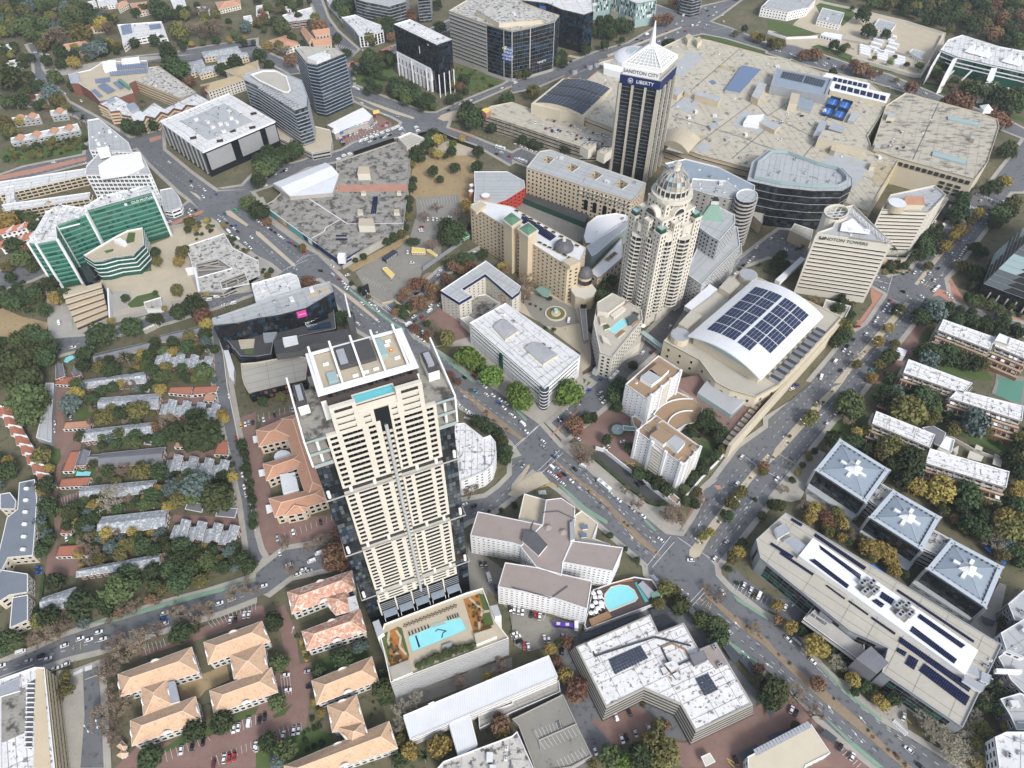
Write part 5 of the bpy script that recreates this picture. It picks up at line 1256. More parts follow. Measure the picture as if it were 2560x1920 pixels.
B=bld('parking_deck','long rooftop parking deck with cars at the shopping centre edge','10 1950,960 2030,915 2212,880 20 410,1030 540,1065 880,1170 870,1260 590,1265 0,1065 10 1960,985',17,DI,'malldeck',BA,fl=4,bay=8,hf=.5,frame=CE,glass=RE,par=.9,cap=CE)
PARKD=B
bo(B,'10 1950,950 1990,930 2030,950 1990,980',16,6,RD,'lift_tower',YE)
B=bld('shopping_centre','huge tan rooftop parking deck of the shopping centre','20 620,1010 480,670 780,530 960,480 1290,410 1500,310 1720,350 2212,480 30 130,500 470,620 870,690 1060,860 1030,910 860,1170 900,1280 1130,1380 960,1659 31 870,170 640,80 30 300,1380 0,1290 20 2050,1450 1640,1340 1330,1230 880,1110',25,SA,'malldeck',BA,fl=6,bay=14,hf=.2,frame=CE,glass=RE,par=1.1,cap=CE,flu=False)
z=24
for s,m_ in(('20 1360,600 1530,440 1660,480 1460,670',GR),('20 1375,920 1490,840 1630,880 1530,980',GR),('20 1330,1290 1420,1190 1560,1240 1480,1330',GR),('30 -310,1080 -230,960 0,1000 -50,1150',GR),('30 470,1400 580,1310 870,1410 770,1610',GR),('20 1560,1250 1640,1220 1730,1270 1640,1330',GR),('20 1700,700 1740,690 1770,720 1730,735',SO)):flat(B,'roof_sheeting',m_,s,z)
def pent(s,h,wall=SA,top=GR):return bo(B,s,z,h,wall,RO,top)
pent('20 1385,810 1445,755 1495,770 1430,830',5);pent('20 1490,800 1515,770 1545,775 1525,810',4);pent('20 1580,820 1610,790 1810,840 1785,880',6);pent('20 1840,775 1990,565 2150,600 1970,800',2.5,GR,SO)
pent('20 2070,830 2140,700 2200,730 2130,860',7);pent('20 1700,1080 1760,1060 1785,1080 1720,1110',3,SI,SI);pent('20 1840,1190 1875,1180 1885,1200 1850,1210',2,SI,SI);pent('20 1750,1040 1785,1030 1800,1045 1770,1060',2,SI,SI)
pent('20 2000,1060 2040,1000 2180,990 2130,1080',4,WH,WH);pent('20 1500,310 1530,290 1560,310 1520,350',6,CE,TA);pent('20 1590,330 1620,315 1645,345 1605,370',6,CE,TA)
pent('30 -80,1060 -10,1030 110,1080 60,1130',4);pent('30 150,900 270,830 400,880 370,960',3,GR,BU);pent('30 180,890 205,800 280,815 255,900',9,CE,TA)
pent('30 430,1200 480,1120 650,1160 850,1200 830,1280',9,CE,'malldeck');pent('30 390,1170 460,1030 510,1050 470,1180',5,CO,SI);pent('30 520,1110 560,1060 660,1100 640,1150',5,DI,SI)
pent('30 690,1040 730,970 800,990 750,1055',3,GR,GR);pent('30 880,1440 900,1400 940,1400 920,1440',4,CE,TA);pent('30 540,1290 560,1240 590,1250 580,1310',5,CE,TA)
m=MB();q=W('20 1310,1200 1340,1090 1640,1170 1530,1290',30)
for k in range(8):
 f0,f1=k/8,(k+1)/8;hz=lambda f:26+6*(1-(2*f-1)**2);a0,a1=q[0]+(q[3]-q[0])*f0,q[0]+(q[3]-q[0])*f1;b0,b1=q[1]+(q[2]-q[1])*f0,q[1]+(q[2]-q[1])*f1
 for P in([V3(a0,hz(f0)),V3(b0,hz(f0)),V3(b1,hz(f1)),V3(a1,hz(f1))],):m.face(P,TA);m.face(P[::-1],TA)
 m.face([V3(a0,24),V3(a1,24),V3(a1,hz(f1)),V3(a0,hz(f0))],TA);m.face([V3(b1,24),V3(b0,24),V3(b0,hz(f0)),V3(b1,hz(f1))],TA)
m.bd('vaulted_roof',B.e)
c=W('20 1070,490',26)[0]
m=MB()
for k in range(4):t0,t1=k*.3,(k+1)*.3;m.tub(c,26*math.cos(t0),26*math.cos(t1),24+9*math.sin(t0),24+9*math.sin(t1),WE,24,GS)
m.bd('roof_dome',B.e);m=MB()
for k in range(24):a=k*math.pi/12;m.bea((c.x+26.2*math.cos(a),c.y+26.2*math.sin(a),24.2),(c.x+10*math.cos(a),c.y+10*math.sin(a),33),.5,CO)
m.bd('dome_ribs',B.e)
for cx in(0,1):
 for cy in(0,1):
  a,b,c_,d=W('30 540,840 735,890 650,1045 455,990',25)
  f=lambda u,v:(a+(b-a)*u)*(1-v)+(d+(c_-d)*u)*v
  u0,v0=cx*.53+.01,cy*.52+.01;P=ccw([f(u0,v0),f(u0+.45,v0),f(u0+.45,v0+.46),f(u0,v0+.46)])
  m=MB();m.cap(P,24.3,'blue');m.bd('sports_court',B.e);m=MB();m.rg(P,24.1,27,-.12,GB)
  m.bd('court_screen',B.e);stp((P[0]+P[1])/2,(P[2]+P[3])/2,.3,MK,24.35);stp((P[1]+P[2])/2,(P[3]+P[0])/2,.2,MK,24.36)
q=ccw(W('30 20,745 65,600 560,690 500,840',32));m=MB();m.pr(q,24,32,GE,BU);m.rg(q,32,33.5,-2,GE);m.bd('cinema_block',B.e)
sol(B,'30 130,620 320,655 290,715 105,670',32.2,9,6,SR);sol(B,'30 330,655 500,700 470,755 300,715',32.2,8,6,SR)
for k in range(13):
 p=W('30 60,700 400,770',28);inst('fin',wm_(.9,3.2,GE,SI,PE),B.e,V3(p[0]+(p[1]-p[0])*k/12,28),-.2)
q=W('30 470,660 510,630 880,720 870,770 1060,810 1020,890 540,780',29);MB().pr(q,24,29,CE,WH).bd('plant_deck',B.e)
sol(B,'30 575,720 1030,830 1010,880 570,765',29,8,1,gap=.2);sol(B,'30 560,665 870,730 850,770 555,700',29,7,1,gap=.2)
for s in('30 900,1290 1120,1350','30 540,1240 790,1300'):
 a,b=W(s,25)
 for k in range(14):MB().bx(V3(a+(b-a)*k/13,24),1.0,5,1.2,CE,.7).bd('pergola_beam',B.e)
bo(B,'20 795,590 790,540 1010,590 975,640',z,7,WH,RO,WH);bo(B,'20 450,660 480,610 680,530 790,570 640,690',z-4,5,RD,'plant_yard',LE)
for s in('20 540,610','20 670,570','20 730,550'):c=W(s,28)[0];MB().tub(c,3.5,3.5,24,30,SI,10,LE).bd('cooling_tower',B.e)
rk(B,B.pl_y,24,90,marg=5);B.flu();MALL=B
for s in('20 1440,430 1620,1000','20 1980,420 1500,1010','20 2110,880 2212,700'):pass
m=MB()
for s in('20 1980,410 1340,960','20 1380,1000 2030,1200 30 -100,1240 300,1370','20 1540,1290 2090,880 30 0,1000 150,900','30 410,1230 300,1360','20 1900,1370 2200,1110','30 30,1000 400,1190 520,1000'):
 p=W(s,24.1)
 for a,b in zip(p,p[1:]):stp(a,b,.7,m,24.12)
m.ms[0]=LE;m.bd('expansion_joint',B.e)
for s,n_ in(('30 960,1400 1130,1420 1060,1600 900,1580',12),('20 1600,1170 1660,1180 1620,1250 1550,1240',6),('30 90,1340 200,1370 190,1400 80,1370',8),('20 1900,620 1960,590 1800,560 1760,580',6)):bays(s,n_,MKY,24.2,.3)
m=None
B=bld('shopping_centre','far right rooftop parking deck with curved end and two long skylights','30 1190,800 1840,975 1985,1030 2000,1090 1900,1400 1790,1545 1110,1360 900,1280 1020,910',27,CE,'malldeck_worn',None,par=1.2,cap=CE,flu=False)
for s in('30 1550,1000 1830,1060 1820,1090 1560,1030','30 1430,1305 1720,1385 1710,1420 1420,1340'):bo(B,s,25.8,1.5,GR,'skylight',GS)
m=MB();p=W('30 1475,890 1250,1380',25.9);stp(p[0],p[1],.8,m,25.9);m.ms[0]=LE;m.bd('expansion_joint',B.e)
i=ef(B,(-.2,-1))
for k in range(12):
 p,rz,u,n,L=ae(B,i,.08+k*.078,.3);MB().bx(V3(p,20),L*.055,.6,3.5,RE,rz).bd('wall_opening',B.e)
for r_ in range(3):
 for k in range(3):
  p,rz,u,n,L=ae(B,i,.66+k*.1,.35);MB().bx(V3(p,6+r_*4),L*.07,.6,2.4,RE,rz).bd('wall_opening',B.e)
c=W('30 1875,955',27)[0];m=MB();m.bx(V3(c,25.8),8,8,4,WH);
pk=V3(c,34)
for k in range(4):
 a=[(-5,-5),(5,-5),(5,5),(-5,5)];p0,p1=a[k],a[(k+1)%4];m.face([(c.x+p0[0],c.y+p0[1],29.8),(c.x+p1[0],c.y+p1[1],29.8),pk],WH)
m.bd('roof_kiosk',B.e)
for s in('30 1750,1190 1765,1170 1800,1180 1785,1210','30 920,1270 930,1240 980,1250 965,1285','30 1030,1010 1050,970 1110,985 1095,1015'):bo(B,s,25.8,4,CE,RO,GR)
rk(B,B.pl_y,25.8,8,kinds=(1,4),marg=6);B.flu();DECKR=B
B=bld('parking_ramp','open concrete parking ramp at the shopping centre road','30 130,570 200,505 430,610 400,650',14,SA,RE,None,par=1.5,cap=CE,flu=False)
for k in range(5):p=W('30 160,560 400,640',14);a=p[0]+(p[1]-p[0])*k/4;MB().bx(V3(a,12.5),1,14,1,CE,-.2).bd('cross_beam',B.e)
B.flu()
B=bld('solar_hall','tan hall with arched roof covered in dark solar panels','20 165,895 440,675 870,755 625,1010 545,970 415,960',27,CE,CE,None,par=0,flu=False)
q=W('20 200,885 450,680 850,760 610,990',27.5)
for i in range(13):
 for j in range(3):
  f=lambda u,v:Vector((*((q[0]+(q[1]-q[0])*v)*(1-u)+(q[3]+(q[2]-q[3])*v)*u),27.2+4*(1-(2*u-1)**2)))
  u0,u1=i/13+.004,(i+1)/13-.004;v0,v1=j/3+.012,(j+1)/3-.012
  if u0<.5 and v0<.0:continue
  m=MB();m.face([f(u0,v0),f(u1,v0),f(u1,v1),f(u0,v1)],SR)
  for k in range(1,6):w_=v0+(v1-v0)*k/6;m.bea(f(u0,w_)+Vector((0,0,.05)),f(u1,w_)+Vector((0,0,.05)),.12,SI,.06)
  m.bd('solar_panel',B.e)
m=MB()
for v in(0,1):
 for k in range(12):a,b=f(k/12,v),f((k+1)/12,v);m.face([(a.x,a.y,26),(b.x,b.y,26),tuple(b),tuple(a)][::1 if v==0 else-1],CE)
m.bd('gable_wall',B.e);B.flu()
B=bld('office_tower','black glass office slab raised on a white colonnade','10 1190,208 1330,165 1692,340 1560,385',57,BL,WT,None,z0=26,par=1,cap=WH,flu=False,kit=0)
for i in range(4):B.face(B.pl_y[i],B.pl_y[(i+1)%4],26,56,PE,fl=3.4,bay=2.6,wf=.94,hf=.9,glass=[BL,BL,GL,GL,GB])
MB().cap(B.pl_y,26,BL,flip=True).bd('soffit',B.e)
P=offs(B.pl_y,-2);MB().pr(P,0,26,GL).bd('lobby',B.e)
i=ef(B,(-.8,-.6));a,b=B.pl_y[i],B.pl_y[(i+1)%4];u=(b-a).normalized();n=Vector((u.y,-u.x));rz=math.atan2(u.y,u.x);L=(b-a).length*.82
MB().pr([a+n*.9,a+u*L+n*.9,a+u*L-n*2,a-n*2],12.5,27,WH).bd('colonnade_wall',B.e)
for k in range(10):MB().bx(V3(a+u*L*(k+.05)/9.2+n*.2,0),2.9,2.4,13,WH,rz).bd('column',B.e)
for k in range(9):
 B.add('window',wm_(1.5,5.6,WH,GL),V3(a+u*L*(k+.6)/9.2+n*.98,18),rz);B.add('window',wm_(.8,1.0,WH,GL),V3(a+u*L*(k+.6)/9.2+n*.98,24.2),rz)
for k,p in enumerate([B.pl_y[j]+(B.pl_y[(j+1)%4]-B.pl_y[j])*f for j in range(4)for f in(0,.35,.7)]):MB().bx(V3(p*.995,0),1,1,26,WH).bd('column',B.e)
rk(B,B.pl_y,56,9,kinds=(0,0,2,4,1));p=a+(b-a)*.9+n*.3
txt(B,'W',2.6,V3(a+u*L*.98+n*.4,52),rz,WH);MB().bx(V3(a+u*L*.72+n*.1,38),7,.5,9,RE,rz).bd('sky_garden',B.e);MB().bx(V3(a+u*L*.72+n*.5,38),.6,.6,8,WH,rz).bd('column',B.e)
B.flu()
def blades(B,P,z0,z1,m_=BU,step=3.6,t=.6):
 z=z0
 while z<z1:MB().rg(P,z,z+.7,t,m_).bd(SP,B.e);z+=step
B=bld('office_tower','tall blue glass office tower with twisted blades and pale roof','10 335,415 392,398 690,415 765,462 522,560 440,545',57,GB,TN,None,par=1,cap=SI,flu=False)
for i in range(len(B.pl_y)):B.face(B.pl_y[i],B.pl_y[(i+1)%len(B.pl_y)],1,56,PE,fl=3.6,bay=3,wf=.93,hf=.8,glass=[GB,GL,G_,GB])
blades(B,B.pl_y,3,56,GE);bo(B,'10 440,500 560,450 640,470 520,530',56,4,WT);rk(B,B.pl_y,56,5);B.flu()
B=bld(OF,'long boat shaped office with striped glass and looped white roof rim','10 -110,650 0,598 150,595 270,640 395,690 445,830 440,920 335,955 0,735 -100,690',46,GL,GR,None,z0=8,par=1,cap=SI,flu=False)
for i in range(len(B.pl_y)):B.face(B.pl_y[i],B.pl_y[(i+1)%len(B.pl_y)],9,45,PE,fl=3.6,bay=3,wf=.95,hf=.7,glass=[G_,GL,GB,GI])
blades(B,B.pl_y,9,45,GE,t=.8)
P=ccw(W('10 -50,640 60,605 170,605 265,655 300,770 280,795 230,790 20,690',48));m=MB();m.pr(P,45,46.8,CO,TN);m.rg(P,46.2,47.8,-1.2,WH);m.bd('roof_garden',B.e)
a,b=W('10 30,760 320,930',46)
for k in range(14):
 for j in range(2):p=a+(b-a)*k/13;inst(AI,um_(0),B.e,V3(p+Vector((j*4.5,j*3.5)),45.1),.5)
B.flu()
bld('office_podium','curved pale podium with planted terrace below the striped office','10 370,1240 480,1080 640,1120 655,1210 640,1290 480,1320 200,1190 160,1020 330,1000',9,CO,TA,BA,fl=4,bay=4,hf=.5,frame=CO)
B=bld('shop_row','white roofed row of shops with coloured fascias beside a forecourt','10 610,1080 850,960 925,925 1010,1000 970,1060 720,1140',6,CO,WH,None,par=.5,cap=SI,flu=False)
for s,m_ in(('10 720,1145 800,1110','blue'),('10 805,1108 870,1082','teal'),('10 880,1080 910,1070','green'),('10 918,1066 972,1048','red')):
 a,b=W(s,5);u=b-a;n=Vector((u.y,-u.x)).normalized();MB().pr([a,b,b+n*1.4,a+n*1.4],3,5.6,m_,bottom=True).bd('fascia',B.e)
 for k in range(3):MB().bx(V3(a+u*(.2+.3*k),.1),3,.3,2.6,GL,math.atan2(u.y,u.x)).bd('shop_window',B.e)
c=W('10 680,1100',12)[0];m=MB();m.tub(c,4,4,0,7,CO,4);m.tub(c,4.5,.2,7,13,WH,4);m.bd('corner_turret',B.e);B.flu()
c=W('10 1035,955',9)[0];m=MB();m.tub(c,.4,.4,0,6,GE,6);m.bx(V3(c,6),7,2,3,YE,.5);m.bx(V3(c,4),5,1.5,2,'darkred',.5);o=m.bd('shop_sign');o[CA]='sign';o[LB]='yellow and red pylon sign by the shop row'
B=bld(OF,'large cream roofed office with dark curved glass and hanging banner','10 1665,92 1800,10 1950,-70 20 0,-60 100,20 270,85 410,130 370,180 160,235 0,265 10 2140,250 1990,205',58,CO,PS,None,par=1.2,cap=CE,flu=False)
for i in range(len(B.pl_y)):
 a,b=B.pl_y[i],B.pl_y[(i+1)%len(B.pl_y)];n=Vector(((b-a).y,-(b-a).x)).normalized()
 if(a.x+b.x)/2<W('10 2000,205',58)[0].x+1 and n.x<-.2:B.face(a,b,6,56,BA,fl=4.2,bay=3.4,hf=.36,frame=SI,glass=RE)
 else:B.face(a,b,4,56.5,PE,fl=4.2,bay=3.2,wf=.96,hf=.94,glass=[BL,GL,GB])
a,b=W('10 2140,250 20 -10,268',58);u=(b-a).normalized();n=Vector((u.y,-u.x));rz=math.atan2(u.y,u.x);p=a+u*4+n*1.2
bo(B,'10 1900,90 2212,40 20 240,110 260,170 0,190 10 2100,200',57,5,CE,'roof_storey',PS);rk(B,offs(B.pl_y,-10),62,6)
i=ef(B,(-.1,-1));p,rz,u,n,L=ae(B,i,.5,.5)
MB().bx(V3(p,24),min(L*.9,19),.4,16,'bannerblue',rz).bd('banner',B.e)
for k,(s_,sz)in enumerate((('PREMIUM',3.2),('SPACE',3.2),('AVAILABLE',3.0),('011 883 8477',2.4))):txt(B,s_,sz,V3(p+n*.4,37-k*3.7),rz,WH)
m=MB();q_=p-u*min(L*.45,9.5)+n*.35;m.face([V3(q_,40),V3(q_,33),V3(q_+u*4,40)],YE);m.bd('banner_corner',B.e)
i=ef(B,(.75,-.65));p,rz,u,n,L=ae(B,i,.5,.6);txt(B,'NINETY',3.4,V3(p,16),rz,WH)
B.flu()
B=bld(OF,'dark blue glass office with white roof and tall blue banner','20 -100,-40 0,-10 120,5 300,25 430,80 620,125 705,95 690,-20 480,-80',45,GL,WT,None,par=1,cap=TA,flu=False)
for i in range(len(B.pl_y)):B.face(B.pl_y[i],B.pl_y[(i+1)%len(B.pl_y)],8,44,PE,fl=4,bay=3,wf=.96,hf=.86,glass=[GL,GB,BL])
i=ef(B,(-.3,-1));p,rz,u,n,L=ae(B,i,.82,.5);MB().bx(V3(p,15),8,.4,26,'bannerblue',rz).bd('banner',B.e)
txt(B,'SOLD',2.5,V3(p+n*.35,37),rz,WH)if 0 else None
for k in range(3):MB().bx(V3(p+n*.3,35-k*7),6,.2,2 if k else 3,'darkred' if not k else WH,rz).bd('banner_print',B.e)
rk(B,B.pl_y,44,8);B.flu()
B=bld('civic_building','pale green glass office with vertical strips and stone panels','20 680,-30 860,-60 1080,30 1250,0 1250,-80 900,-150',30,GS,WT,None,par=1,cap=SI,flu=False)
for i in range(len(B.pl_y)):B.face(B.pl_y[i],B.pl_y[(i+1)%len(B.pl_y)],10,29,PE,fl=4,bay=2.2,wf=.7,hf=.9,glass=[GS,'copper',GL,WH])
for i,f in((ef(B,(-.3,-1)),.2),(ef(B,(-.3,-1)),.75)):
 p,rz,u,n,L=ae(B,i,f,.6);MB().bx(V3(p,1),L*.25,.5,10,CE,rz).bd('stone_panel',B.e)
B.flu()
for lab,s,h_ in(('dark angular glass offices at the top edge of the view','10 840,-60 860,-10 945,15 1150,55 1290,15 1310,-80',30),('dark glass office wing beside the angular glass offices','10 1390,-60 1400,-10 1500,-20 1510,-90',30),('round blue glass office at the top road junction','20 1450,-60 1470,-20 1560,0 1640,-20 1650,-80',22)):
 B=bld(OF,lab,s,h_,G_,GR,None,par=1,flu=False)
 for i in range(len(B.pl_y)):B.face(B.pl_y[i],B.pl_y[(i+1)%len(B.pl_y)],1,h_-1,PE,fl=3.8,bay=3.5,wf=.96,hf=.72,glass=[G_,GI,GL])
 blades(B,B.pl_y,3,h_-2,SI,3.8,.4);B.flu()
B=bld('apartment_block','white and black chequered low apartment block at the road junction','10 740,150 860,125 960,170 1080,215 1100,265 990,300 890,310 845,250',14,WH,WT,PU,fl=3.4,bay=4,wf=.55,hf=.75,frame=BL,kit=7);bld('apartment_wing','long white low wing along the top street','10 610,0 650,-20 750,110 740,150',8,WH,GR,None)
B=Bld('church','stone church with terracotta gabled roofs',W('10 520,340')[0],'church')
for s,k in(('10 385,262 430,245 515,345 455,375','gable'),('10 470,268 635,243 640,290 510,312','gable'),('10 480,350 650,315 655,385 500,400','gable')):hpr(B,W(s,7),7,4,TE,k,wall=SA,fl=5,bay=4,wf=.4)
B.flu()
for lab,s,h_,m_,w_ in(('orange hipped roof house behind the blue glass tower','10 110,350 260,303 385,382 250,425',7,TE,WI),('flat brick office with white roof near the church','10 225,130 480,60 515,160 275,190',9,WT,BI)):
 if m_==TE:B=Bld(HO,lab,cen(W(s,h_)),HO);hpr(B,W(s,h_),h_,3.5,m_,wall=w_,bay=5);B.flu()
 else:bld(OF,lab,s,h_,w_,m_,BA,fl=3.2,kit=2)
B=bld('market_deck','derelict stained concrete roof deck with turquoise mural along its side','10 690,1400 1215,1222 1335,1330 1310,1659 11 1270,300 740,600 530,455 70,115 150,70 220,0 10 700,1640',8.4,CO,DI,None,par=.9,cap=CO,flu=False)
flat(B,'painted_strip',RD,'10 700,1600 1310,1590 1310,1655 690,1659',7.5)
for s in('11 440,45 790,275 1270,270','11 720,240 600,310 590,340 480,400'):
 p=W(s,7.6);m=MB()
 for a,b in zip(p,p[1:]):stp(a,b,.9,m,7.62)
 m.bd('expansion_joint',B.e)
for s,h_ in(('10 875,1500 890,1440 975,1440 985,1500',7),('11 885,290 890,230 1010,230 1025,290',7),('11 875,180 880,150 915,150 925,180',3),('11 1190,180 1195,150 1235,150 1240,180',3),('11 905,10 910,-10 945,-10 950,10',3),('11 1215,10 1220,-10 1250,-10 1255,10',3)):bo(B,s,7.5,h_,PA,'stair_head',TA)
sol(B,'11 1015,40 1055,40 1040,190 990,190',7.6,3,11);sol(B,'11 690,372 785,372 785,388 690,388',7.6,10,1);sol(B,'11 690,402 788,402 788,418 690,418',7.6,10,1)
a,b=W('11 66,112 530,448',9.5);u=(b-a).normalized();n=Vector((u.y,-u.x));n=-n if n.y>0 else n
for k in range(12):
 c0,c1=a+(b-a)*k/12,a+(b-a)*(k+.98)/12
 MB().pr([c0+n*.3,c1+n*.3,c1+n*.8,c0+n*.8],4,9.8,'teal' if k<9 else('green' if k==10 else'navy'),WH).bd('mural_panel',B.e)
for k,m_ in((4,'orange'),(5,YE),(5.4,'red'),(10.5,WH)):
 c0=a+(b-a)*k/12+n*.85;MB().bx(V3(c0,5),5,.15,3.5,m_,math.atan2(u.y,u.x)).bd('mural_figure',B.e)
for s,m_ in(('11 535,455 735,600','navy'),('11 725,600 910,490','navy')):
 a,b=W(s,9);u=(b-a).normalized();n=Vector((u.y,-u.x));n=-n if n.y>0 else n;MB().pr([a+n*.3,b+n*.3,b+n*.7,a+n*.7],4.5,9.4,m_).bd('billboard',B.e)
p=(a+b)/2+n*.75;txt(B,'SANDTON',2.0,V3(p,7),math.atan2(u.y,u.x)if u.x>0 else math.atan2(-u.y,-u.x),WH)
MB().bx(V3(W('11 740,560',12)[0],7),6,6,7,WH).bd('sign_cube',B.e)
q=[W(t,13)[0]for t in('10 145,1580','10 600,1400','10 715,1500','10 660,1659','10 290,1690')];m=MB();m.pr(ccw(q),8,12.2,CO,WE);m.bd('metal_hall',B.e)
m=MB();r0=(q[0]+q[4])/2;r1=(q[1]+q[2])/2
m.face([V3(q[0],12.5),V3(q[1],12.5),V3(r1,15),V3(r0,15)],WE);m.face([V3(r0,15),V3(r1,15),V3(q[2],12.5),V3(q[4],12.5)],WE);m.bd('metal_roof',B.e)
B.flu()
bld('stair_building','windowless cream block with ruined open roof at the deck corner','10 1225,1185 1330,1140 1455,1190 1455,1200 1300,1265',13,PA,TN,None,par=1.5)
for lab,s in(('black hoarding wall between taxi rank and concrete deck','10 840,1310 1190,1190'),('black hoarding along the sloping road above the field','10 1400,1150 1550,1120 1730,1200 1910,1265')):wall(lab,s,4,BL,.4,'hoarding')
wall('graffiti covered fence panel wall between the car parks','11 1440,650 1780,410',4,GE,.5,'hoarding');wall('pale boundary wall below the concrete market deck','11 740,620 1290,330 1300,290',4,CO,.5)
wall('sandstone gate wall under the rust trees','11 1205,940 1320,1030',5,SA,1,'gate_wall');wall('low cream wall round the corner of the car park','11 960,870 1090,955 1210,930 1390,790',1.6,SA,.5)
for s,lab,m_ in(('11 1350,480 1460,490 1465,525 1345,520','yellow container cafe in the car park, the straight one',YE),('11 1470,500 1500,495 1570,545 1550,555','yellow container cafe in the car park, the tilted one',YE),('11 1090,660 1130,650 1195,710 1165,740','yellow bus parked as a kiosk on the grey car park',YE),('11 1090,570 1190,500 1220,520 1120,590','black pavilion with solar roof and pink awning in the car park',BL),('11 1765,380 1820,345 1850,375 1790,405','bright green shed beside the hotel and trees','green')):
 P=ccw(W(s,3));B=Bld('kiosk',lab,cen(P),'kiosk');m=MB();m.pr(P,.5,3,m_,SR if m_==BL else m_);m.rg(P,2.8,3.2,.2,WH if m_!=BL else BL);m.bd('body',B.e)
 a,b=P[0],P[1];B.face(a,b,.6,2.8,MU,fl=2,bay=2.4,wf=.6,hf=.55,frame=WH);
 for k in range(4):MB().bx(V3(P[k]*.999,0),.5,.5,.5,'tyre').bd('foot',B.e)
 B.flu()
c=W('11 945,850',9)[0];B=Bld('billboard','tall black billboard with dark poster at the car park corner',c,'sign');MB().tub(c,.5,.5,0,5,DA,8).bd('post',B.e);MB().bx(V3(c,5),7,1,9,BL,.8).bd('panel',B.e);MB().bx(V3(c+Vector((-.4,-.5)),6),5,.8,6,TI,.8).bd('poster',B.e)
c=W('11 855,1290',0)[0];B=Bld('chimney','slim dark tower carrying a white mast beside the black glass office',W('11 830,1270',10)[0],'mast');c=W('11 812,1075',30)[0];MB().bx(V3(c,0),3.6,3.6,30,LE).bd('shaft',B.e);MB().tub(c,.8,.5,30,52,WH,8).bd('mast',B.e)
GG=['glass_green','glass_green',GN]
def green(label,roof,h,**k):
 B=bld(OF,label,roof,h,GN,WT,None,par=1,cap=WH,flu=False,**k)
 for i in range(len(B.pl_y)):
  a,b=B.pl_y[i],B.pl_y[(i+1)%len(B.pl_y)]
  B.face(a,b,3,h-2,PE,fl=4.2,bay=2.2,wf=.95,hf=.55,glass=GG,mx=.5)
 z=5
 while z<h:MB().rg(B.pl_y,z,z+1.3,.3,GP).bd(SP,B.e);z+=4.2
 for p in B.pl_y:MB().bx(V3(p,0),1.6,1.6,h+.3,WH).bd('corner_fin',B.e)
 return B
B=green('tall green glass office, its long rear wing with rooftop plant','01 745,160 1320,0 1280,-60 880,30 735,120',45)
p,rz,u,n,L=ae(B,ef(B,(.1,-1)),.82,.6);txt(B,'OLD MUTUAL',3.0,V3(p,41),rz,WH);p-=u*14;m=MB();m.tub((0,0),1,1,0,.1,WH);
MB().bx(V3(p,40),2,.3,2,WH,rz).bd('emblem',B.e);rk(B,B.pl_y,44,22,marg=1.5);B.flu()
B=green('green glass office, its nearer left wing with rooftop plant','01 240,440 400,168 520,108 735,135 748,190 480,285 495,410 312,446',45);rk(B,B.pl_y,44,26,marg=1.5)
for k in range(9):
 a,b=W('01 510,310 620,600',30);MB().bea(V3(W('01 510,320',41-k*4)[0],41-k*4),V3(W('01 690,275',41-k*4)[0],41-k*4),1.2,WH,.6).bd('sun_louvre',B.e)
B.flu()
P=W('01 720,545 1000,380 1100,330 1230,305 1245,450 1150,545',20);ar=W('01 1150,545 1000,562 880,595 805,600',20)
B=bld(OF,'curved green glass pavilion with tan roof garden inside the green office court','',20,GN,TA,None,world=P+ar[1:],par=1.2,cap=WH,flu=False)
for i in range(len(B.pl_y)):B.face(B.pl_y[i],B.pl_y[(i+1)%len(B.pl_y)],2,18,PE,fl=4,bay=2,wf=.94,hf=.6,glass=GG)
for z in(4,8,12,16):MB().rg(B.pl_y,z,z+.8,.3,WH).bd(SP,B.e)
flat(B,'roof_lawn',GA,'01 1110,350 1170,350 1160,430 1080,450',18.8);flat(B,'roof_lawn',GA,'01 900,510 980,490 980,510 920,530',18.8);bo(B,'01 980,415 1040,400 1090,430 1060,450',18.8,3,WH);B.flu()
bld('glass_link','dark glazed entrance hall between the green glass wings','01 650,660 780,620 830,690 800,780 730,790',9,GL,GL,None,par=0)
B=Bld('parking_terraces','brown stepped open parking levels beside the plaza',W('01 760,1050')[0])
a,b,c,d=W('01 590,960 925,865 945,1085 680,1200')
for k in range(6):
 f=k/6.5;z=11-k*1.7;P=ccw([a+(d-a)*f,b+(c-b)*f,b+(c-b)*(f+.2),a+(d-a)*(f+.2)])
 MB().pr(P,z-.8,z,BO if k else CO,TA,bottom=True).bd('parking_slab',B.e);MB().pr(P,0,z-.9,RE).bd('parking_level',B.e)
 MB().pr([P[0],P[1],P[1]+Vector((0,.4)),P[0]+Vector((0,.4))],z,z+.8,SA).bd('parapet',B.e)
B.flu();wall('white upright wall beside the stepped parking levels','01 930,830 945,1075',8,WH,1.2);wall('low white plaza wall above the street','01 950,1060 1240,985 1480,950',3,CO,.6)
B=bld('stair_building','small white parking entrance hut with canopy at the street by the plaza','01 1240,950 1390,905 1400,1000 1260,1010',5,WH,CO,None,par=.8)
B=bld('derelict_deck','weathered white concrete deck with two open floor pits','01 1590,470 1935,355 2010,480 11 20,590 30,720 01 1920,860 1720,860 1640,560',7,CO,PS,BA,fl=3.4,bay=6,hf=.5,frame=CO,glass=RE,par=.8,holes=['01 1690,615 1880,572 2000,655 1710,735','01 1900,770 2110,690 2150,790 1920,835'],flu=False)
for s in('01 1690,630 1960,650','01 1700,680 1980,660','01 1905,790 2140,720','01 1950,760 1960,830','01 2050,720 2060,800'):p=W(s,4);m=MB();m.bea(V3(p[0],4),V3(p[1],4),1.2,CO,.8);m.bd('floor_beam',B.e)
B.flu();wall('white kinked wall along the derelict concrete deck','01 1600,660 1680,650 1720,860',7,WH,1.5)
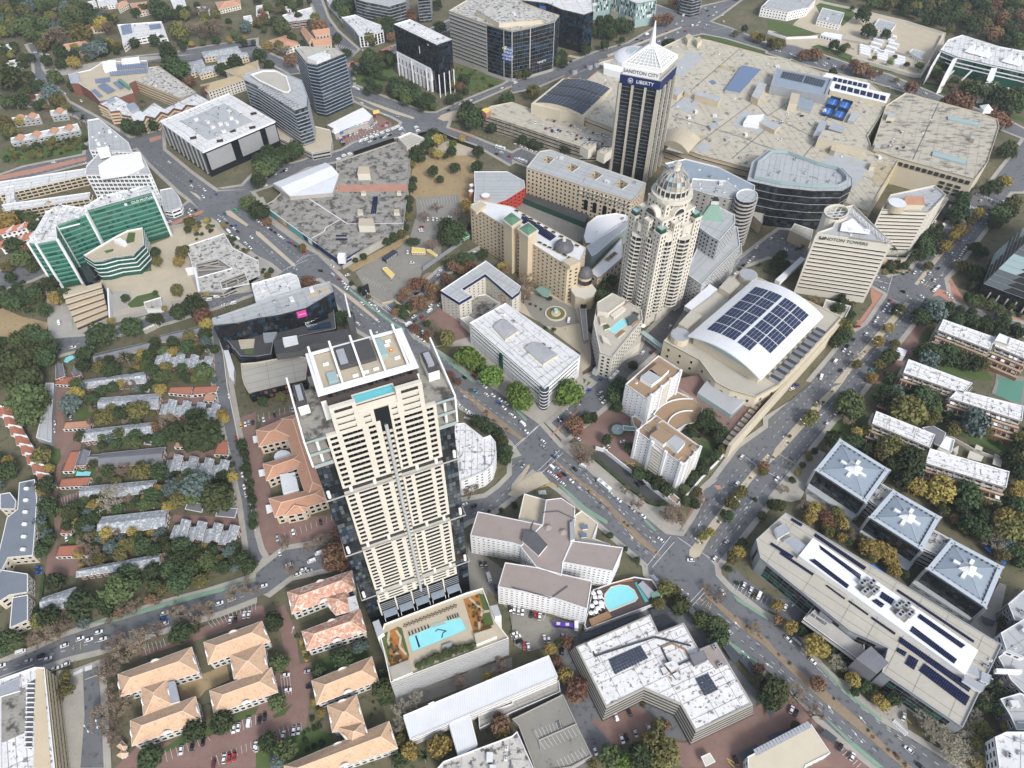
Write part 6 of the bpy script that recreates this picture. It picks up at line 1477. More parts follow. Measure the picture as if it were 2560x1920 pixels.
bld(OF,'small round cornered white office with banded balconies at the crossing','01 1380,-20 1480,-40 1540,30 1565,90 1555,130 1480,160 1410,150',9,WH,GR,BA,fl=3.4,bay=3,hf=.5,frame=WH)
B=bld(OF,'tall white office with grey roof, upper wedge shaped half','00 755,1035 850,1020 950,1100 1110,1230 1130,1310 770,1290',36,WH,GR,MU,fl=3.8,bay=4,wf=.7,hf=.6,kit=14,glass=G_);
B=bld(OF,'tall white office with grey roof, lower half with curved glazed side','00 738,1505 745,1430 850,1320 1205,1310 1260,1400 1300,1490 1280,1500',34,WH,GR,MU,fl=3.8,bay=4,wf=.72,hf=.6,glass=[G_,GN,G_],flu=False)
bo(B,'00 850,1430 970,1350 1215,1320 1230,1390 1080,1470 860,1500',33,6,WH,'roof_storey',WH);bo(B,'00 835,1280 940,1270 945,1310 850,1330',36,5,WH);rk(B,B.pl_y,33,5);B.flu()
B=bld(OF,'broad white roofed office with grey ribbed screens and dark fins','00 1380,1045 1975,805 2377,1045 1750,1310',27.5,GL,WT,None,par=.8,flu=False)
for i,d in((ef(B,(-1,-.6)),0),(ef(B,(.6,-1)),1)):
 a,b=B.pl_y[i],B.pl_y[(i+1)%4];u=(b-a).normalized();n=Vector((u.y,-u.x));L=(b-a).length;rz=math.atan2(u.y,u.x)
 MB().pr([a+n*.2,b+n*.2,b-n*.8,a-n*.8],25.8,27.6,WH).bd('fascia',B.e)
 if d==0:
  for k in range(9):MB().bx(V3(a+u*L*(k+.5)/9-n*.2,2),1.2,2.6,24,SI,rz).bd('fin',B.e)
 else:
  for f0,f1 in((.03,.36),(.46,.76),(.84,.98)):
   MB().pr([a+u*L*f0+n*.3,a+u*L*f1+n*.3,a+u*L*f1+n*1,a+u*L*f0+n*1],7,24.5,SI).bd('screen',B.e)
   B.face(a+u*L*f0+n*.8,a+u*L*f1+n*.8,7,24.5,'ribs',bay=1.3,wf=.4,frame=SI,nm='screen_rib')
P=B.pl_y;c=cen(P);P2=[c+(p-c)*.62 for p in P];MB().pr(P2,26.7,27.6,CO,GR).bd('plant_yard',B.e)
rk(B,[c+(p-c)*.66 for p in P],27.6,34,kinds=(0,0,2,2,3,4),marg=1)
for s in('00 1670,1190 1720,1200','00 1900,1215','00 2010,1130','00 2190,980','00 2180,1100'):MB().bx(V3(W(s,27)[0],26.72),6,5,.3,RE,.4).bd('roof_opening',B.e)
B.flu()
B=bld(OF,'brown office with zigzag stepped balconies and white roofs round a courtyard','00 855,895 1000,825 1230,960 1330,880 1420,935 1690,800 1820,870 1700,915 1610,905 1570,950 1500,935 1450,985 1390,965 1340,1020 1260,1000 1240,1045 1150,1045 1130,1005 1050,990 1030,955 950,965 930,930',15,BI,WT,None,par=.9,cap=SL,flu=False,kit=12)
for z in(1.5,4.8,8.1,11.4):MB().rg(B.pl_y,z,z+1.3,1.4,SA).bd('balcony_band',B.e)
bo(B,'00 1090,905 1160,885 1200,930 1130,960',14,3,GE,RO,BU);bo(B,'00 920,865 980,845 1000,865 940,885',14,2.5,GE,RO,BU);B.flu()
B=bld(OF,'cream curved roof office wing beside the brown stepped office','00 1285,580 1370,570 1695,795 1560,850 1170,695 1260,660',15,SA,PS,BA,fl=3.5,bay=4,hf=.4,frame=SA,glass=RE,kit=5,cap=TA)
B=bld('solar_office','brown office wing with blue solar roof decks by the street corner','00 590,640 780,600 890,530 1270,520 1290,640 1110,720 1150,800 1000,850 860,870 790,790 680,720 610,720',14,BI,TA,None,par=.8,flu=False)
sol(B,'00 925,565 1270,535 1275,580 930,610',14,16,2,SO);sol(B,'00 935,615 1280,585 1285,630 960,665',14,17,1,SO,gap=.2);sol(B,'00 820,685 950,665 955,705 825,720',14,7,2,SO);sol(B,'00 840,745 900,710 1000,780 930,810',14.5,5,4,SO);sol(B,'00 785,785 820,765 890,830 860,845',14.5,3,4,SO);sol(B,'00 975,715 1010,700 1075,750 1040,775',14.5,3,4,SO)
bo(B,'00 885,550 940,520 1000,520 1000,580 890,590',13.2,5,WH);bo(B,'00 1050,510 1200,490 1205,530 1050,545',13.2,3,WH);bo(B,'00 1015,690 1040,680 1125,745 1110,760',13.2,3,GP,LI,GP);bo(B,'00 600,640 670,620 690,700 610,710',12,3,SI);B.flu()
for lab,s,h_,fr in(('long white terraced flats by the busway, far row','00 -10,1570 740,1452 745,1510 -10,1680',11,BI),('long white terraced flats behind the green glass office, nearer row','01 10,110 60,100 780,0 770,50 50,165',11,BI)):
 B=bld('flats',lab,s,h_,PA,WT,'balc',fl=3.4,bay=5,wf=.9,frame=SA,glass=RE,par=.5)
bld('flats','short white wing joining the terraced flats at the left edge','01 45,-40 120,-60 125,60 50,110',11,WH,WT,None)
for lab,s in(('rust tiled terrace houses at the left edge, upper row','01 0,330 305,250 312,288 0,372'),('rust tiled terrace houses at the left edge, lower row','01 0,430 310,335 285,395 0,490')):
 B=Bld('terraced_house',lab,cen(W(s,7)),HO);hpr(B,W(s,7),7,3,'rusttile','gable',wall=WI,bay=4);
 q=W(s,8.4);[MB().bx(V3((q[0]+q[3])/2+((q[1]+q[2])/2-(q[0]+q[3])/2)*f,8),.5,11,2.2,WH,-.2).bd('party_wall',B.e)for f in(.3,.62,.98)];B.flu()
for k,(s,vs)in enumerate((('105,850 395,800 402,850 130,890',(.35,.85)),('95,1015 335,985 345,1020 120,1050',(.25,.7)),('430,955 570,930 580,985 440,1000',(.5,)),('90,1190 670,1065 690,1125 95,1235',(.12,.36,.62,.84)))):
 P=ccw(W('00 '+s,7));B=bld('townhouse',('pale blue townhouse row with orange barrel roofs, '+('top row of the cluster','second row','short row by the palms','long row beside the vacant field')[k]),'',7,SI,WT,PU,world=P,fl=3.4,bay=5,par=.6,cat=HO,flu=False)
 q=W('00 '+s,7)
 for f in vs:
  c=(q[0]*(1-f)+q[1]*f+q[3]*(1-f)+q[2]*f)/2;m=MB();r=4.2
  for j in range(8):
   t0,t1=math.pi*j/8,math.pi*(j+1)/8;m.face([(c.x+r*math.cos(t0),c.y-5,6.4+r*.8*math.sin(t0)),(c.x+r*math.cos(t1),c.y-5,6.4+r*.8*math.sin(t1)),(c.x+r*math.cos(t1),c.y+5,6.4+r*.8*math.sin(t1)),(c.x+r*math.cos(t0),c.y+5,6.4+r*.8*math.sin(t0))],TE)
  m.face([(c.x+r*math.cos(math.pi*j/8),c.y-5,6.4+r*.8*math.sin(math.pi*j/8))for j in range(9)],SI);m.bd('barrel_roof',B.e)
 B.flu()
B=bld(OF,'white office villa with blue solar roof among trees at the top left','00 1012,212 1395,183 1445,320 1380,330 1300,300 1130,330 1060,390 1050,320',9,WH,WT,MU,fl=3.6,bay=6,wf=.8,hf=.4,flu=False,kit=3)
sol(B,'00 1040,220 1130,205 1145,285 1060,305',8.4,6,3,SO);sol(B,'00 1280,215 1385,205 1395,245 1300,260',8.4,7,2,SO);B.flu()
def hps(name,label,L,h,rise,m_,cat=HO,kind='hip',wall_=PA,cap='ridgecap',**k):
 B=Bld(name,label,cen(W(L[0],h)),cat)
 for j,s in enumerate(L):hpr(B,W(s,h),h+(.0 if j==0 else .05*j),rise*(1 if j%2==0 else .93),m_,kind,wall=wall_,cap=cap,**k)
 if cat==OI and OC==name:GAB.append((B,L,h))
 return B
GAB=[]
hps('school_house','orange tiled L shaped villa under trees, upper left',['00 478,395 770,348 785,385 500,440','00 650,440 880,372 905,402 735,490'],6,3,TE).flu()
hps(HO,'small orange roofed house beside a yellow tree, upper left',['00 745,215 880,200 900,250 770,260'],5,2.5,TE).flu()
hps('office_complex','grey slate roofed office wings behind the grey screened office',['00 1560,555 1745,510 1780,585 1620,640','00 1740,450 2050,398 2085,450 1760,495','00 1865,490 2130,450 2150,485 1880,545','00 1670,590 1870,560 1890,600 1720,645'],7,2.5,SE,OI,wall_=SA,cap=None).flu()
hps('office_complex','khaki tiled long office with white gables behind the striped office',['00 1730,735 2085,640 2115,690 1795,800','00 1940,610 2230,520 2230,600 2040,660'],12,4,'khakitile',OI,cap=None).flu()
for k,(s,m_)in enumerate((('525,10 640,0 640,60 560,75','w'),('650,40 820,0 835,50 690,75','w'),('1120,30 1330,0 1330,80 1170,115','t'),('1465,-20 1590,-10 1610,50 1500,65','w'),('1700,60 1800,50 1810,90 1710,110','w'),('1860,20 2070,-10 2080,40 1890,85','t'),('2100,140 2170,130 2180,180 2110,190','w'),('0,390 80,380 95,410 10,430','w'),('0,540 150,510 185,550 30,590','w'),('1000,40 1090,0 1110,30 1020,80','t'),('840,0 1000,-20 1010,30 850,50','w'))):
 if m_=='t':hps(HO,'far terracotta roofed house, '+('beside the white villa roofs','near the top edge','right of the tree belt','small one between trees')[k%4],['00 '+s],6,3,TE).flu()
 else:bld(HO,'far white flat roofed house amid the top left trees','00 '+s,6,WH,WT,PU,fl=3,bay=4,par=.5,cat=HO)
for k,(s,m_)in enumerate((('0,50 60,40 90,110 0,130','w'),('10,90 100,70 110,130 20,150','w'),('220,60 300,50 300,75 225,85','w'))):bld(HO,'far white flat roofed house beside the top street','10 '+s,5,WH,WT,PU,fl=3,bay=4,par=.4,cat=HO)
BK=[BL,BL,GL,GB]
B=bld(OF,'white flat roofed block behind the black glass office','11 -40,790 290,697 355,720 385,830 0,950 01 2190,860',17,WH,WT,BA,kit=5)
cv=W('11 668,862 430,1000 200,1060 0,1090',30)
B=bld(OF,'black curved glass office with magenta corner sign','',30,BL,GR,None,world=W('01 1830,1090 2212,960 11 0,950 380,835 640,768',30)+cv+W('01 2050,1130 1840,1150',30),par=1.2,cap=SI,flu=False)
for i in range(len(B.pl_y)):B.face(B.pl_y[i],B.pl_y[(i+1)%len(B.pl_y)],1,28.6,PE,fl=3.7,bay=2.6,wf=.97,hf=.95,glass=BK)
rk(B,B.pl_y,28.8,14,kinds=(0,2,2,3,4),marg=2);flat(B,'roof_deck',TA,'11 450,880 620,800 650,850 480,930',28.8)
i=ef(B,(.5,-1));p,rz,u,n,L=ae(B,i,.80,.4);MB().bx(V3(p,22.5),7,.4,6,'magenta',rz).bd('sign_panel',B.e);txt(B,'accenture',1.3,V3(p+n*.3,25.5),rz,WH);txt(B,'IN ALL',2,V3(p+n*.3,20),rz,WH)if 0 else None
B.flu()
B=bld(OF,'lower black glass terraces of the curved office','01 1860,1160 2212,1120 11 0,1110 430,1010 660,900 690,1180 150,1290 130,1400 0,1420 01 2080,1420',14,BL,DR,None,par=.8,cap=SI,flu=False)
for i in range(len(B.pl_y)):B.face(B.pl_y[i],B.pl_y[(i+1)%len(B.pl_y)],1,13,PE,fl=3.7,bay=2.8,wf=.97,hf=.95,glass=BK)
for s,h_,m_ in(('01 1950,1180 2150,1160 2180,1230 1980,1260',3,GB),('01 2060,1280 2200,1270 2190,1340 2080,1350',1,TA),('11 30,1130 330,1090 350,1150 60,1200',2.5,BL),('11 380,1060 600,960 620,1060 420,1130',4,GL),('01 2110,1360 2190,1360 2190,1400 2120,1400',.5,LF),('11 60,1220 180,1210 150,1280 70,1290',2,GE),('11 430,1150 640,1120 650,1160 450,1190',1.2,GB)):bo(B,s,13.2,h_,m_,'roof_terrace')
bo(B,'11 150,1285 795,1185 835,1285 480,1310 390,1370 170,1400',12,6,LE,'upper_storey',DR);bo(B,'11 230,1260 350,1240 360,1290 240,1320',18,3,WH);B.flu()
B=bld(OF,'dark low office wing with planted terrace by the brick lane','01 2080,1480 11 0,1470 330,1410 450,1430 430,1620 12 -60,80 02 2110,10 2090,-60',10,GL,TN,PE,fl=3.4,bay=3,wf=.8,hf=.7,glass=[BL,GB,BI],cap=CE)
B=hps('office_complex','terracotta hipped office with two courtyards behind the cream tower',['12 215,300 400,245 600,900 440,1000','12 0,400 240,300 330,470 25,545','12 60,690 400,590 430,700 90,838','12 110,990 590,890 625,1010 165,1155','12 240,1150 320,985 460,1070 420,1110'],9.5,3.2,TE,OI,wall_=SA,fl=4,bay=4,wf=.6,hf=.6)
bo(B,'12 205,785 335,765 365,900 235,945',6,5,WH,'roof_light',WT);P=ccw([w1(pix('12',235+80*math.cos(t),630+60*math.sin(t)),6)for t in[math.pi*k/7 for k in range(14)]]);m=MB();m.pr(P,4,6,CE,WT);m.bd('pavilion',B.e);B.flu()
for s in('12 20,742 75,735 82,790 30,800','12 82,1045 140,1040 146,1100 95,1120','12 -30,450 15,445 20,500 -20,510'):bld('shade_canopy','white square shade canopy along the terracotta office drive',s,3.5,WH,WH,None,z0=3.2,par=0,cat=CN,group='white canopies by the terracotta office')
ar=[w1(pix('12',*t),17)for t in((1720,340),(1800,335),(1965,462),(2025,440),(2070,500),(2075,590),(2045,690),(1980,750),(1880,790),(1860,800),(1770,835),(1700,800))]
B=bld(OF,'white curved five storey office behind the cream tower','',17,WH,WR,PU,world=ar,fl=3.2,bay=4,wf=.36,hf=.4,frame=WH,par=.8,kit=4)
kw=dict(wall_=PA,fl=3.4,bay=3.4,wf=.62,hf=.7,frame=WH,glass=G_)
B1=hps(OC,'peach tiled office with H plan at the street corner, lower left',['03 1018,848 1655,612 1722,835 1035,1045','03 1215,955 1455,885 1490,1110 1240,1220','03 1125,1250 1690,1040 1742,1255 1140,1470'],9,4,'peachtile',OI,**kw)
B2=hps(OC,'peach tiled office with H plan between car park and drive',['03 1760,572 2262,388 2335,565 1800,765','03 1985,680 2280,575 2330,890 2020,890','03 1810,990 2345,790 2402,1005 1850,1195'],9,4,'peachtile',OI,**kw)
B3=hps(OC,'pink mottled tiled office left of the cream tower',['13 270,138 830,-50 862,115 310,330','13 560,180 780,130 880,290 690,340','13 395,478 900,290 955,482 440,645'],9,4,'pinktile',OI,**kw)
bo(B3,'13 790,190 860,170 890,280 810,310',7,4,SI,RO,WT)
B4=hps(OC,'peach tiled office with brown court at the bottom edge',['13 480,905 1000,695 1060,905 525,1112','13 615,1120 870,1030 940,1280 660,1352','13 240,1640 1150,1255 1225,1490 300,1800','13 690,1310 930,1260 990,1400 830,1480'],9,4,'peachtile',OI,**kw)
bo(B1,'03 1450,920 1510,910 1550,1080 1480,1100',9,1.5,WH,'bay_roof',SI)
def gables(B,L,h):
 RS=[ccw(W(s,h))for s in L]
 for j,q in enumerate(RS):
  for i in range(4):
   a,b=q[i],q[(i+1)%4];c=(a+b)/2;u=(b-a).normalized();n=Vector((u.y,-u.x))
   if any(inside(c+n*1.5,o)for k,o in enumerate(RS)if k!=j):continue
   pts=[c-n*.2+u*2.6*math.cos(math.pi*t/6)for t in range(7)];zz=[h-1.2+3.4*math.sin(math.pi*t/6)for t in range(7)]
   m=MB();f=[V3(x,z)for x,z in zip(pts,zz)];g_=[V3(x-n*.5,z)for x,z in zip(pts,zz)]
   m.face(f,WH);m.face(g_[::-1],WH)
   for t in range(6):m.face([f[t],g_[t],g_[t+1],f[t+1]],WH)
   m.bd('gable_parapet',B.e)
for t in GAB:gables(*t);t[0].flu()
B=hps('gatehouse','small peach tiled gatehouse beside the side street',['03 1010,1470 1050,1420 1100,1470 1070,1520','03 1010,1550 1060,1490 1110,1530 1060,1580'],3.4,1.6,'peachtile','gatehouse',style=None);B.flu()
B=bld(OF,'gold finned office with blackened white roof at the lower left corner','03 0,890 300,785 385,790 475,1659 480,1800 0,1800',16,SA,WR,BA,fl=4,bay=3,hf=.6,glass=GN,frame=SA,par=1,cap=WH,flu=False)
flat(B,'gold_strip',SA,'03 310,800 372,800 440,1659 290,1659',15.2);flat(B,'stained_membrane',DI,'03 0,1050 220,960 230,1350 0,1450',15.05);flat(B,'glazed_strip',LE,'03 240,930 305,890 275,1500 225,1480',15.25);bo(B,'03 0,950 160,880 165,990 0,1040',15,1.4,WH,'roof_grille',SI)
for k in range(14):p=W('03 265,930 245,1480',15.5);MB().bx(V3(p[0]+(p[1]-p[0])*k/13,15.25),4,.5,.6,WH).bd('roof_fin',B.e)
B.flu()
def town(k,s,m_=SE,rise=2.2,h_=5.6,lab=None):
 B=Bld('townhouse',lab,cen(W(s,h_)),HO);q=W(s,h_);hpr(B,q,h_,rise,m_,'gable',over=.5,wall=BI,fl=2.8,bay=4,wf=.5,hf=.5)
 B.flu()
T=[('02 860,120 1390,80 1370,215 845,235',SE,'slate roofed townhouse row under the orange garages, top of the complex'),('02 700,400 1325,330 1310,430 700,500',SE,'slate roofed townhouse row left of the giant round tree'),('02 875,600 1430,545 1395,692 845,720',SL,'plain dark grey roofed townhouse row above the small pool'),('02 700,890 1355,830 1315,940 690,1005',SE,'slate roofed townhouse row behind the bare pale tree'),('02 880,1150 1455,1085 1430,1240 830,1310',SE,'slate roofed townhouse row with dark gable, lower middle'),('02 690,1600 1395,1465 1382,1560 655,1670',SE,'slate roofed townhouse row nearest the tree lined street'),('01 810,1400 1310,1290 1320,1350 812,1480',SL,'dark roofed townhouse row along the upper street'),('01 1385,1240 1730,1160 1742,1225 1400,1300',SL,'dark roofed townhouse by the black glass office'),('01 700,1630 1280,1550 1262,1650 700,1700',SE,'slate roofed townhouse row below the palm garden'),('03 365,190 655,95 575,275 345,290',SE,'small slate roofed house above the street junction'),('02 645,708 692,580 780,578 742,702',SL,'small slate house beside the orange garage and pool'),('02 742,685 790,612 880,605 850,685',SL,'small slate link house next to the dark roofed row'),('01 480,1500 540,1480 560,1590 480,1620',SL,'slate roofed house left of the kidney pool'),('01 620,1560 680,1440 700,1580 640,1600',SL,'slate roofed house right of the kidney pool')]
for k,(s,m_,lab)in enumerate(T):town(k,s,m_,lab=lab)
def stepped(lab,L,m_=None):
 B=Bld('townhouse',lab,cen(W(L[0],5)),HO)
 for j,s in enumerate(L):hpr(B,W(s,5.4+.7*(j%2)),5.4+.7*(j%2),.9,m_ if(m_ and j==0)else SE,'gable',over=.4,wall=BI,fl=2.8,bay=4)
 B.flu()
def steps(t,a,b,n,w,d):
 o=[]
 for i in range(n):
  x,y=a[0]+(b[0]-a[0])*i/n,a[1]+(b[1]-a[1])*i/n;dx,dy=(b[0]-a[0])/n,(b[1]-a[1])/n
  o.append(f'{t} {x},{y + d * .35} {x + dx * .5},{y + dy * .5 + d * .3} {x + dx * .45 - w},{y + d * 1.1} {x - w},{y + d * 1.05}')
  o.append(f'{t} {x + dx * .45},{y} {x + dx},{y + dy} {x + dx - w},{y + dy + d * .95} {x + dx * .45 - w},{y + d * .95}')
 return o
stepped('stepped slate townhouse terrace beside the giant round tree',steps('02',(1405,130),(1905,180),4,30,125));stepped('stepped slate townhouse terrace below the giant round tree',steps('02',(1450,605),(1985,665),4,40,150),SL)
stepped('stepped slate townhouse terrace nearest the brick lane end',steps('02',(1510,1165),(2070,1230),4,45,160));stepped('stepped pale slate terrace below the black glass office',steps('01',(1360,1375),(1840,1430),4,30,110))
for s,lab in(('02 540,388 562,330 800,310 772,380','flat orange garage row near the round blue tree'),('02 535,755 605,585 692,580 630,750','bright orange garage row left of the pool'),('02 507,890 530,820 785,800 757,880','rusty garage row below the pool'),('02 515,1290 580,1100 672,1090 610,1292','red narrow garage row by the driveway'),('02 477,1492 510,1400 780,1385 742,1482','maroon garage row at the lower driveway'),('02 1450,75 1470,28 1660,20 1650,95','orange garage row at the top court, left half'),('02 1655,95 1680,25 1885,15 1865,70','orange garage row at the top court, right half'),('02 1750,140 1775,80 1870,88 1840,152','small orange garage wing at the top court'),('02 1845,607 1890,495 1965,490 1972,612','orange garage beside the giant round tree'),('02 1500,540 1520,500 1640,512 1600,547','low orange shed left of the giant round tree'),('01 470,1659 490,1610 650,1590 640,1670','orange garage below the kidney pool house'),('01 1690,1350 1720,1290 1820,1280 1810,1360','orange terrace roof near the palm')):
 bld('garage',lab,s,3,WH,'rusttile' if'r' in lab[:2]or'maroon' in lab else TE,PU,fl=2.4,bay=3,wf=.7,hf=.8,par=.15,gf=.1,cap=BI,cat='garage')
for s,lab in(('02 1595,1082 1620,1020 1765,1030 1745,1112','dark carport roof at the lower court, left'),('02 1860,1142 1880,1065 2055,1072 2030,1158','dark carport roof at the lower court, right'),('02 1930,1062 1990,950 2035,940 2000,1062','dark carport roof along the lane verge'),('02 1240,520 1250,490 1325,500 1320,530','tiny slate pump house roof in the gardens'),('02 1250,1065 1262,1032 1345,1040 1335,1075','small dark garden pavilion roof'),('02 1205,62 1215,30 1295,42 1285,72','small grey garden pavilion roof at the top')):bld('carport',lab,s,2.8,GE,SL,None,z0=2.5,par=.1,cat='carport')
P=ccw(W('02 658,800 672,760 720,770 745,760 792,765 780,800'));o=MB().cap(P,ZC[0]+.1,'water').bd(SW);o[CA]='pool';o[LB]='small garden pool between orange garages'
P=ccw(W('01 555,1475 570,1440 610,1420 640,1420 655,1440 600,1470 590,1485'));o=MB().cap(P,ZC[0]+.1,'water').bd(SW);o[CA]='pool';o[LB]='kidney shaped turquoise pool behind a slate house'
wall('long pale lane wall beside the townhouse gardens','01 1870,1190 1930,1400 02 1960,0 2060,480 2140,900 2200,1250',2.6,PA,.6);wall('long cream garden wall at the left driveway','02 460,0 450,470',3,CO,.6)
bld('long_shed','long pale grey roofed shed beside the big trees','02 395,-10 465,-10 440,505 310,462 350,300',5,GR,GR,None,par=.1)
bld('white_marquee','long white marquee roof beside the black glass office','01 1905,1250 1930,1240 2025,1520 2020,1640 1985,1600',4,WH,WE,None,par=.1)
for k in range(8):
 x,y=-20+k*48,190+k*82;s=f'02 {x},{y} {x + 110},{y + 20} {x + 150},{y + 100} {x + 20},{y + 95}'
 B=Bld('terraced_house','rust roofed white terrace house by the big trees, left edge',cen(W(s,6)),HO,'stepped rust roofed terrace houses at the left edge');hpr(B,W(s,6),6,2.2,'rusttile','gable',wall=WI,bay=4);q=W(s,7.5);MB().bea(V3(q[0],7.6),V3(q[1],7.6),.8,WH,1.5).bd('party_wall',B.e);B.flu()
for s,lab in(('02 165,850 300,822 320,1000 285,1480 70,1500 10,1620 -60,1659 60,1150 150,1080','long blue grey metal roofed building at the left edge'),('02 0,950 85,935 140,1010 130,1080 0,1080','blue grey curved side wing at the left edge'),('03 -20,-60 240,-20 240,140 80,165 -20,230','blue grey hipped metal roof house by the street, upper'),('03 105,185 240,160 240,380 82,450','blue grey hipped metal roof house by the street, lower')):
 B=bld('metal_roof_building',lab,s,9,CE,'darkmetalroof',PU,fl=4,bay=4,par=.2,flu=False)
 if lab[0]=='l':
  for k in range(6):p=W('02 230,905 200,1430',9.4);MB().bx(V3(p[0]+(p[1]-p[0])*k/5,8.9),2.5,1.6,1.4,WH).bd('roof_vent',B.e)
 B.flu()
for k in range(6):c=W(f'01 {1265 + k * 25},{1215 - k * 12}')[0];o=MB().tub(c,1.6,1.6,0,4,CO,10).tub(c,1.6,.2,4,4.6,PA,10).bd('water_tank');o[CA]='tank';o[LB]='round concrete water tank on the street verge';o[GO]='row of round tanks by the upper street'
base=ccw(W('31 1790,905 1890,640 2212,480 2212,480 2800,560 2800,1150 2212,1065'));base=[p for i,p in enumerate(base)if(p-base[i-1]).length>.1]
B=Bld('faceted_office','pale and black faceted glass office at the right edge',cen(base));mid_=cen(base)
lowr=[p for p in base];hi=[mid_+(p-mid_)*.78+Vector((6,4))for p in base]
m=MB();m.side(lowr,0,14,BL);m.bd('plinth',B.e)
for i in range(len(base)):
 a,b=lowr[i],lowr[(i+1)%len(base)];c,d=hi[(i+1)%len(base)],hi[i]
 B.face(a,b,.5,14,PE,fl=3.5,bay=4,wf=.95,hf=.9,glass=[BL,GL])
 n=8
 for k in range(n):
  f0,f1=k/n,(k+1)/n
  P=[V3(a+(d-a)*f0,14+34*f0),V3(b+(c-b)*f0,14+34*f0),V3(b+(c-b)*f1,14+34*f1),V3(a+(d-a)*f1,14+34*f1)]
  pm=Vector(P[0])*.62+Vector(P[1])*.38;pt_=Vector(P[3])*.5+Vector(P[2])*.5
  m=MB();m.face([P[0],tuple(pm),tuple(pt_),P[3]],GS if(i+k//3)%2==0 else GI);m.face([tuple(pm),P[1],P[2],tuple(pt_)],BL);m.bd('glass_facet',B.e)
  MB().bea(P[0],P[1],.25,SI).bd('transom',B.e)
MB().cap(hi,48,PS).bd('roof',B.e)
for k in range(5):p=W('31 1840,915 2212,1060',0);MB().bx(V3(p[0]+(p[1]-p[0])*(k+.5)/5,0),1,4,9,CO,-.4).bd('raking_fin',B.e)
B.flu()
def fl_s(lab,s,z,n=7):
 P=ccw(W(s,z));B=bld('apartment_block',lab,'',z,'taupe',WR,'balc',world=P,fl=3,bay=6,wf=.9,frame=PA,glass=RE,par=.5,cap=WH,flu=False)
 i=ef(B,(-.45,-1));a,b=P[i],P[(i+1)%len(P)];u=(b-a).normalized();nn=Vector((u.y,-u.x));L=(b-a).length;rz=math.atan2(u.y,u.x)
 for st in range(3):
  z1=z-2.5-st*3.4;o0,o1=st*3.2,(st+1)*3.2
  if z1<2:break
  MB().pr([a+nn*o0,b+nn*o0,b+nn*o1,a+nn*o1],0,z1-2.2,BI,BR).bd('terrace',B.e)
  for k in range(int(L/3.2)):
   p=a+u*(k+.5)*3.2+nn*(o0+1.6)
   if R.random()<.75:MB().bx(V3(p,z1),.35,3.2,.3,CO,rz).bd('pergola_beam',B.e)
   if R.random()<.3:MB().bx(V3(p+u*1.2,z1+.1),2.6,2.6,.15,R.choice([SI,BU,WH,'taupe']),rz).bd('awning',B.e)
   if k%2==0:MB().bx(V3(p,z1-2.2),.3,3.2,2.4,SA,rz).bd('divider_wall',B.e)
  MB().bea(V3(a+nn*o1,z1-1.4),V3(b+nn*o1,z1-1.4),.3,SA,1.4).bd('balustrade',B.e)
 rk(B,P,z-.5,3,kinds=(1,4));B.flu()
fl_s('white roofed stepped flats nearest the right junction','31 1515,1098 1965,1255 1925,1365 1470,1190',15);fl_s('white roofed stepped flats at the right edge, upper','31 2000,1225 2280,1320 2250,1450 1960,1330',15)
fl_s('white roofed stepped flats right of the avenue, middle row','31 1215,1443 1770,1650 1690,1740 1170,1560',15);fl_s('white roofed stepped flats beside the tennis court','32 1640,45 2212,190 2195,320 1570,120',15)
fl_s('white roofed stepped flats with orange roofed shed','32 935,232 1447,435 1400,548 900,340',15);fl_s('white roofed stepped flats in front of the yellow trees','32 1400,555 2088,755 2060,895 1360,680',15)
bld('lift_tower','cream lift tower linking the stepped flats','32 1480,540 1540,450 1615,480 1590,590',18,PA,WH,None);bld('lift_tower','cream lift tower at the upper flats','31 1960,1280 2000,1220 2100,1260 2080,1320',18,PA,WH,None)
bld('shed','orange roofed shed with small solar panel beside the flats','32 940,195 960,165 1105,205 1090,250',4,BI,TE,None,par=.2)
bld('gatehouse','white domed gate kiosk on the driveway by the avenue','31 1095,1380 1130,1340 1205,1370 1180,1420 1120,1410',5,WH,WH,None,par=.3)
bld('long_canopy','dark roofed parking canopy between the stepped flats','32 1330,375 1430,360 1540,420 1500,540 1440,520 1400,440',4,SL,SL,None,z0=3,par=.1)
for s in('32 1600,560 1650,530 1640,600 1600,640','32 1720,640 1745,575 1865,625 1840,670','32 1940,690 1960,600 2035,640 2010,720','32 1785,560 1800,520 1860,550 1840,590'):bld('carport','cream shade cloth carport behind the stepped flats',s,3,CE,PA,None,z0=2.7,par=0,cat='carport',group='shade cloth carports behind the flats')
wall('cream courtyard wall behind the stepped flats','32 1530,420 1780,560 2030,650',3,PA,.6)
